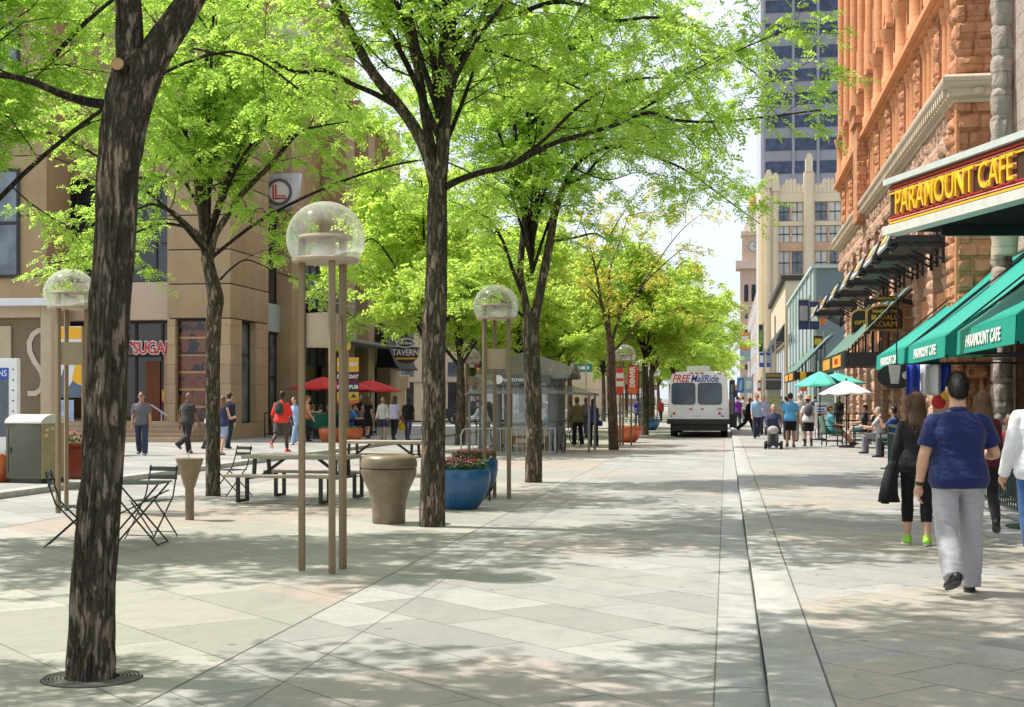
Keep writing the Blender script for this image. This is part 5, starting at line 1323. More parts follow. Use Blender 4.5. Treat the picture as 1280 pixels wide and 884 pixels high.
B().box(5.6, 24, 139, 183, KERB, 13.0).build('wall', m_crm, t, w=True); B().box(5.2, 24, 138.7, 183, 13.002, 13.5).build('cornice', mat('dark_band', (0, 0, 0)), t, w=True)
for k in range(8):
    y_ = 140.5 + k * 5.2; b = B(); b.prism([(5.58, y_, 7.2), (4.7, y_, 7.2), (5.58, y_, 9.0)], (0, 3.2, 0)); b.build('window_awning', m_black, t, w=True); B().box(5.55, 5.598, y_, y_ + 3.2, 1, 7.0).build('window', m_glass, t, w=True)
# tall cream stone tower block with stepped parapet
AD = 190.0
ax = lambda px: onY(px, 0, AD).x
azz = lambda y: E + (HY - y) * AD / F
t = thing('cream_tower_block', 'cream stone office block with ribbed piers and spiky parapet', 'building', (ax(950), AD, 0))
x0, x1 = ax(954), ax(1120)
B().box(x0 + .2, x1, AD + .3, AD + 22, 0, azz(245)).build('wall', m_crm2, t, w=True)
m_terr = mat('terracotta_spandrel', (.60, .39, .25), .7, .12, 1.5)
m_blind = mat('window_blind', (.60, .61, .56), .4, .3, .25, 0, spec=.7)
for px, wpx, top in ((960.5, 8, 218), (969, 8, 222), (1011, 13, 199), (1060, 10, 197), (1105, 10, 197)):
    a, c = ax(px - wpx / 2), ax(px + wpx / 2); b = B(); b.box(a, c, AD - .5, AD + .4, 0, azz(top + 22)); m3 = (a + c) / 2
    b.box(a + .25, c - .25, AD - .75, AD - .501, 0, azz(top + 14)); b.box(m3 - .46, m3 + .46, AD - .9, AD + .3, azz(top + 22), azz(top + 6)); b.prism([(m3 - .46, AD - .9, azz(top + 6)), (m3 + .46, AD - .9, azz(top + 6)), (m3 + .2, AD - .9, azz(top)), (m3 - .2, AD - .9, azz(top))], (0, .8, 0)); b.build('pier', m_crm2, t, w=True)
rows = [(280, 258), (306, 287), (345, 318), (375, 352), (404, 383), (434, 412), (464, 442), (492, 472)]
for ba, bc in ((972, 1005), (1018, 1053), (1067, 1100)):
    for k, (yb, yt) in enumerate(rows):
        for q in range(2):
            wx0 = ba + (bc - ba) * (.04 + .5 * q); wx1 = wx0 + (bc - ba) * .40
            wn = B().box(ax(wx0), ax(wx1), AD + .18, AD + .25, azz(yb), azz(yt)).build('window', m_blind if (k + q) % 3 else m_glass2, t, w=True)
            b = B(); b.box(ax(wx0), ax(wx1), AD + .1, AD + .17, azz((yb + yt) / 2) - .06, azz((yb + yt) / 2) + .06); b.box((ax(wx0) + ax(wx1)) / 2 - .04, (ax(wx0) + ax(wx1)) / 2 + .04, AD + .1, AD + .17, azz(yb), azz(yt))
            o = b.build('sash', m_black, wn); o.data.transform(Matrix.Translation(-t.location))
        nx_ = rows[k + 1][1] if k + 1 < len(rows) else 498
        B().box(ax(ba - .5), ax(bc + .5), AD - .05, AD + .29, azz(nx_ - .8), azz(yb + .8)).build('spandrel', m_terr if k > 0 else m_crm2, t, w=True)
        B().box(ax((ba + bc) / 2 - 1.2), ax((ba + bc) / 2 + 1.2), AD - .1, AD + .29, azz(yb) + .01, azz(yt) - .01).build('mullion', m_terr, t, w=True)
    B().box(ax(ba - .5), ax(bc + .5), AD - .1, AD + .29, azz(257), azz(246)).build('parapet', m_crm2, t, w=True)
    b = B(); n_ = 7
    for k in range(n_):
        q0, q1 = ba + (bc - ba) * k / n_, ba + (bc - ba) * (k + 1) / n_; tp = 240 - 12 * (1 - abs(2 * (k + .5) / n_ - 1)) + (3 if k % 2 else 0)
        b.prism([(ax(q0) + .02, AD - .15, azz(246) + .005), (ax(q1) - .02, AD - .15, azz(246) + .005), (ax(q1) - .02, AD - .15, azz(tp)), (ax((q0 + q1) / 2), AD - .15, azz(tp - 4)), (ax(q0) + .02, AD - .15, azz(tp))], (0, .5, 0))
    b.build('parapet_crest', m_crm2, t, w=True)
b = B()
for k in range(5): y_ = AD + 1 + k * 4.2; b.box(x0 - .3, x0 + .19, y_, y_ + 1.2, 0, azz(236))
b.build('side_pier', m_crm2, t, w=True)
win_grid(t, 'x', AD + 2, AD + 21, 5, 2, azz(250), 9, x0 + .2, .5, .55)
# grey skyscraper
KD_ = 262.0
kx = lambda px: onY(px, 0, KD_).x
kzz = lambda y: E + (HY - y) * KD_ / F
t = thing('skyscraper', 'dark grey skyscraper with ribbon windows rising behind the cream block', 'building', (kx(955), KD_, 0))
m_skg = mat('skyscraper_grey', (.25, .26, .30), .6, .06, .3, .05, 20); m_skw = glass_dark('skyscraper_glass', (.025, .04, .08), .05, .5)
B().box(kx(955), kx(1120), KD_, KD_ + 40, 0, kzz(-330)).build('wall', m_skg, t, w=True)
B().box(kx(951), kx(955) - .01, KD_ + .8, KD_ + 38, 0, kzz(-330)).build('corner_strip', m_white if False else mat('strip_pale', (.42, .44, .48), .4, .05), t, w=True)
y_ = 222
while y_ > -320:
    for a, c in ((957, 990), (993, 1021), (1024, 1052), (1056, 1085)):
        wn = B().box(kx(a), kx(c), KD_ - .12, KD_ - .01, kzz(y_), kzz(y_ - 15)).build('window', m_skw, t, w=True)
    y_ -= 28.3
b = B(); 
for a in (991.5, 1022.5, 1054): b.box(kx(a) - .25, kx(a) + .25, KD_ - .35, KD_ - .005, 0, kzz(-330))
b.build('fin', m_skg, t, w=True)
# clock tower
TD = 640.0
p = W(942, 0, TD); p.z = 0
t = thing('clock_tower', 'pale brick clock tower with gold finial far down the street', 'tower', p)
tz = lambda y: E + (HY - y) * TD / F
k_ = TD / F; m_tow = mat('tower_brick', (.52, .38, .28), .8, .1, .05, .05, 3); m_tows = mat('tower_trim', (.60, .49, .38), .8, .1, .05)
w2 = 16.5 * k_
B().box(-w2, w2, 0, 2 * w2, 0, tz(336)).build('shaft', m_tow, t)
B().box(-w2 - 2.0, w2 + 2.0, -2.0, 2 * w2 + 2, tz(336) + .02, tz(326)).build('gallery', m_tows, t)
B().box(-w2 * .86, w2 * .86, .6, 2 * w2, tz(326) + .02, tz(294)).build('clock_stage', m_tow, t)
B().box(-w2 * .95, w2 * .95, 0, 2 * w2, tz(294) + .02, tz(289)).build('clock_cornice', m_tows, t)
b = B(); b.rings([[(-q, w2 - q, z), (q, w2 - q, z), (q, w2 + q, z), (-q, w2 + q, z)] for q, z in ((w2 * .8, tz(289) + .03), (w2 * .55, tz(276)), (w2 * .35, tz(262)))]); b.build('roof', m_tows, t)
b = B(); b.lathe([(w2 * .33, tz(262)), (w2 * .33, tz(252)), (w2 * .4, tz(251)), (w2 * .36, tz(246)), (w2 * .15, tz(241)), (.3, tz(239)), (.15, tz(228))], 14, (0, w2, 0)); b.build('finial', mat('gold_finial', (.62, .36, .08), .35, .1), t)
def disc(r, y, cz): return [(r * math.cos(2 * PI * j / 28), y, cz + r * math.sin(2 * PI * j / 28)) for j in range(28)]
cf = B().prism(disc(7.5 * k_, .3, tz(308)), (0, .25, 0)).build('clock_face', mat('clock_pale', (.55, .52, .44), .6, .08), t)
b = B(); 
for j in range(12): a = PI * j / 6; b.cbox((6.3 * k_ * math.cos(a), .2, tz(308) + 6.3 * k_ * math.sin(a)), (.5, .1, .5))
b.bar((0, .2, tz(308)), (1.2, .2, tz(303)), .35, .1); b.bar((0, .2, tz(308)), (1.5, .2, tz(310)), .35, .1); b.build('hands', m_black, cf)
for ix in (-1, 0, 1):
    P = [(ix * 9 * k_ - 2.6 * k_, -.1, tz(377)), (ix * 9 * k_ + 2.6 * k_, -.1, tz(377))] + [(ix * 9 * k_ + 2.6 * k_ * math.cos(PI * j / 8), -.1, tz(358) + 2.6 * k_ * math.sin(PI * j / 8)) for j in range(9)]
    B().prism(P, (0, .3, 0)).build('arched_window', m_glass, t)
    for yw in (392, 412, 434, 456, 478): B().box(ix * 9 * k_ - 1.6 * k_, ix * 9 * k_ + 1.6 * k_, -.15, .1, tz(yw + 6), tz(yw)).build('window', m_glass, t)
B().box(-w2 - .5, w2 + .5, -.5, 2 * w2, tz(384), tz(381)).build('string_course', m_tows, t)
# far right street wall and closing blocks
for k, (xa, y0, y1, hh, cc, lb) in enumerate(((6.6, 236, 262, 30, (.46, .45, .46), 'pale grey block between the cream block and the street trees'), (6.2, 300, 420, 24, (.40, .32, .26), 'brown block far down the right side behind the banners'))):
    t = thing('far_building', lb, 'building', (xa, y0, 0)); B().box(xa, xa + 25, y0, y1, 0, hh).build('wall', mat('far_right_%s' % ('grey', 'brown')[k], cc, .8, .1, .2), t, w=True)
    win_grid(t, 'y', xa + .4, xa + 12, 5, 2, hh - 1, 7, y0 - .02, .6, .55); win_grid(t, 'x', y0 + 1, y1 - 1, 5, 2, hh - 1, 5, xa - .02, .6, .55)
# banners and blade signs far down the right side
def blade(px0, px1, py0, py1, dc, m, label, txt=None, m2=None, name='banner', cat='banner', pole=True):
    p = W((px0 + px1) / 2, HY, dc); p.z = KERB; k = dc / F; w_ = (px1 - px0) * k
    t = thing(name, label, cat, p); z0, z1 = E + (HY - py1) * k - KERB, E + (HY - py0) * k - KERB
    B().box(-w_ / 2, w_ / 2, -.03, .03, z0, z1).build('panel', m, t)
    if m2: B().box(-w_ * .38, w_ * .38, -.045, -.031, z0 + (z1 - z0) * .3, z0 + (z1 - z0) * .8).build('emblem', m2, t)
    if txt: text('lettering', txt, min(w_ * .62, (z1 - z0) * .3), m_white, t, (0, -.045, (z0 + z1) / 2), (0, 0, 1), (-1, 0, 0), w=False, bold=.01)
    b = B(); b.bar((w_ / 2 + .05, 0, 0 if pole else z0), (w_ / 2 + .05, 0, z1 + .3), .09); b.bar((-w_ / 2, 0, z1 + .05), (w_ / 2 + .05, 0, z1 + .05), .05); b.build('pole', m_steel, t)
    return t
m_bb = mat('banner_blue', (.03, .20, .55), .6, .1); m_bp = mat('banner_pale_blue', (.35, .52, .72), .6, .3, 3); m_or = mat('banner_orange', (.78, .30, .06), .6, .25, 2)
blade(921.5, 930, 472.5, 491, 110, m_bb, 'blue street banner right of the bus, left of a pair', 'MALL')
blade(931.5, 940, 472.5, 491.5, 113, m_bp, 'pale blue and white street banner, right of a pair', None, m_white)
blade(925, 937, 416, 437, 150, m_or, 'orange banner with a pale emblem, high beside the tree tops', None, m_white)
blade(925, 937, 438, 452, 152, m_bp, 'small sky blue banner under the high orange one')
blade(916, 921, 482, 497, 122, m_or, 'narrow orange banner at the bus doors')
blade(948.5, 953.5, 406, 440, 130, m_black, 'tall black vertical blade sign on the right side', None, mat('blade_lime', (.2, .36, .06), .5, .4, 4))
blade(949, 955, 441, 459, 96, m_blue, 'dark blue double sign stacked under the black blade', None, m_white)
blade(958, 963, 441, 459, 96, m_blue, 'dark blue sign right of its twin at the pylon mast', None, m_steel)
blade(998, 1011, 375, 412, 88, mat('sign_navy', (.03, .045, .10), .5, .5, 3), 'dark photo panel sign left of the orange blade sign', None, m_steel, pole=False)
blade(1012, 1024, 377, 412, 87, mat('sign_navy', (0, 0, 0)), 'dark photo panel sign, right one of the pair', None, m_white, pole=False)
blade(1025, 1032, 377, 405, 84, m_orange, 'upright orange blade sign at the end of the sandstone wall', 'CAFE', pole=False)
blade(1017, 1028, 420, 436, 86, m_black, 'black sign with gold ring below the photo panel signs', None, m_yel, pole=False)
blade(947, 951, 476, 489, 108, m_red, 'small red sign left of the transit pylon', None, m_white)
# red city banners on the lamp
g = gp(781, 557); BDn = 51.0; k = 51.0 / F
for px0, px1, py0, py1, lb, tx in ((784.5, 797, 458, 492, 'red city banner lettered DENVER on the lamp over the orange bowl', 'DENVER'), (770, 779.5, 460, 492, 'red and white city banner, left one on the same lamp', None)):
    p = W((px0 + px1) / 2, (py0 + py1) / 2, 50.2); t = thing('city_banner', lb, 'banner', p, 0, 'red lamp banners')
    w_, h = (px1 - px0) * k, (py1 - py0) * k
    if tx:
        B().box(-w_ / 2, w_ / 2, -.012, .012, -h / 2, h / 2).build('panel', m_red if False else mat('banner_red', (.72, .06, .03), .6, .1), t)
        text('lettering', tx, w_ * .66, m_white, t, (0.0, -.018, h * .10), (0, 0, 1), (-1, 0, 0), w=False, bold=.012, sx=.82)
        b = B(); b.box(-w_ / 2 + .02, w_ / 2 - .02, -.016, -.0125, -h / 2 + .02, -h / 2 + h * .2); b.build('pattern', m_orange, t)
    else:
        B().box(-w_ / 2, w_ / 2, -.012, .012, -h / 2, h / 2).build('panel', m_white, t)
        for a_, c_ in ((.30, .5), (-.02, .1), (-.5, -.22)): B().box(-w_ / 2 + .01, w_ / 2 - .01, -.018, -.0125, a_ * h, c_ * h - .003).build('pattern', mat('banner_red', (0, 0, 0)), t)
    b = B(); b.bar((-w_ / 2, 0, h / 2 + .02), (w_ / 2 + .1, 0, h / 2 + .02), .03); b.bar((-w_ / 2, 0, -h / 2 - .02), (w_ / 2 + .1, 0, -h / 2 - .02), .03); b.build('arm', m_black, t)
# traffic signal and far vehicles at the cross street
p = W(598, HY, 84); p.z = 0; k = 84 / F
t = thing('traffic_signal', 'pedestrian traffic signal left of the shelter', 'traffic light', p)
b = B(); b.bar((.3, 0, 0), (.3, 0, 4.4), .12); b.build('pole', m_steel, t); B().box(-.2, .2, -.15, .15, 2.9, 3.9).build('housing', m_black, t, bevel=.03)
for j, m_ in enumerate((mat('lens_green', (.05, .3, .1), .3, .1), m_yel, m_tl)): b = B(); b.ell((0, -.16, 3.07 + .32 * j), (.11, .06, .11), 12, 6); b.build('lens', m_, t)
p = W(548, HY, 84); p.z = KERB
t = thing('signal_cabinet', 'tan signal box on a post in front of the cream building', 'utility box', W(504, HY, 84)); t.location.z = KERB
B().box(-.35, .35, -.2, .2, 2.2, 2.95).build('box', m_kio, t, bevel=.03); b = B(); b.bar((0, 0, 0), (0, 0, 2.2), .3); b.build('post', m_kio, t)
def car(label, loc, rz, c, grp=None):
    t = thing('parked_car', label, 'car', loc, rz, grp); m = mat('car_%02x%02x%02x' % tuple(int(x * 255) for x in c), c, .25, .05, 2, 0, spec=.6)
    pr = [(-2.2, .35), (-2.25, .7), (-2.1, .95), (-1.3, 1.0), (-.7, 1.48), (.9, 1.5), (1.7, 1.05), (2.2, .9), (2.25, .5), (2.2, .35)]
    b = B(); b.rings([[(x, y * (1 if z < 1.1 else .82), z) for x, z in pr] for y in (-.85, -.8, .8, .85)]); b.build('body', m, t, ang=40)
    for sy in (-1, 1):
        B().prism([(-1.15, sy * .87, 1.04), (1.45, sy * .87, 1.06), (.8, sy * .74, 1.42), (-.65, sy * .74, 1.42)], (0, sy * -.05, 0)).build('side_window', m_glass, t)
        for x in (-1.4, 1.4):
            b = B(); b.rings([[(x + q[1] * math.cos(2 * PI * j / 20), sy * q[0], .32 + q[1] * math.sin(2 * PI * j / 20)) for j in range(20)] for q in ((.87, .2), (.88, .32), (.68, .32))]); wl = b.build('wheel', mat('tyre', (0, 0, 0)), t)
            b = B(); b.ell((x, sy * .875, .32), (.19, .02, .19), 14, 6); b.build('rim', m_steel, wl)
    b = B(); b.quad((-1.28, -.66, 1.03), (-1.28, .66, 1.03), (-.74, .62, 1.46), (-.74, -.62, 1.46)); b.v = [(x - .03, y, z + .02) for x, y, z in b.v]; b.build('windscreen', m_glass, t)
    for sy in (-.6, .6): b = B(); b.ell((-2.24, sy, .75), (.05, .16, .08), 10, 6); b.build('headlight', m_white, t)
    return t
g = gp(676, 530); car('white car on the cross street seen through the shelter', (g.x, 90, .004), 0, (.65, .66, .66))
g = gp(640, 530); car('dark car on the cross street left of the white one, behind the shelter', (g.x - 2.4, 93.5, .004), PI, (.04, .05, .06))
g = gp(747, 522)
t = thing('green_street_sign', 'small green street name sign behind the shelter canopy', 'sign', (W(729, HY, 98).x, W(729, HY, 98).y, 0))
b = B(); b.bar((.2, 0, 0), (.2, 0, 5.2), .1); b.build('pole', m_steel, t); B().box(-.9, .6, -.04, .04, 3.5, 4.1).build('panel', mat('street_green', (.02, .22, .16), .5, .1), t); B().box(-.7, .4, -.05, -.041, 3.7, 3.9).build('text_line', m_white, t)
# ============================================================ people
PQ = []; HAIRS = []
def queue(o, vox, it, post=None): PQ.append((o, vox, it, post))
def flush():
    for o, vox, it, post in PQ:
        m = o.modifiers.new('r', 'REMESH'); m.mode = 'VOXEL'; m.voxel_size = vox; m.use_smooth_shade = True
        if it: s_ = o.modifiers.new('s', 'SMOOTH'); s_.factor = .5; s_.iterations = it
    dg = bpy.context.evaluated_depsgraph_get(); dg.update()
    for o, vox, it, post in PQ:
        me = bpy.data.meshes.new_from_object(o.evaluated_get(dg)); old = o.data; nm = old.name
        mats = list(old.materials); o.modifiers.clear(); o.data = me; me.materials.clear()
        for m in mats: me.materials.append(m)
        bpy.data.meshes.remove(old); me.name = nm
        me.polygons.foreach_set('use_smooth', [True] * len(me.polygons))
        me.polygons.foreach_set('material_index', [0] * len(me.polygons))
        if post: post(me)
    PQ.clear()
def skin(c):
    key = 'skin_%02x%02x' % (int(c[0] * 255), int(c[1] * 255))
    if key in _mats: return _mats[key]
    k = N(key); v = k.coord(); col = k.mix(k.gen(v, 14, 3), sc3(c, .9), (c[0] * 1.08, c[1] * .98, c[2] * .95))
    b = k.bsdf(col, .5, 0, k.gen(v, 180, 2), .1, .003, .4)
    b.inputs['Subsurface Weight'].default_value = .12; b.inputs['Subsurface Radius'].default_value = (.02, .008, .004)
    _mats[key] = k.finish(b); return _mats[key]
def hairm(c):
    key = 'hair_%02x%02x%02x' % tuple(int(x * 255) for x in c)
    if key in _mats: return _mats[key]
    k = N(key); v = k.coord(); n1 = k.gen(k.n('Mapping', None, Vector=v, Scale=(90, 90, 6)), 1.0, 4, .6)
    _mats[key] = k.finish(k.bsdf(k.mix(k.ramp(n1, .3, .7), sc3(c, .55), sc3(c, 1.4)), .45, 0, n1, .5, .01, .45)); return _mats[key]
FAIR, TANNED, BROWN, DARK = (.58, .35, .25), (.45, .25, .16), (.22, .11, .065), (.10, .05, .032)
M_EYE = mat('eye_dark', (.02, .015, .012), .2, .05, 3, 0); M_LIP = mat('lip', (.32, .11, .09), .5, .05, 3, 0)
H_BRN, H_BLK, H_BLD, H_GRY, H_RED = (.06, .03, .016), (.012, .010, .010), (.42, .26, .11), (.35, .33, .31), (.16, .07, .03)
def axes(d, up=(0, 0, 1)):
    y = Vector(d).normalized(); u = Vector(up); x = y.cross(u)
    x = x.normalized() if x.length > 1e-4 else Vector((1, 0, 0)); z = x.cross(y)
    return Matrix(((x.x, y.x, z.x), (x.y, y.y, z.y), (x.z, y.z, z.z)))
def person(label, pos, H, rz, legs=((12, 8), (-14, 26)), arms=((-10, 8, 14), (12, 8, 20)), lean=3, g=1.0, fem=False, skinc=FAIR, top=((.1, .1, .1), 'short'), bottom=((.05, .06, .1), 'long'), shoes=(.02, .02, .02), hair=(H_BRN, 'short'), vox=.013, seat=None, turn=0, group=None, look=0, wr=.5, sock=None, glasses=False):
    k = H / 1.75
    t = thing('person', label, 'person', pos, rz, group)
    pts = []
    hw = .092 * (1 + (g - 1) * .6); L1, L2 = .43, .415
    J = {}
    def leg(side, a, kn):
        a, b_ = R(a), R(a - kn); h = Vector((side * hw, 0, 0)); kne = h + Vector((side * .01, math.sin(a), -math.cos(a))) * L1; an = kne + Vector((0, math.sin(b_), -math.cos(b_))) * L2
        p = min(0, R((a - R(0)) * 0) + (b_ + R(14)) * .8) if seat is None else 0
        fd = Vector((side * .16, math.cos(p), math.sin(p))).normalized(); return h, kne, an, fd
    lg = {s: leg(s, *legs[0 if s < 0 else 1]) for s in (-1, 1)}
    low = min(min(l[2].z - .085, (l[2] + l[3] * .19).z - .075) for l in lg.values())
    zh = -low if seat is None else seat / k + .09
    P = Vector((0, 0, zh)); off = P
    lg = {s: tuple([q + off for q in l[:3]] + [l[3]]) for s, l in lg.items()}
    ln = R(lean); sp = Vector((0, math.sin(ln), math.cos(ln))); fw = Vector((0, math.cos(ln), -math.sin(ln))); rt = Vector((1, 0, 0))
    def spine(d, x=0, y=0): return P + sp * d + rt * x + fw * y
    sh = .195 * (1 + (g - 1) * .55) * (.9 if fem else 1)
    ar = {}
    for s in (-1, 1):
        f, o_, e = arms[0 if s < 0 else 1]; f, o_, e = R(f), R(o_), R(e); S0 = spine(.430, s * (sh - .032))
        d1 = Vector((s * math.sin(o_), math.sin(f) * math.cos(o_), -math.cos(f) * math.cos(o_))); E_ = S0 + d1 * .285
        d2 = Vector((s * math.sin(o_) * (.3 if e < 1 else -.5), math.sin(f + e), -math.cos(f + e))).normalized(); Wr = E_ + d2 * .25
        ar[s] = (S0, E_, Wr, d2)
    tn = R(look); Hm = Matrix.Rotation(tn, 3, 'Z') @ Matrix.Rotation(-ln * .3, 3, 'X'); hc = spine(.70, 0, .025)
    def hp(x, y, z): return hc + Hm @ Vector((x, y, z))
    TS = [(-.11, .135, .10, -.005), (-.03, .168, .122, -.012), (.06, .165, .118, -.005), (.16, .148, .108, 0), (.24, .150, .108, .004), (.34, .170, .118, .006), (.43, .162, .105, 0), (.49, .112, .082, -.004), (.535, .062, .058, 0)]
    if fem: TS = [(d, rx * (.92 if .1 < d < .3 else .9 if d > .3 else 1.04), ry * .95, y) for d, rx, ry, y in TS]
    def torso(b, ex, d0, d1, n=20, gx=1.0, flare=0.0):
        RG = []
        T = [q for q in TS if d0 < q[0] < d1]
        def at_(d):
            for q0, q1 in zip(TS[:-1], TS[1:]):
                if q0[0] <= d <= q1[0]: f = (d - q0[0]) / (q1[0] - q0[0]); return tuple(q0[i] + f * (q1[i] - q0[i]) for i in range(4))
            return TS[0] if d < TS[0][0] else TS[-1]
        T = [at_(d0)[:0] + (d0,) + at_(d0)[1:]] + T + [(d1,) + at_(d1)[1:]]
        for d, rx, ry, yo in T:
            gg = 1 + (g - 1) * (1.0 if d < .4 else .4)
            ex_ = ex + flare * max(0, min(1, (.14 - d) / .14))
            RG.append([spine(d, (rx * gg * gx + ex_) * math.copysign(abs(math.cos(a)) ** .85, math.cos(a)), yo + (ry * (1 + (gg - 1) * 1.2) + ex_) * math.copysign(abs(math.sin(a)) ** .9, math.sin(a))) for a in [2 * PI * i / n for i in range(n)]])
        b.rings(RG); return b
    def sc(b): b.v = [(x * k, y * k, z * k) for x, y, z in b.v]; return b
    # ---- body
    b = B(); torso(b, -.004, -.1, .53)
    b.tube([spine(.5), hp(0, -.012, -.07)], [.062 * (1 + (g - 1) * .5), .056 * (1 + (g - 1) * .5)], 14); b.ell(hp(0, -.01, -.06), .054, 12, 8)
    b.ell(hc, (.077, .098, .118), 20, 14, Hm); b.ell(hp(0, .026, -.066), (.056, .064, .055), 14, 10, Hm); b.ell(hp(0, .094, -.018), (.0135, .022, .027), 10, 8, Hm); b.ell(hp(0, .078, .022), (.05, .02, .016), 10, 6, Hm)
    for s in (-1, 1): b.ell(hp(s * .085, -.006, -.012), (.011, .024, .034), 8, 8, Hm)
    b.ell(hp(0, .086, -.062), (.026, .012, .010), 10, 6, Hm)
    for s in (-1, 1):
        h, kn, an, fd = lg[s]; q = 1 + (g - 1) * .6
        b.cap_(h, kn, .083 * q, .056, 14); b.tube([kn, kn.lerp(an, .3), an], [.054, .056 * q, .036], 12); b.ell(an, .038, 10, 8)
        b.ell(spine(-.05, s * .07, -.03), .088 * q, 12, 8)
        M3 = axes(fd); b.ell(an + M3 @ Vector((0, .055, -.05)), (.038, .115, .03), 12, 8, M3)
        S0, E_, Wr, d2 = ar[s]; b.ell(S0, .055 * q, 12, 8); b.tube([S0, E_], [.05 * q, .041 * q], 12); b.ell(E_, .041 * q, 10, 8); b.tube([E_, E_.lerp(Wr, .3), Wr], [.041 * q, .043 * q, .028], 12)
        hx = axes(d2, (s, 0, 0)); hm = Wr + d2 * .05
        b.ell(hm, (.020, .052, .040), 10, 8, hx)
        fdn = Vector((0, 1, 0)) if abs(d2.y) < .8 else Vector((0, 0, 1))
        sd_ = (fdn - d2 * fdn.dot(d2)).normalized(); pn = d2.cross(sd_) * (1 if d2.cross(sd_).x * s < 0 else -1)
        for i, (q_, L) in enumerate(((.028, .070), (.010, .080), (-.009, .075), (-.027, .058))):
            a0 = Wr + d2 * .088 + sd_ * q_; a1 = a0 + (d2 * .9 + pn * .35).normalized() * L * .5; a2 = a1 + (d2 * .5 + pn * .8).normalized() * L * .5
            b.tube([a0 - d2 * .02, a0, a1, a2], [.010, .0098, .009, .0075], 7); b.ell(a2, .0076, 6, 5)
        t0 = Wr + d2 * .025 + sd_ * .03; t1 = t0 + (d2 * .75 + sd_ * .55 + pn * .3).normalized() * .04; t2 = t1 + (d2 * .95 + pn * .3).normalized() * .03
        b.tube([t0, t1, t2], [.013, .011, .009], 7); b.ell(t2, .009, 6, 5)
    eyes = [hp(s * .032, .088, .006) * k for s in (-1, 1)]; lip = hp(0, .098, -.062) * k
    def post(me):
        n = len(me.polygons); c = np.empty(n * 3); me.polygons.foreach_get('center', c); c = c.reshape(-1, 3); mi = np.zeros(n, int)
        for e in eyes: mi[np.linalg.norm((c - np.array(e)) * (1, .6, 1.5), axis=1) < .0125 * k] = 1
        mi[np.linalg.norm((c - np.array(lip)) * (.55, .6, 1.6), axis=1) < .0125 * k] = 2
        me.polygons.foreach_set('material_index', mi.tolist())
    o = sc(b).build('body', [skin(skinc), M_EYE, M_LIP], t); queue(o, vox * .8, 2, post)
    amp = wr
    def wrinkle(scale, a_):
        def f(me):
            n = len(me.vertices); co = np.empty(n * 3); me.vertices.foreach_get('co', co); co = co.reshape(-1, 3); no = np.empty(n * 3); me.vertices.foreach_get('normal', no); no = no.reshape(-1, 3)
            if n > 60000: return
            ofs = Vector((pos[0] * 3.1, pos[1] * 1.7, 0))
            d = np.array([.5 * noise.noise(Vector((x * scale, y * scale, z * scale * 1.3)) + ofs) + .55 - 1.5 * abs(noise.noise(Vector((x * scale * .8 + z * 2.5, y * scale * .8, z * scale * 2.6 + x * 5)) + ofs)) + .25 * noise.noise(Vector((x * scale * 3, y * scale * 3, z * scale * 4)) + ofs) for x, y, z in co])
            me.vertices.foreach_set('co', (co + no * (d * a_)[:, None]).ravel())
        return f
    fine = vox < .0105
    # ---- top
    c, kind = top; b = B(); mt = cloth(c)
    d0 = -.095 if kind not in ('crop',) else .0
    if kind == 'dress':
        torso(b, .014, -.05, .50); RG = []
        for d, f in ((-.02, 1.08), (-.15, 1.2), (-.3, 1.3), (-.42, 1.38)): RG.append([spine(0, 0, 0) + Vector((.175 * f * math.cos(a), .13 * f * math.sin(a), d)) for a in [2 * PI * i / 20 for i in range(20)]])
        b.rings(RG[::-1])
    else: torso(b, .017 if kind != 'jacket' else .026, d0, .515, flare=.02)
    sl = {'short': .72, 'long': 2.0, 'jacket': 2.0, 'none': 0, 'dress': .5, 'elbow': 1.05, 'crop': .5}[kind]
    for s in (-1, 1):
        S0, E_, Wr, d2 = ar[s]; q = 1 + (g - 1) * .6; ex = .014 if kind != 'jacket' else .022
        if sl > 0:
            b.ell(S0, .051 * q + ex, 12, 8); b.tube([spine(.440, s * .06), S0], [.06, .050 * q + ex], 12)
            if sl < 1: b.tube([S0, S0.lerp(E_, sl)], [.054 * q + ex, .052 * q + ex * 1.5], 14)
            else:
                b.tube([S0, E_], [.054 * q + ex, .044 * q + ex], 14); b.ell(E_, .045 * q + ex, 12, 8); b.tube([E_, E_.lerp(Wr, min(1, sl - 1))], [.045 * q + ex, .034 + ex], 14)
    if fem: 
        for s in (-1, 1): b.ell(spine(.33, s * .075, .085), (.06, .05, .06), 12, 8)
    o = sc(b).build('top' if kind != 'jacket' else 'jacket', mt, t); queue(o, vox, 3 if fine else 2, wrinkle(7.5, .0075 * amp) if fine else None)
    # ---- collar
    b = B(); b.tube([spine(.505, 0, -.004), spine(.545, 0, 0)], [.078 * (1 + (g - 1) * .4), .064 * (1 + (g - 1) * .6)], 18, cap=False); sc(b).build('collar', mt, t).modifiers.new('thick', 'SOLIDIFY').thickness = .008
    # ---- bottom
    c, kind = bottom; mb = cloth(c, .22)
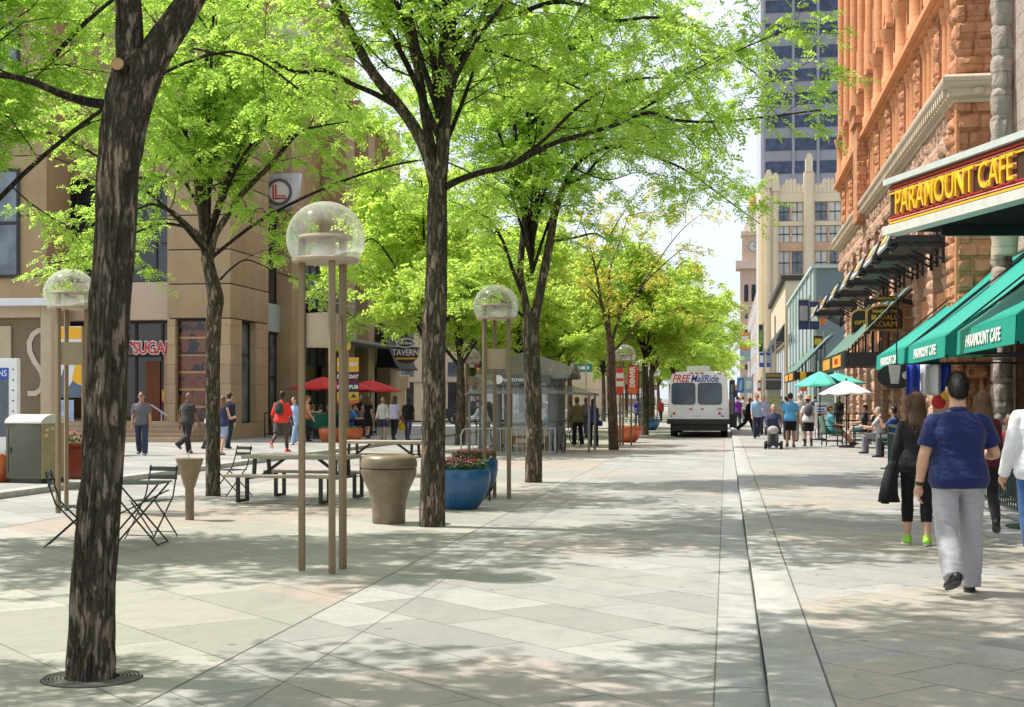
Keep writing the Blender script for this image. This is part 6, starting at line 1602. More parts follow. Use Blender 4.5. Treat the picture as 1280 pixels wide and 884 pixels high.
    if kind:
        b = B(); torso(b, .006, -.11, .05)
        for s in (-1, 1):
            h, kn, an, fd = lg[s]; q = 1 + (g - 1) * .6
            b.ell(spine(-.05, s * .07, -.028), .098 * q, 12, 8)
            if kind == 'skirt': continue
            th = {'long': .098, 'slim': .09, 'capri': .088, 'shorts': .105}[kind]
            if kind == 'shorts': b.ell(h, th * q, 12, 8); b.tube([h, h.lerp(kn, .92)], [th * q, .092 * q], 16)
            else:
                r1 = {'long': .078, 'slim': .064, 'capri': .064}[kind]; r2 = {'long': .074, 'slim': .050, 'capri': .058}[kind]; en = an.lerp(kn, .42) if kind == 'capri' else an + Vector((0, 0, -.035 if kind == 'long' else .0))
                b.cap_(h, kn, th * q, r1 * q, 16); b.tube([kn, kn.lerp(en, .45), en], [r1 * q, (r1 + .004) * q, r2 * q], 16)
        if kind == 'skirt':
            b.rings([[spine(0, 0, 0) + Vector((.178 * f * math.cos(a), (.135 * f) * math.sin(a), d)) for a in [2 * PI * i / 20 for i in range(20)]] for d, f in ((-.40, 1.2), (-.25, 1.18), (-.1, 1.08), (.06, .98))])
        o = sc(b).build({'long': 'trousers', 'slim': 'leggings', 'capri': 'leggings', 'shorts': 'shorts', 'skirt': 'skirt'}[kind], mb, t); queue(o, vox, 3 if fine else 2, wrinkle(6.5, (.0085 if kind == 'long' else .003) * amp) if fine else None)
        b = B(); RG = []
        if False:
            for d in (.045, .085): RG.append([spine(d, (.165 * (1 + (g - 1)) + .021) * math.cos(a), -.004 + (.118 * (1 + (g - 1) * 1.2) + .021) * math.sin(a)) for a in [2 * PI * i / 24 for i in range(24)]])
            b.rings(RG, True, False); sc(b).build('belt', m_black, t).modifiers.new('thick', 'SOLIDIFY').thickness = .004
    # ---- shoes
    ms = mat('shoe_%02x%02x%02x' % tuple(int(x * 255) for x in shoes), shoes, .45, .1, 12, .05)
    for s in (-1, 1):
        b = B(); b2 = B()
        h, kn, an, fd = lg[s]; M3 = axes(fd)
        T_ = lambda x, y, z: an + M3 @ Vector((x, y, z))
        b.rings([[T_(rx * math.cos(a), y, zc + rz_ * (math.sin(a) if math.sin(a) > 0 else .75 * math.sin(a))) for a in [2 * PI * i / 14 for i in range(14)]] for y, rx, rz_, zc in ((-.075, .02, .02, -.05), (-.06, .036, .045, -.045), (0, .044, .055, -.04), (.06, .047, .045, -.05), (.12, .048, .03, -.055), (.165, .038, .02, -.06), (.185, .015, .01, -.063))])
        b.tube([T_(0, -.012, -.04), an + (kn - an).normalized() * .02], [.047, .044], 12)
        b2.rings([[T_(rx * math.cos(a), y0 + .128 * math.sin(a), z) for a in [2 * PI * i / 20 for i in range(20)] for rx, y0 in [(.046 * (1 + .12 * math.sin(a)), .055)]] for z in (-.086, -.070)])
        sh_ = sc(b).build('shoe', ms, t, ang=60); sc(b2).build('sole', m_black if shoes[0] < .5 and shoes[1] < .4 else mat('sole_white', (.6, .6, .58), .6, .05), sh_)
    if sock:
        for s in (-1, 1): b = B(); h, kn, an, fd = lg[s]; b.tube([an, an.lerp(kn, .4)], [.043, .056], 12); sc(b).build('sock', cloth(sock), t)
    # ---- hair
    c, st = hair
    if st != 'bald':
        b = B(); mh = hairm(c)
        if st in ('short', 'long', 'bun', 'curly'):
            b.ell(hp(0, -.016, .022), (.081, .1, .108), 20, 14, Hm)
            if st == 'short': b.ell(hp(0, -.042, -.01), (.076, .068, .08), 16, 10, Hm)
            if st == 'curly': b.ell(hp(0, -.03, .03), (.12, .12, .12), 16, 12, Hm)
            if st == 'long':
                RG = []
                for z, rx, ry, y in ((.06, .07, .06, -.03), (-.02, .092, .075, -.035), (-.1, .1, .065, -.06), (-.2, .112, .05, -.09), (-.3, .105, .04, -.105), (-.36, .07, .03, -.11), (-.40, .03, .015, -.11)): RG.append([hp(rx * math.cos(a), y + ry * math.sin(a), z) for a in [2 * PI * i / 18 for i in range(18)]])
                b.rings(RG[::-1])
            if st == 'bun': b.ell(hp(0, -.11, .02), .05, 12, 8)
            o = sc(b).build('hair', mh, t); queue(o, min(vox, .008), 2, wrinkle(30, .004) if fine else None)
            if fine: HAIRS.append((o, st, mh, hc * k, k))
        else:
            if st == 'hat':
                b.lathe([(.175, 0), (.17, .012), (.1, .02), (.088, .1), (.05, .125), (.005, .13)], 24); b.v = [tuple(hp(x, y - .01, z + .035)) for x, y, z in b.v]
            else:
                b.ell(hp(0, -.008, .04), (.083, .104, .088), 18, 12, Hm); b.ell(hp(0, .11, .045), (.065, .075, .012), 14, 6, Hm)
            sc(b).build('hat' if st == 'hat' else 'cap', cloth(c), t)
            b = B(); b.ell(hp(0, -.03, -.02), (.081, .08, .085), 14, 10, Hm); sc(b).build('hair', hairm(H_BRN), t)
    if glasses:
        b = B(); b.cbox(hp(0, .1, .008), (.12, .012, .03)); b.bar(hp(-.07, .09, .01), hp(-.082, -.02, .01), .006); b.bar(hp(.07, .09, .01), hp(.082, -.02, .01), .006); sc(b).build('sunglasses', m_black, t)
    Mw = Matrix.Translation(pos) @ Matrix.Rotation(rz, 4, 'Z')
    t_j = {'w': lambda v: Mw @ (Vector(v) * k), 'ar': ar, 'lg': lg, 'spine': spine, 'hp': hp, 'k': k, 'rz': rz}
    return t, t_j
def P_(px, py, z=KERB): return gp(px, py, z)
AWAY, TOWARD = 0.0, PI
STR = [((16, 6), (-16, 24)), ((-14, 30), (18, 5)), ((8, 4), (-8, 14)), ((22, 10), (-22, 34))]
AR = [((-14, 7, 14), (14, 7, 22)), ((15, 8, 25), (-12, 8, 12)), ((4, 6, 12), (-4, 6, 10)), ((30, 8, 60), (10, 8, 20))]
# --- nearest walkers on the right
t, j = person('person in dark blue polo shirt and grey trousers walking away', P_(1198, 741), 1.80, R(4), legs=((-9, 33), (7, 4)), arms=((-4, 17, 20), (14, 24, 72)), lean=2, g=1.22, top=((.014, .022, .095), 'short'), bottom=((.37, .36, .385), 'long'), shoes=(.012, .011, .011), hair=((.018, .014, .011), 'short'), vox=.0085, look=6, wr=.9)
S0, E_, Wr, d2 = j['ar'][-1]
b = B(); b.tube([E_.lerp(Wr, .84), E_.lerp(Wr, .96)], [.034, .033], 14); b.v = [(x * j['k'], y * j['k'], z * j['k']) for x, y, z in b.v]; b.build('wristwatch', m_black, t)
t, j = person('person with long brown hair in black top, black leggings and neon green shoes', P_(1146, 681), 1.66, R(-4), legs=((7, 6), (-5, 9)), arms=((-8, 15, 10), (8, 10, 30)), fem=True, g=1.08, top=((.012, .012, .014), 'long'), bottom=((.008, .008, .009), 'capri'), shoes=(.32, .62, .05), hair=((.13, .065, .03), 'long'), vox=.0085)
Wr = j['ar'][-1][2]; E_ = j['ar'][-1][1]
tj = thing('jacket', 'black jacket hanging over the left arm of the woman with neon shoes', 'jacket', j['w'](Wr), j['rz'])
b = B(); RG = []
for z, rx, ry, x in ((.12, .05, .07, .0), (.05, .075, .10, -.02), (-.1, .085, .115, -.045), (-.25, .10, .115, -.06), (-.33, .115, .105, -.06)): RG.append([(x + rx * math.cos(a) * (1 + .12 * math.sin(3 * a + z * 9)), ry * math.sin(a), z) for a in [2 * PI * i / 22 for i in range(22)]])
b.rings(RG[::-1]).build('drape', cloth((.010, .010, .011)), tj, ang=70)
b = B(); b.tube([(-.05, .1, .0), (-.09, .13, -.15), (-.1, .12, -.36)], [.05, .055, .045], 10); b.build('sleeve', cloth((.010, .010, .011)), tj)
person('person with light brown hair and maroon top, half behind the man in blue', P_(1229, 671), 1.68, R(-3), legs=((10, 6), (-14, 34)), fem=True, top=((.10, .012, .02), 'long'), bottom=((.012, .011, .012), 'slim'), shoes=(.03, .025, .025), hair=((.20, .11, .055), 'long'), vox=.009)
person('person in white shirt and blue jeans cut off by the right edge of the picture', P_(1300, 722), 1.84, R(3), legs=((-8, 30), (12, 6)), arms=((-4, 15, 35), (10, 8, 20)), top=((.74, .74, .78), 'long'), bottom=((.03, .085, .24), 'long'), shoes=(.10, .05, .025), hair=(H_BRN, 'short'), vox=.0095, g=1.08)
# --- terrace guests on the right
person('person with dark hair in maroon shirt seated behind the near railing, facing the walkway', P_(1262, 620), 1.7, R(165), legs=((84, 84), (84, 84)), arms=((30, 10, 70), (30, 10, 70)), seat=.46, skinc=BROWN, top=((.22, .02, .03), 'short'), bottom=((.03, .03, .04), 'long'), hair=(H_BLK, 'short'), vox=.012)
person('person in grey cap seated beside the person in maroon, right of the near railing', P_(1280, 622), 1.68, R(120), legs=((84, 84), (84, 84)), arms=((30, 10, 70), (20, 10, 50)), seat=.46, top=((.05, .05, .05), 'jacket'), bottom=((.03, .03, .04), 'long'), hair=((.30, .30, .31), 'cap'), vox=.012)
person('person in dark blue shirt drinking from a glass behind the far railing', P_(1119, 572), 1.76, R(60), legs=((84, 84), (84, 84)), arms=((50, 8, 110), (40, 10, 80)), seat=.46, top=((.03, .06, .18), 'short'), bottom=((.1, .1, .1), 'long'), hair=(H_BLK, 'short'), vox=.012, look=-10, skinc=TANNED)
person('person with grey hair in pale shirt seated past the drinker, near the white umbrella', P_(1100, 568), 1.7, R(70), legs=((84, 84), (84, 84)), arms=((40, 8, 60), (30, 8, 60)), seat=.46, top=((.42, .40, .38), 'short'), bottom=((.2, .2, .22), 'long'), hair=(H_GRY, 'short'), vox=.013)
person('person in teal shirt lounging in the green chair with bare legs stretched out', P_(1040, 557), 1.74, R(-80), legs=((66, 22), (72, 26)), arms=((20, 14, 60), (20, 14, 60)), lean=-8, seat=.46, top=((.08, .36, .42), 'short'), bottom=((.35, .33, .28), 'shorts'), shoes=(.05, .04, .03), hair=((.12, .10, .04), 'cap'), vox=.013)
person('person in pale blue shorts seated facing the lounger under the white umbrella', P_(1079, 555), 1.74, R(82), legs=((84, 70), (80, 50)), arms=((30, 14, 60), (20, 14, 60)), lean=-6, seat=.46, top=((.06, .07, .08), 'short'), bottom=((.32, .45, .46), 'shorts'), shoes=(.3, .3, .3), hair=(H_BRN, 'short'), vox=.013)
person('person in black standing behind the menu board under the white umbrella', P_(1049, 543), 1.72, R(150), legs=STR[2], arms=AR[2], top=((.012, .012, .014), 'long'), bottom=((.02, .02, .02), 'long'), hair=(H_BLK, 'short'), vox=.014, skinc=BROWN)
# --- middle distance right
person('person in sky blue t-shirt and black shorts, seen from behind', P_(988, 559), 1.78, R(-2), legs=((-6, 14), (8, 4)), arms=((2, 10, 14), (2, 14, 10)), g=1.08, top=((.10, .36, .62), 'short'), bottom=((.012, .012, .014), 'shorts'), shoes=(.05, .045, .04), hair=(H_BLK, 'short'), vox=.012, skinc=TANNED)
t, j = person('person in straw hat, white top and black skirt beside the person in sky blue', P_(1010, 558), 1.66, R(2), legs=((5, 4), (-6, 16)), arms=((4, 16, 10), (0, 8, 12)), fem=True, top=((.72, .70, .68), 'short'), bottom=((.012, .012, .014), 'skirt'), shoes=(.03, .03, .03), hair=((.62, .36, .18), 'hat'), vox=.012, sock=(.015, .015, .016))
def backpack(label, j, c, s_=1.0):
    t = thing('backpack', label, 'backpack', j['w'](j['spine'](.32, 0, -.19)), j['rz'])
    b = B(); b.ell((0, -.02, 0), (.15 * s_, .10, .21 * s_), 16, 12); b.build('pack', cloth(c), t); b = B(); b.ell((0, -.09, -.06), (.10 * s_, .05, .09 * s_), 14, 8); b.build('pocket', cloth(sc3(c, .6)), t)
    b = B()
    for s in (-1, 1): b.tube([(s * .10, .06, .16), (s * .11, .14, .19), (s * .115, .28, .12), (s * .12, .30, 0)], .018, 6)
    b.build('strap', cloth(sc3(c, .5)), t); return t
backpack('grey patterned backpack on the person in the straw hat', j, (.13, .12, .13))
# mobility scooter rider
sc_p = P_(967, 561)
t = thing('mobility_scooter', 'small electric mobility scooter facing us on the right sidewalk', 'scooter', sc_p, R(176))
b = B(); b.box(-.22, .22, -.45, .45, .10, .18); b.build('deck', m_black, t, bevel=.02); b = B(); b.box(-.24, .24, -.30, .14, .46, .54); b.box(-.23, .23, -.33, -.25, .54, .98); b.bar((0, -.1, .15), (0, -.1, .48), .12); b.build('seat', cloth((.03, .03, .035)), t, bevel=.02)
for x in (-.24, .24):
    for y in (-.36, .40):
        b = B(); b.rings([[(x + q[0], y + q[1] * math.cos(2 * PI * k_ / 16), .12 + q[1] * math.sin(2 * PI * k_ / 16)) for k_ in range(16)] for q in ((-.035, .1), (-.03, .12), (.03, .12), (.035, .1))]); wl = b.build('wheel', mat('tyre', (0, 0, 0)), t); b = B(); b.ell((x, y, .12), (.04, .05, .05), 8, 6); b.build('hub', m_steel, wl)
b = B(); b.bar((0, .38, .15), (0, .30, .85), .07); b.bar((-.25, .28, .86), (.25, .28, .86), .035); b.build('tiller', m_black, t); b = B(); b.ell((0, .40, .60), (.17, .11, .13), 14, 10); b.build('basket_bag', cloth((.42, .40, .38)), t)
person('person with white hair in navy jacket riding the mobility scooter', sc_p + Vector((0, .12, 0)), 1.66, R(176), legs=((74, 78), (74, 78)), arms=((34, 12, 40), (34, 12, 40)), lean=2, seat=.54, top=((.05, .06, .13), 'jacket'), bottom=((.15, .15, .17), 'long'), shoes=(.1, .12, .25), hair=(H_GRY, 'short'), vox=.012, g=1.1)
t, j = person('person in light blue shirt and navy trousers walking towards us with sunglasses', P_(946, 548), 1.80, TOWARD + R(8), legs=((-14, 26), (14, 6)), arms=AR[3], top=((.30, .46, .66), 'elbow'), bottom=((.025, .03, .06), 'long'), hair=(H_BRN, 'short'), vox=.013, glasses=True)
person('person in lilac shirt just behind the person in light blue, near the pylon', P_(955, 544), 1.72, TOWARD, legs=STR[2], arms=AR[2], top=((.38, .42, .62), 'short'), bottom=((.08, .08, .12), 'long'), hair=((.25, .12, .05), 'short'), vox=.015)
person('person in black striding to the right beside the bus doors', P_(935, 541), 1.70, R(-70), legs=((30, 12), (-28, 30)), arms=AR[0], lean=8, fem=True, top=((.012, .012, .014), 'jacket'), bottom=((.012, .012, .014), 'long'), hair=(H_RED, 'short'), vox=.014, g=1.15)
person('person in purple shirt and dark trousers walking away by the bus doors', P_(922, 536), 1.74, R(5), legs=STR[0], arms=AR[1], top=((.16, .04, .30), 'short'), bottom=((.03, .03, .04), 'long'), hair=(H_BLK, 'short'), vox=.015)
person('person in beige shirt behind the person in sky blue', P_(1000, 552), 1.80, R(10), legs=STR[2], arms=AR[2], top=((.46, .43, .36), 'short'), bottom=((.30, .28, .22), 'long'), hair=((.3, .2, .15), 'bald'), vox=.015, g=1.15)
person('person in charcoal jacket with dark hair ahead of the person in sky blue', P_(984, 550), 1.70, R(-15), legs=STR[2], arms=AR[2], top=((.06, .055, .06), 'jacket'), bottom=((.04, .04, .05), 'long'), hair=(H_BLK, 'curly'), vox=.015, skinc=BROWN)
far = [(929, 527, 1.75, (.55, .50, .48), (.1, .1, .12), H_BLK, 'person in off white shirt in the crowd right of the bus'), (940, 529, 1.72, (.42, .40, .44), (.05, .06, .1), H_BRN, 'person in mauve grey shirt in the crowd behind the light blue shirt'), (952, 527, 1.7, (.6, .3, .28), (.12, .12, .16), H_BRN, 'person in salmon shirt in the crowd left of the pylon'), (915, 529, 1.72, (.5, .16, .05), (.06, .06, .08), H_BLK, 'person in rust shirt at the kerb right of the bus'), (976, 528, 1.74, (.12, .3, .2), (.1, .1, .14), H_BLK, 'person in green shirt in the crowd right of the pylon'), (1001, 530, 1.7, (.55, .06, .05), (.3, .28, .22), H_BRN, 'person in red shirt in the crowd right of the pylon'), (925, 523, 1.7, (.25, .3, .5), (.1, .1, .14), H_BLD, 'fair haired person in denim blue shirt deep in the crowd right of the bus'), (1019, 534, 1.78, (.04, .05, .1), (.05, .05, .07), H_BLK, 'person in navy by the teal umbrella')]
for px, py, h, c1, c2, hc_, lb in far:
    person(lb, P_(px, py), h, random.choice((0, PI, PI - .3, .3)), legs=random.choice(STR[:3]), arms=random.choice(AR), top=(c1, 'short'), bottom=(c2, 'long'), hair=(hc_, 'short'), vox=.02)
# --- left side walkers
person('person in grey polo shirt and jeans walking towards us by the candy shop steps', P_(177, 569), 1.78, TOWARD + R(14), legs=((8, 4), (-10, 22)), arms=((6, 12, 10), (-6, 12, 10)), g=1.1, top=((.13, .12, .125), 'short'), bottom=((.035, .05, .085), 'long'), shoes=(.06, .06, .065), hair=(H_BLK, 'short'), vox=.011, skinc=TANNED, glasses=True)
person('bald person in charcoal t-shirt and dark jeans walking away past the steps', P_(234, 567), 1.78, R(-22), legs=((14, 4), (-12, 52)), arms=((-12, 14, 12), (12, 12, 20)), g=1.12, top=((.045, .042, .04), 'short'), bottom=((.03, .03, .034), 'long'), shoes=(.03, .03, .035), hair=(H_BLK, 'bald'), vox=.011, skinc=BROWN)
person('fair haired person in white top, half hidden left of the second row trunk', P_(262, 562), 1.66, R(-60), legs=STR[2], arms=AR[2], fem=True, top=((.70, .69, .68), 'short'), bottom=((.04, .04, .05), 'slim'), hair=(H_BLD, 'long'), vox=.013)
person('person in navy sleeveless top and patterned shorts right of the second row trunk', P_(278, 569), 1.66, R(-15), legs=((6, 4), (-8, 12)), arms=((0, 8, 14), (14, 12, 80)), fem=True, top=((.03, .04, .10), 'none'), bottom=((.30, .36, .50), 'shorts'), shoes=(.4, .36, .3), hair=(H_RED, 'long'), vox=.012)
person('person in dark navy clothes just right of the one in patterned shorts', P_(286, 561), 1.78, R(-20), legs=STR[2], arms=AR[2], top=((.02, .025, .05), 'long'), bottom=((.02, .028, .055), 'long'), hair=(H_BLK, 'short'), vox=.013)
t, j = person('person in red jersey, long grey shorts and red shoes walking away', P_(352, 565), 1.82, R(-6), legs=((-18, 36), (12, 4)), arms=((-6, 16, 14), (6, 16, 14)), g=1.15, top=((.72, .045, .03), 'elbow'), bottom=((.075, .068, .062), 'shorts'), shoes=(.75, .03, .025), hair=(H_BLK, 'short'), vox=.011, skinc=DARK, sock=(.05, .05, .05))
backpack('black and white backpack on the person in the red jersey', j, (.06, .06, .06))
t, j = person('person in light blue scrubs walking beside the red jersey', P_(369, 556), 1.66, TOWARD - R(30), legs=((16, 4), (-14, 22)), arms=AR[0], fem=True, top=((.30, .44, .66), 'elbow'), bottom=((.28, .40, .64), 'long'), shoes=(.6, .6, .62), hair=(H_RED, 'bun'), vox=.013)
t, j = person('person in orange top at the edge of the red umbrella terrace', P_(383, 552), 1.70, R(-60), legs=STR[2], arms=AR[3], top=((.50, .16, .05), 'none'), bottom=((.03, .03, .035), 'long'), hair=(H_RED, 'short'), vox=.013)
t, j = person('person in black dress standing by the right red umbrella', P_(460, 548), 1.68, R(-20), legs=((6, 2), (-6, 10)), arms=AR[2], fem=True, top=((.012, .011, .012), 'dress'), bottom=((0, 0, 0), None), shoes=(.02, .02, .02), hair=(H_RED, 'long'), vox=.013)
person('person in white cardigan and denim shorts walking towards us', P_(479, 550), 1.66, TOWARD, legs=((8, 4), (-8, 12)), arms=((6, 14, 30), (6, 14, 30)), fem=True, top=((.68, .66, .60), 'long'), bottom=((.04, .055, .12), 'shorts'), shoes=(.3, .25, .2), hair=(H_RED, 'short'), vox=.013)
person('person in lavender t-shirt and black trousers walking away', P_(493, 551), 1.70, R(-8), legs=((10, 4), (-12, 26)), arms=AR[2], fem=True, g=1.08, top=((.50, .47, .66), 'short'), bottom=((.012, .012, .016), 'slim'), shoes=(.03, .03, .03), hair=(H_BRN, 'long'), vox=.013)
t, j = person('person in black t-shirt with brown bag and yellow sack walking away', P_(510, 551), 1.66, R(-4), legs=((10, 4), (-10, 22)), arms=((0, 12, 8), (0, 10, 10)), top=((.015, .014, .014), 'short'), bottom=((.06, .06, .09), 'slim'), shoes=(.04, .04, .05), hair=(H_BLK, 'short'), vox=.013, skinc=DARK)
def bag(label, p, c, w_=.16, h=.3, name='carrier_bag'):
    t = thing(name, label, 'bag', p, 0); b = B()
    b.rings([[(w_ * f * math.cos(a), .07 * f * math.sin(a), z) for a in [2 * PI * i / 16 for i in range(16)]] for z, f in ((-h, .7), (-h * .93, 1), (-h * .4, 1.05), (-.08, .8), (-.03, .4))]); b.build('sack', cloth(c), t); b = B(); b.tube([(-.05, 0, -.06), (-.03, 0, .0), (.03, 0, .0), (.05, 0, -.06)], .008, 5); b.build('handle', cloth(c), t)
bag('yellow sack hanging from the hand of the person in the black t-shirt', j['w'](j['ar'][-1][2] + Vector((0, 0, -.09))), (.70, .45, .02))
bag('brown shoulder bag of the person in the black t-shirt', j['w'](j['spine'](.12, -.2, -.05)), (.20, .075, .03), .14, .22, 'shoulder_bag')
for px, py, lb, c in ((401, 549, 'seated guest in olive on the terrace under the left red umbrella', (.12, .10, .05)), (412, 546, 'seated guest in black on the terrace between the red umbrellas', (.03, .03, .03)), (441, 546, 'seated guest in bright blue on the terrace by the right red umbrella', (.05, .22, .55)), (452, 545, 'seated guest in grey on the terrace by the black dress', (.15, .13, .14)), (390, 547, 'seated guest in tan at the left end of the terrace', (.3, .2, .12))):
    tp = P_(px, py)
    ch_ = dup(tc, tp, random.uniform(0, 6), 'chair of the ' + lb)
    person(lb.replace('guest', 'person'), tp, 1.7, ch_.rotation_euler.z, legs=((84, 84), (84, 84)), arms=((35, 8, 60), (25, 8, 70)), seat=.46, top=(c, 'short'), bottom=((.03, .03, .04), 'long'), hair=(random.choice((H_BLK, H_BRN, H_RED)), 'short'), vox=.015)
person('server in dark shirt standing at the terrace post behind the festival banner', P_(449, 543), 1.78, R(-120), legs=STR[2], arms=AR[3], top=((.02, .018, .018), 'short'), bottom=((.02, .02, .02), 'long'), hair=(H_BLK, 'short'), vox=.015)
# --- around the shelter
t, j = person('person in olive jacket, black trousers and white shoes facing the bicycles', P_(722, 558, 0), 1.76, R(35), legs=((6, 3), (-6, 8)), arms=((0, 14, 30), (4, 14, 30)), g=1.1, top=((.11, .10, .045), 'jacket'), bottom=((.014, .013, .014), 'long'), shoes=(.7, .7, .7), hair=((.12, .09, .04), 'cap'), vox=.012, skinc=BROWN)
t, j = person('person with long black hair in purple jacket and black leggings beside the olive jacket', P_(742, 558, 0), 1.68, R(30), legs=((4, 3), (-4, 8)), arms=((20, 10, 70), (4, 10, 20)), fem=True, top=((.04, .03, .13), 'jacket'), bottom=((.012, .012, .014), 'slim'), shoes=(.02, .02, .02), hair=(H_BLK, 'long'), vox=.012)
bag('dark blue shoulder bag at the hip of the person in the purple jacket', j['w'](j['spine'](.06, .12, -.16)), (.03, .03, .10), .15, .24, 'shoulder_bag')
person('person in striped dark shirt standing behind the olive jacket', P_(733, 548, 0), 1.76, R(160), legs=STR[2], arms=AR[2], top=((.10, .09, .085), 'short'), bottom=((.06, .06, .08), 'long'), hair=((.02, .02, .02), 'bald'), vox=.014, skinc=DARK)
person('dark haired person bending over the cart inside the shelter', P_(672, 562, 0), 1.7, R(60), legs=STR[2], arms=((50, 8, 40), (50, 8, 40)), lean=38, top=((.02, .02, .024), 'short'), bottom=((.03, .03, .035), 'long'), hair=(H_BLK, 'long'), vox=.013)
person('person in pale blue shirt seated inside the shelter', P_(650, 556, 0), 1.7, R(-90), legs=((84, 84), (84, 84)), arms=((40, 8, 60), (40, 8, 60)), seat=.5, lean=20, top=((.38, .52, .60), 'long'), bottom=((.06, .08, .06), 'long'), hair=(H_BRN, 'short'), vox=.014)
person('person in turquoise shirt at the right end of the shelter', P_(686, 556, 0), 1.6, R(70), legs=((84, 84), (84, 84)), arms=((30, 8, 60), (30, 8, 60)), seat=.5, top=((.06, .36, .55), 'short'), bottom=((.04, .05, .08), 'long'), hair=(H_BLK, 'short'), vox=.015, skinc=TANNED)
person('person in pale blue coat and blue cap leaning at the left end of the shelter', P_(607, 560, 0), 1.72, R(60), legs=STR[2], arms=((30, 10, 50), (30, 10, 50)), lean=22, top=((.48, .56, .66), 'jacket'), bottom=((.35, .42, .52), 'long'), shoes=(.2, .2, .2), hair=((.03, .05, .30), 'cap'), vox=.013)
person('distant person in dark top crossing the side street left of the shelter', P_(591, 530, 0), 1.72, R(-90), legs=STR[0], arms=AR[0], top=((.04, .03, .06), 'short'), bottom=((.06, .06, .12), 'long'), hair=(H_RED, 'short'), vox=.018)
person('person in royal blue behind the orange bowl and lamp posts', P_(797, 533, 0), 1.74, R(20), legs=STR[2], arms=AR[2], top=((.03, .05, .34), 'short'), bottom=((.03, .04, .20), 'long'), hair=(H_BLK, 'short'), vox=.016)
person('distant person in red between the far trunks and the bus', P_(826, 527, 0), 1.72, R(160), legs=STR[0], arms=AR[0], top=((.6, .05, .04), 'short'), bottom=((.05, .05, .08), 'long'), hair=(H_BRN, 'short'), vox=.018)
flush()
# loose strands over the hair of the nearest walkers
for o, st, mh, hcen, k in HAIRS:
    me = o.data; n = len(me.vertices); co = np.empty(n * 3); me.vertices.foreach_get('co', co); co = co.reshape(-1, 3); no = np.empty(n * 3); me.vertices.foreach_get('normal', no); no = no.reshape(-1, 3)
    rng = np.random.default_rng(3); ix = rng.integers(0, n, 9000); P = co[ix] + rng.normal(0, .0025, (9000, 3)); Nn = no[ix]
    dn = np.array((0, -.25, -1.0)) if st == 'long' else np.array((0, -.5, -.75))
    d = dn - Nn * (Nn @ dn)[:, None] + Nn * (.10 if st == 'long' else .28) + rng.normal(0, .16, (9000, 3)); d /= np.linalg.norm(d, axis=1)[:, None]
    L = rng.uniform(.05, .12, 9000) if st == 'long' else rng.uniform(.012, .028, 9000)
    s_ = np.cross(d, Nn); s_ /= np.linalg.norm(s_, axis=1)[:, None] + 1e-9; w_ = .0011 if st == 'long' else .0012
    V = np.stack([P - s_ * w_ - Nn * .002, P + s_ * w_ - Nn * .002, P + d * L[:, None] + s_ * w_ * .3, P + d * L[:, None] - s_ * w_ * .3], 1).reshape(-1, 3)
    m2 = bpy.data.meshes.new('strands'); q = len(V) // 4; m2.vertices.add(q * 4); m2.vertices.foreach_set('co', V.astype(np.float32).ravel()); m2.loops.add(q * 4); m2.loops.foreach_set('vertex_index', np.arange(q * 4, dtype=np.int32)); m2.polygons.add(q); m2.polygons.foreach_set('loop_start', np.arange(0, q * 4, 4, dtype=np.int32)); m2.materials.append(mh); m2.update(calc_edges=True)
    bm = bmesh.new(); bm.from_mesh(me); bm.from_mesh(m2); bm.to_mesh(me); bm.free(); bpy.data.meshes.remove(m2)
    me.polygons.foreach_set('use_smooth', [True] * len(me.polygons))
# ============================================================ honey locusts
def bark_mat(name, c1, c2, s=1.0):
    k = N(name); v = k.coord()
    wob = k.n('VectorMath', {'operation': 'SCALE'}, i0=k.n('TexNoise', None, Vector=v, Scale=4.0 * s, Detail=3.0).outputs['Color']); wob.inputs['Scale'].default_value = .9
    a = k.n('VectorMath', {'operation': 'ADD'}, i0=k.n('Mapping', None, Vector=v, Scale=(15 * s, 15 * s, 3.2 * s)), i1=wob)
    rd = k.n('TexNoise', None, Vector=a, Scale=1.0, Detail=9.0, Roughness=.62)
    ridge = k.math('ABSOLUTE', k.math('SUBTRACT', rd, .5)); cr = k.ramp(ridge, .0, .075)
    flake = k.n('TexNoise', None, Vector=k.n('Mapping', None, Vector=v, Scale=(24 * s, 24 * s, 14 * s)), Scale=1.0, Detail=8.0, Roughness=.7)
    n2 = k.gen(k.n('Mapping', None, Vector=v, Scale=(6, 6, 1.6)), 1.2, 5); n3 = k.gen(v, 150, 3)
    col = k.mix(k.ramp(rd, .35, .66), c1, c2); col = k.mix(k.math('MULTIPLY', k.ramp(n2, .52, .68), .75), col, (c2[0] * 1.6, c2[1] * 1.5, c2[2] * 1.4)); col = k.mix(k.math('MULTIPLY', k.ramp(flake, .5, .7), .5), col, sc3(c1, .6)); col = k.mix(k.math('MULTIPLY', k.math('SUBTRACT', 1.0, cr), .8), col, sc3(c1, .35))
    h = k.math('ADD', k.math('MULTIPLY', cr, .7), k.math('ADD', k.math('MULTIPLY', flake, .5), k.math('MULTIPLY', n3, .08)))
    return k.finish(k.bsdf(col, .85, 0, h, 1.0, .03, .2))
m_bark = bark_mat('locust_bark', (.095, .075, .056), (.25, .20, .152)); m_bark2 = bark_mat('locust_branch_bark', (.04, .032, .025), (.10, .078, .058), 2.0)
m_barkp = bark_mat('young_bark', (.13, .085, .055), (.26, .18, .12), 2.0)
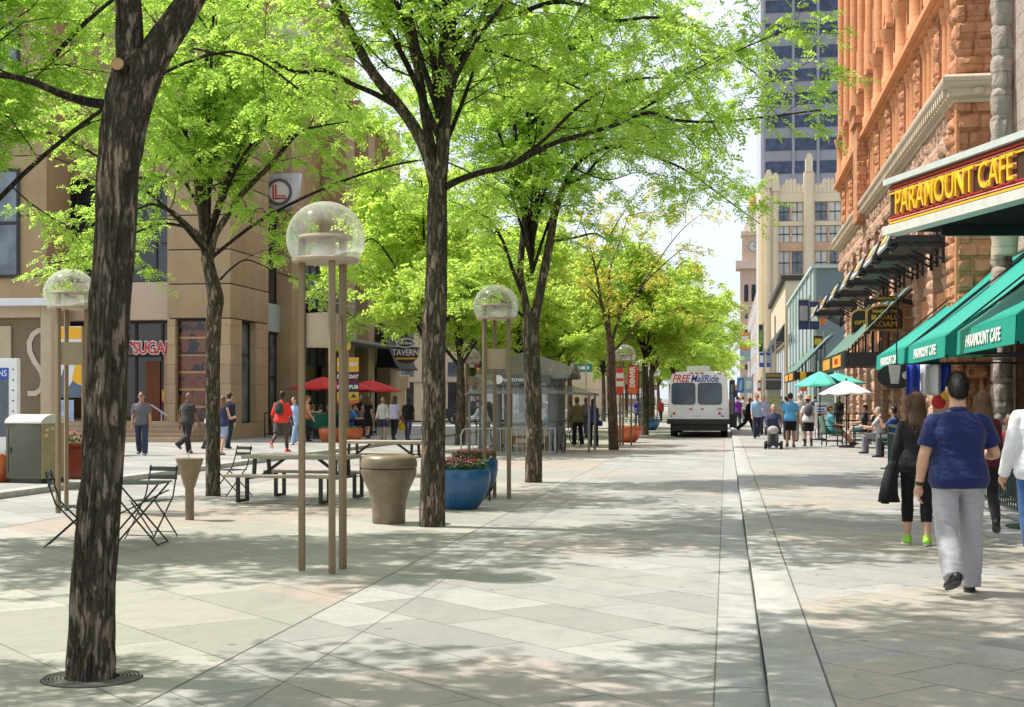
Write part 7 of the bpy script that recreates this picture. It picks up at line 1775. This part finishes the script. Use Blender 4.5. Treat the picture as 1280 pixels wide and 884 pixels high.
def leaf_mat(name, c, tc, tr=.5):
    k = N(name); v = k.coord(); ge = k.n('NewGeometry'); n1 = k.gen(v, .9, 3)
    rnd = ge.outputs['Random Per Island']
    f = k.math('ADD', k.math('MULTIPLY', rnd, .6), k.math('MULTIPLY', k.ramp(n1, .35, .65), .4))
    col = k.mix(f, (c[0] * .72, c[1] * .82, c[2] * .8), (c[0] * 1.35, c[1] * 1.2, c[2]))
    tcol = k.mix(f, (tc[0] * .75, tc[1] * .85, tc[2] * .9), (tc[0] * 1.2, tc[1] * 1.12, tc[2]))
    d = k.n('BsdfPrincipled', None, Base_Color=col, Roughness=.45); d.inputs['Specular IOR Level'].default_value = .35
    return k.finish(k.n('MixShader', None, i0=tr, i1=d, i2=k.n('BsdfTranslucent', None, Color=tcol)))
m_leaf = leaf_mat('locust_leaf', (.235, .385, .05), (.58, .82, .14), .6)
m_leaf_far = leaf_mat('locust_leaf_far', (.275, .41, .055), (.64, .83, .15), .6)
m_leaf_yel = leaf_mat('locust_leaf_yellow', (.34, .36, .06), (.80, .76, .12), .6)
def catmull(pts, m=5):
    P = [Vector(p) for p in pts]; out = []
    for i in range(len(P) - 1):
        p0, p1, p2, p3 = P[max(i - 1, 0)], P[i], P[i + 1], P[min(i + 2, len(P) - 1)]
        for q in range(m):
            t = q / m; out.append(.5 * ((2 * p1) + (p2 - p0) * t + (2 * p0 - 5 * p1 + 4 * p2 - p3) * t * t + (3 * p1 - p0 - 3 * p2 + p3) * t ** 3))
    out.append(P[-1]); return out
def trunk_mesh(pts, rads, n=48, m=10, ridge=.12, seed=0):
    P = catmull(pts, m); nr = len(P); b = B(); L = len(pts) - 1; RG = []
    for i, p in enumerate(P):
        f = i / m; k = min(int(f), L - 1); r = rads[k] + (rads[k + 1] - rads[k]) * (f - k); t = (P[min(i + 1, nr - 1)] - P[max(i - 1, 0)]).normalized()
        x = t.cross(Vector((0, 1, 0))).normalized(); y = t.cross(x); row = []
        for a in range(n):
            q = 2 * PI * a / n; cx, cy_ = math.cos(q), math.sin(q); z = p.z
            d = 1 + ridge * .9 * noise.noise(Vector((cx * 1.1 + seed, cy_ * 1.1, z * .55))) * 1.2
            w = noise.noise(Vector((cx * 3.2 + seed, cy_ * 3.2, z * 1.1 + 5))) ; rr = 1 - abs(noise.noise(Vector((cx * 5.5 + w * .8 + seed, cy_ * 5.5 + w * .8, z * 1.15))) * 2)
            d += ridge * .75 * (rr - .5) + ridge * .35 * noise.noise(Vector((cx * 14, cy_ * 14, z * 4.5 + seed)))
            row.append(p + (x * cx + y * cy_) * r * d)
        RG.append(row)
    return b.rings(RG)
def fronds(P, D, L, pairs, ll, lw, rng):
    n = len(P); up = rng.normal(0, .55, (n, 3)) + np.array((0, 0, 1.0)); s = np.cross(D, up); s /= np.linalg.norm(s, axis=1)[:, None] + 1e-9
    nn = np.cross(s, D); L = L * rng.uniform(.7, 1.25, n)
    V = []
    for k in range(pairs):
        t = (k + .8) / pairs
        base = P + D * (L * t)[:, None]; base[:, 2] -= L * .35 * t * t
        for sg in (-1, 1):
            d = s * sg * .85 + D * .5 - nn * .18 + rng.normal(0, .16, (n, 3)); d /= np.linalg.norm(d, axis=1)[:, None]
            pp = D + rng.normal(0, .2, (n, 3)); pp -= d * (pp * d).sum(1)[:, None]; pp /= np.linalg.norm(pp, axis=1)[:, None] + 1e-9
            l = ll * rng.uniform(.75, 1.2, n) * (1 - .25 * abs(t - .5))
            V.append(np.stack([base, base + d * (l * .5)[:, None] + pp * lw, base + d * l[:, None], base + d * (l * .5)[:, None] - pp * lw], 1))
    return np.concatenate(V, 0).reshape(-1, 3)
def quads_mesh(name, V, m):
    n = len(V) // 4; me = bpy.data.meshes.new(name); me.vertices.add(n * 4); me.vertices.foreach_set('co', V.astype(np.float32).ravel())
    me.loops.add(n * 4); me.loops.foreach_set('vertex_index', np.arange(n * 4, dtype=np.int32)); me.polygons.add(n); me.polygons.foreach_set('loop_start', np.arange(0, n * 4, 4, dtype=np.int32))
    me.materials.append(m); me.update(calc_edges=True); return me
def crown(limbs, seed, near=True, dens=1.0, zmin=2.7, twigs=True, droop=.25, gap=.33, ch=(1.0, 2.2), box=None):
    rng = np.random.default_rng(seed); rr = random.Random(seed); b = B(); FP = []; FD = []
    for pts, r0, r1 in limbs:
        P = catmull(pts, 4); n = len(P); rad = [r0 + (r1 - r0) * (i / (n - 1)) ** .8 for i in range(n)]
        b.tube(P, rad, 10 if near else 6, jit=.05 if near else 0)
        cum = [0]
        for q, w in zip(P[:-1], P[1:]): cum.append(cum[-1] + (w - q).length)
        T = cum[-1]; s = max(.18 * T, .5)
        while s < T:
            i = max(j for j in range(n) if cum[j] <= s); i = min(i, n - 2); f = (s - cum[i]) / max(1e-6, cum[i + 1] - cum[i]); p = P[i].lerp(P[i + 1], f); d = (P[i + 1] - P[i]).normalized()
            side = d.cross(Vector((rr.gauss(0, .45), rr.gauss(0, .45), 1))).normalized() * rr.choice((-1, 1))
            dr = (d * rr.uniform(.15, .8) + side * rr.uniform(.5, 1.1) + Vector((0, 0, rr.uniform(-.25, .55)))).normalized(); Lc = rr.uniform(*ch) * (1 - .4 * s / T); pp = [p]; q = p; dd = dr
            ns = 5
            for k in range(ns):
                dd = (dd + Vector((rr.gauss(0, .2), rr.gauss(0, .2), rr.gauss(0, .14) - droop * k / ns * .5))).normalized(); q = q + dd * Lc / ns; pp.append(q)
            rb = min(.35 * rad[i], .028); b.tube(pp, [max(.0035, rb * (1 - .8 * k / ns)) for k in range(ns + 1)], 5 if near else 3, cap=False)
            st = .15 * Lc
            while st < Lc:
                k = min(int(st / Lc * ns), ns - 1); tp = pp[k].lerp(pp[k + 1], st / Lc * ns - k); td = (pp[k + 1] - pp[k]).normalized()
                sd = td.cross(Vector((rr.gauss(0, .5), rr.gauss(0, .5), 1))).normalized() * rr.choice((-1, 1))
                e = (td * rr.uniform(.2, 1) + sd + Vector((0, 0, rr.uniform(-.35, .4)))).normalized(); tl = rr.uniform(.22, .6); te = tp + e * tl + Vector((0, 0, -.08 * tl))
                if te.z > zmin and (box is None or box(te)):
                    if twigs: b.tube([tp, te], [.0045, .002], 3, cap=False)
                    m = max(2, int(tl / .044 * dens * rr.uniform(.6, 1.3)))
                    for z in range(m):
                        u = (z + rr.random()) / m; FP.append(tp.lerp(te, u)); dv_ = (e * .5 + Vector((rr.gauss(0, .6), rr.gauss(0, .6), rr.gauss(0, .3) - .1))).normalized(); FD.append(dv_)
                st += rr.uniform(.11, .24) / max(dens, .5) ** .3
            s += rr.uniform(.6, 1.4) * gap
        for z in range(int(10 * dens)): FP.append(P[-1] + Vector((rr.gauss(0, .15), rr.gauss(0, .15), rr.gauss(0, .12)))); FD.append((d + Vector((rr.gauss(0, .6), rr.gauss(0, .6), rr.gauss(0, .4)))).normalized())
    return b, np.array([tuple(p) for p in FP]), np.array([tuple(p) for p in FD])
def scaffold(base, zf, n, seed, Rr=4.8, top=9.5, r0=.06, a0=None, a1=None):
    rr = random.Random(seed); out = []; base = Vector(base)
    for i in range(n):
        az = (a0 + (a1 - a0) * (i + rr.uniform(.2, .8)) / n) if a0 is not None else 2 * PI * (i + rr.uniform(-.3, .3)) / n
        e = rr.uniform(.0, 1.0); reach = Rr * (1 - .75 * e) * rr.uniform(.8, 1.1); h = zf + .8 + (top - zf - .8) * (.22 + .78 * e) * rr.uniform(.85, 1.05)
        d = Vector((math.cos(az), math.sin(az), 0)); z0 = zf + rr.uniform(-.2, .6) + e * .5; p0 = base + Vector((0, 0, z0)); sd = Vector((-d.y, d.x, 0)) * rr.uniform(-.6, .6)
        out.append(([p0, p0 + d * reach * .22 + Vector((0, 0, (h - z0) * .42)), p0 + d * reach * .55 + sd * .5 + Vector((0, 0, (h - z0) * .82)), p0 + d * reach * .85 + sd + Vector((0, 0, (h - z0) * 1.0)), p0 + d * reach * 1.05 + sd * 1.2 + Vector((0, 0, (h - z0) * .93 - .25))], r0 * rr.uniform(.7, 1.1), .012))
    return out
def make_tree(label, base, trunk, limbs, seed, near=True, dens=1.0, leaf=None, bark=None, group='honey locusts of the promenade', zmin=2.7, nt_=48, ridge=.12, seg=10, frond=None, name='locust_tree', box=None, **kw):
    t = thing(name, label, 'tree', base, 0, group)
    for k, (pts, rads) in enumerate(trunk): trunk_mesh(pts, rads, nt_, seg if near else 4, ridge, seed + k * 3).build('trunk' if k == 0 else 'stem', bark or m_bark, t, w=True, ang=80)
    b, FP, FD = crown(limbs, seed, near, dens, zmin, near, box=box, **kw)
    b.build('branches', m_bark2 if bark is None else bark, t, w=True, ang=80)
    rng = np.random.default_rng(seed + 99); fr = frond or ((.17, 5, .062, .0155) if near else (.24, 2, .15, .042))
    V = fronds(FP, FD, fr[0], fr[1], fr[2], fr[3], rng) - np.array(tuple(base))
    link('crown', quads_mesh('crown', V, leaf or m_leaf), t)
    print('tree', label[:40], len(FP), len(V) // 4)
    return t
def TR(dc, off, pts, r0, r1):
    """limb traced at the tree's own distance, drifting in depth by off metres towards its tip"""
    n = len(pts) - 1
    return ([W(px, py, dc + off * (i / n) ** 1.2) for i, (px, py) in enumerate(pts)], r0, r1)
# ---- nearest tree, left foreground
d1 = E * F / (848 - HY); g1 = gp(115, 848)
tk = [W(113.5, 864, d1), W(114, 838, d1), W(117, 740, d1), W(123, 650, d1), W(130, 560, d1), W(134, 470, d1), W(138, 380, d1), W(145, 300, d1), W(148, 210, d1), W(160, 130, d1), W(172, 88, d1), W(178, 66, d1)]
stems = [(tk, [.165, .140, .128, .123, .120, .119, .117, .112, .115, .130, .135, .10]), ([W(166, 110, d1), W(162, 60, d1), W(160, 0, d1 - .1), W(152, -80, d1 - .2), W(140, -200, d1 - .3)], [.085, .078, .07, .06, .05]), ([W(176, 105, d1), W(198, 60, d1), W(228, 15, d1 + .1), W(262, -40, d1 + .2), W(300, -120, d1 + .3)], [.09, .085, .08, .07, .055])]
lim = [TR(d1, -.6, [(135, 131), (108, 127), (80, 119), (45, 104), (10, 95), (-40, 90), (-120, 60)], .034, .012)]
top1, top2 = W(140, -200, d1 - .3), W(300, -120, d1 + .3)
lim += scaffold((top1.x, top1.y, 0), top1.z - .5, 6, 3, 4.4, 9.5, .045, PI * .5, PI * 1.6) + scaffold((top2.x, top2.y, 0), top2.z - .3, 12, 4, 6.2, 10, .045, -PI * .5, PI * .5)
make_tree('biggest dark trunk, with a cut branch stub, rising from an iron grate', g1, stems, lim, 21, zmin=3.9, nt_=110, ridge=.17, seg=16)
T1 = bpy.data.objects[[o.name for o in C.objects if o.get('label', '').startswith('biggest dark trunk')][0]]
b = B(); sA, sB = W(160, 95, d1), W(147, 80, d1 - .22); b.tube([sA, sB], [.045, .04], 16); b.build('branch_stub', m_bark2, T1, w=True)
b = B(); b.tube([sB, sB + (sB - sA).normalized() * .006], [.037, .036], 16); b.build('cut_face', mat('cut_wood', (.42, .26, .12), .7, .2, 20), T1, w=True)
# iron grate round it
t = thing('tree_grate', 'round iron tree grate of concentric rings at the foot of the big trunk', 'tree grate', g1, 0)
for k in range(6): r_ = .165 + .023 * k; B().lathe([(r_, .002), (r_, .010), (r_ + .014, .010), (r_ + .014, .002)], 56, cap=False).build('ring', m_black if False else mat('grate_iron', (.14, .13, .115), .6, .2, 12, .2), t)
b = B()
for k in range(12): a = PI * k / 6; b.bar((.167 * math.cos(a), .167 * math.sin(a), .0045), (.295 * math.cos(a), .295 * math.sin(a), .0045), .010, .006)
b.build('spokes', mat('grate_iron', (0, 0, 0)), t); B().lathe([(.01, .0012), (.302, .0015)], 48, cap=False).build('pit', mat('pit_soil', (.02, .017, .014), .95, .3, 20, .3, 60), t)
# ---- second tree
d2 = E * F / (658 - HY); g2 = gp(540, 658)
tk = [W(540, 664, d2), W(540, 650, d2), W(541, 560, d2), W(543, 430, d2), W(546, 330, d2), W(546, 260, d2), W(548, 225, d2)]
stems = [(tk, [.19, .165, .150, .150, .135, .13, .11]), ([W(545, 235, d2), W(533, 190, d2), W(515, 155, d2), W(490, 122, d2), W(462, 85, d2 - .2), W(436, 35, d2 - .4), (W(412, -10, d2 - .6))], [.085, .08, .075, .07, .062, .055, .045]), ([W(547, 240, d2), W(540, 190, d2 + .1), W(532, 150, d2 + .2), W(524, 95, d2 + .4), W(512, 50, d2 + .6), W(498, 10, d2 + .8)], [.07, .065, .062, .055, .045, .035]), ([W(550, 240, d2), W(555, 170, d2), W(559, 110, d2), W(561, 55, d2), W(556, 0, d2 + .2)], [.08, .078, .072, .062, .045])]
lim = [TR(d2, -1.2, [(500, 135), (470, 118), (440, 105), (405, 88), (370, 90), (335, 75), (295, 72), (240, 60)], .045, .012), TR(d2, 1.0, [(412, -10), (385, -60), (340, -100), (300, -120)], .04, .012), TR(d2, .5, [(518, 65), (513, 25), (511, -20), (520, -80)], .035, .012), TR(d2, .8, [(498, 10), (470, -30), (430, -60)], .03, .01),
       TR(d2, .8, [(561, 62), (582, 36), (612, 22), (645, 18), (690, 3), (735, 8), (765, 26), (820, 22), (870, 40), (905, 65), (945, 92)], .05, .010), TR(d2, -1.6, [(550, 238), (572, 226), (600, 216), (640, 206), (685, 182), (730, 168), (770, 156), (810, 141), (850, 151), (905, 152), (960, 146), (1030, 137)], .052, .009), TR(d2, -2.4, [(640, 206), (680, 175), (730, 128), (790, 100), (850, 95), (900, 70)], .03, .008), TR(d2, 1.8, [(556, 0), (560, -60), (600, -120), (680, -150)], .04, .012), TR(d2, 1.5, [(561, 60), (548, 20), (535, -20), (520, -90)], .035, .012), TR(d2, -.8, [(770, 156), (830, 120), (880, 85), (930, 60), (1000, 30)], .022, .007), TR(d2, .6, [(562, 72), (600, 62), (660, 80), (700, 100), (740, 118)], .024, .007)]
fk = W(548, 225, d2)
lim += scaffold((fk.x, fk.y, 0), fk.z, 6, 8, 4.6, 9.5, .045, PI * .15, PI * .85) + scaffold((fk.x, fk.y, 0), fk.z + .6, 6, 9, 4.6, 10, .045, PI * 1.1, PI * 1.9) + scaffold((fk.x, fk.y, 0), fk.z + 2.2, 6, 91, 6.2, 11, .045, -PI * .4, PI * .4)
clear2 = lambda p: not (p.x > -1.2 and p.z < 4.3)
make_tree('second promenade trunk right of the litter urn, its long limbs spreading over the bus lane', g2, stems, lim, 33, zmin=3.5, nt_=56, ridge=.11, box=clear2, dens=.9)
# ---- third tree
d3 = E * F / (603 - HY); g3 = gp(667, 603)
tk = [W(667, 607, d3), W(667, 596, d3), W(667, 520, d3), W(665, 450, d3), W(664, 410, d3), W(664, 385, d3)]
stems = [(tk, [.2, .172, .165, .16, .16, .13]), ([W(666, 415, d3), W(676, 360, d3), W(686, 310, d3), W(694, 265, d3), W(706, 230, d3)], [.1, .09, .085, .075, .06]), ([W(662, 410, d3), W(655, 370, d3), W(650, 340, d3 + .3), (W(655, 280, d3 + .5)), W(660, 230, d3 + .6)], [.09, .075, .07, .06, .045])]
lim = [TR(d3, -.8, [(706, 230), (722, 205), (742, 190), (775, 182), (800, 190), (850, 209), (890, 236), (925, 262), (950, 280)], .055, .008), TR(d3, .8, [(706, 230), (728, 222), (748, 200), (770, 185), (820, 178), (870, 185)], .04, .008), TR(d3, -.5, [(688, 302), (715, 298), (742, 292), (758, 299), (775, 302)], .03, .010), TR(d3, .6, [(655, 372), (640, 335), (628, 300), (612, 275), (590, 262), (560, 250)], .05, .010), TR(d3, -.6, [(660, 400), (640, 385), (620, 372), (600, 366), (570, 350)], .035, .010), TR(d3, .5, [(692, 270), (682, 245), (672, 215), (670, 170)], .035, .01), TR(d3, 1, [(660, 230), (650, 180), (630, 130), (620, 80)], .035, .01), TR(d3, -.6, [(720, 212), (760, 225), (800, 215), (850, 225)], .02, .006)]
fk = W(665, 350, d3)
lim += scaffold((fk.x, fk.y, 0), fk.z, 6, 12, 4.6, 9.0, .045, PI * .1, PI * .9) + scaffold((fk.x, fk.y, 0), fk.z, 6, 13, 4.6, 9.4, .045, PI * 1.0, PI * 1.85) + scaffold((fk.x, fk.y, 0), fk.z + 2.6, 5, 92, 5.2, 10.5, .045, -PI * .3, PI * .3)
clear3 = lambda p: not (p.x > -1.9 and p.z < 4.5)
make_tree('third trunk, in front of the shelter, one thin limb drooping against the sky', g3, stems, lim, 47, zmin=3.0, nt_=40, ridge=.11, frond=(.18, 4, .075, .019), box=clear3, dens=.9)
# ---- second row tree
Lw = W(351, 238, 24.8)      # a natural gap in its crown
d4 = E * F / (620 - HY); g4 = gp(266, 620)
tk = [W(266, 624, d4), W(266, 612, d4), W(266, 540, d4), W(266, 470, d4), W(268, 400, d4), W(270, 372, d4), W(264, 345, d4), W(258, 320, d4)]
stems = [(tk, [.15, .128, .12, .115, .125, .135, .11, .095]), ([W(262, 335, d4), W(252, 300, d4), W(236, 285, d4), W(215, 265, d4 + .3)], [.08, .07, .055, .04]), ([W(262, 330, d4), W(268, 298, d4), W(283, 272, d4), W(305, 240, d4), W(335, 210, d4 - .2), (W(352, 190, d4 - .3))], [.07, .062, .055, .05, .045, .038]), ([W(260, 325, d4), W(252, 270, d4), W(246, 220, d4), W(244, 150, d4 + .3), W(240, 60, d4 + .5)], [.065, .06, .055, .045, .03])]
lim = [TR(d4, -.8, [(352, 190), (375, 165), (400, 158), (435, 152)], .034, .010), TR(d4, .5, [(345, 198), (362, 170), (372, 140), (390, 110)], .025, .008), TR(d4, .6, [(215, 265), (190, 255), (170, 262), (130, 270), (80, 285)], .036, .010), TR(d4, -.8, [(236, 285), (200, 280), (150, 300), (110, 320), (60, 330)], .03, .008), TR(d4, .4, [(275, 350), (290, 335), (310, 325), (345, 340), (380, 352)], .022, .007), TR(d4, -.8, [(246, 220), (220, 180), (180, 150), (130, 130)], .03, .008), TR(d4, .8, [(244, 170), (270, 120), (310, 90), (350, 70)], .03, .008), TR(d4, 1.2, [(240, 60), (250, 0), (280, -60)], .028, .008), TR(d4, -1, [(244, 130), (220, 60), (180, 10), (150, -50)], .028, .008)]
fk = W(260, 320, d4)
lim += scaffold((fk.x, fk.y, 0), fk.z, 10, 16, 5.2, 9.4, .045, -PI * .15, PI * 1.1) + scaffold((fk.x, fk.y, 0), fk.z, 5, 17, 4.2, 9, .045, PI * 1.1, PI * 1.9)
make_tree('slim second row trunk left of the picnic table, leaning slightly with a knot', g4, stems, lim, 58, zmin=2.9, nt_=36, ridge=.14, dens=1.0, box=lambda p: (p.x - Lw.x * p.y / Lw.y) ** 2 + (p.z - E - (Lw.z - E) * p.y / Lw.y) ** 2 > .22)
# ---- a second row neighbour just outside the left edge whose boughs fill the upper left
g5 = Vector((-9.0, 15.4, 0))
tk = [g5, g5 + Vector((0, 0, .2)), g5 + Vector((.03, 0, 1.6)), g5 + Vector((0, .05, 3.2))]
make_tree('tree standing just beyond the left edge, its boughs filling the upper left corner', g5, [(tk, [.19, .16, .145, .12])], scaffold(g5, 3.0, 13, 23, 4.8, 9.8, .05), 61, zmin=3.3, nt_=30, dens=1.05)
g7 = Vector((-9.0, 5.6, 0))
make_tree('tree beyond the left edge beside the camera, shading the near paving', g7, [([g7, g7 + Vector((0, 0, .2)), g7 + Vector((.03, 0, 1.6)), g7 + Vector((0, .05, 3.2))], [.19, .16, .145, .12])], scaffold(g7, 3.0, 11, 29, 4.6, 9.5, .05), 63, near=False, zmin=3.3, nt_=16, dens=1.0, frond=(.2, 3, .09, .024))
# ---- thin sparse tree with a pale trunk
d6 = E * F / (562 - HY); g6 = gp(767, 562)
tk = [W(767, 565, d6), W(767, 555, d6), W(766, 520, d6), W(764, 480, d6), W(764, 445, d6), W(762, 420, d6)]
stems = [(tk, [.19, .165, .15, .15, .14, .11])]
lim = [TR(d6, .5, [(762, 425), (752, 380), (745, 340), (735, 300), (725, 270)], .075, .012), TR(d6, -.4, [(764, 430), (775, 395), (790, 375), (805, 355), (830, 330), (860, 305)], .06, .010), TR(d6, .4, [(763, 425), (760, 380), (762, 340), (772, 310), (785, 270)], .06, .010), TR(d6, 0, [(766, 440), (785, 420), (800, 400), (820, 395), (850, 385)], .05, .01), TR(d6, -.3, [(752, 380), (742, 365), (730, 355), (715, 352)], .035, .008), TR(d6, .3, [(790, 375), (820, 330), (850, 290), (880, 265)], .03, .006), TR(d6, .3, [(745, 340), (765, 290), (790, 250), (805, 235)], .03, .006), TR(d6, .3, [(785, 270), (815, 265), (840, 275)], .02, .006)]
make_tree('thin tree with pale trunk and sparse yellowish leaves beside the red banner lamp', g6, stems, lim, 71, near=True, dens=.42, leaf=m_leaf_yel, bark=m_barkp, zmin=4.2, nt_=24, frond=(.2, 3, .11, .03), gap=.5, twigs=True) if False else make_tree('thin tree with pale trunk and sparse yellowish leaves beside the red banner lamp', g6, stems, lim, 71, near=True, dens=.42, leaf=m_leaf_yel, bark=m_barkp, zmin=4.2, nt_=24, frond=(.2, 3, .11, .03), gap=.5)
# ---- farther trees: four kinds, copied along both rows
kinds = []
def far_kind(label, pos, seed, ns, zf, Rr, top, dens, zm=None):
    tk = [Vector((0, 0, -.02)), Vector((.0, 0, .2)), Vector((.04, 0, 1.4)), Vector((0, .03, zf + .3))]
    st = [([Vector(pos) + q for q in tk], [.22, .18, .165, .12])]
    return make_tree(label, pos, st, scaffold(pos, zf, ns, seed, Rr, top, .075), seed, near=False, dens=dens, leaf=m_leaf_far, zmin=zm or zf - .2, nt_=18, gap=.3, ch=(1.1, 2.4))
X1, X2 = -3.75, -8.9
kinds.append(far_kind('forked tree behind the second trunk, left of the shelter', gp(575, 556), 101, 13, 2.9, 4.7, 9.4, 1.0))
kinds.append(far_kind('first dark trunk past the red banner lamp, at the blue bowl', gp(806, 544), 102, 14, 3.1, 4.9, 9.8, 1.05))
kinds.append(far_kind('dark trunk behind the farthest lamp, left of the bus', gp(814, 535), 103, 13, 3.0, 5.0, 9.6, 1.05))
kinds.append(far_kind('trunk seen between the shelter canopy and the thin tree', gp(754, 527), 104, 13, 3.1, 5.0, 9.8, 1.05))
kinds.append(far_kind('trunk in line behind the second trunk, leaves filling in behind the first lamp', gp(540, 564.5), 105, 15, 3.1, 5.0, 9.6, 1.1, 4.3))
spots = [((X2, 62.5), 1, 'second row tree behind the bus shelter roof'), ((X2, 72.5), 2, 'second row tree past the shelter, before the side street'), ((X2, 81), 3, 'second row tree at the corner of the side street'), ((X1, 103), 0, 'tree just beyond the side street in line with the bus'), ((X1, 113), 3, None), ((X1, 123), 1, None), ((X1, 134), 2, None), ((X1, 146), 0, None), ((X1, 160), 3, None), ((X1, 176), 1, None), ((X2, 114), 2, None), ((X2, 128), 0, None), ((X2, 144), 1, None), ((X2, 164), 3, None), ((X1, 196), 2, None), ((X1, 220), 0, None), ((X2, 190), 2, None), ((-15.5, 108), 1, 'tree on the far side of the lane in front of the cream building'), ((-15.5, 124), 2, 'farther tree in front of the cream building')]
FARLB = 'honey locust in the massed far rows beyond the bus'
random.seed(12)
for (x, y), k, lb in spots:
    o = dup(kinds[k], (x, y, 0), random.uniform(0, 6.28), lb or FARLB, 'honey locusts of the promenade' if lb else 'honey locusts in the massed far rows')
    s_ = random.uniform(.94, 1.1); o.scale = (s_, s_, s_)
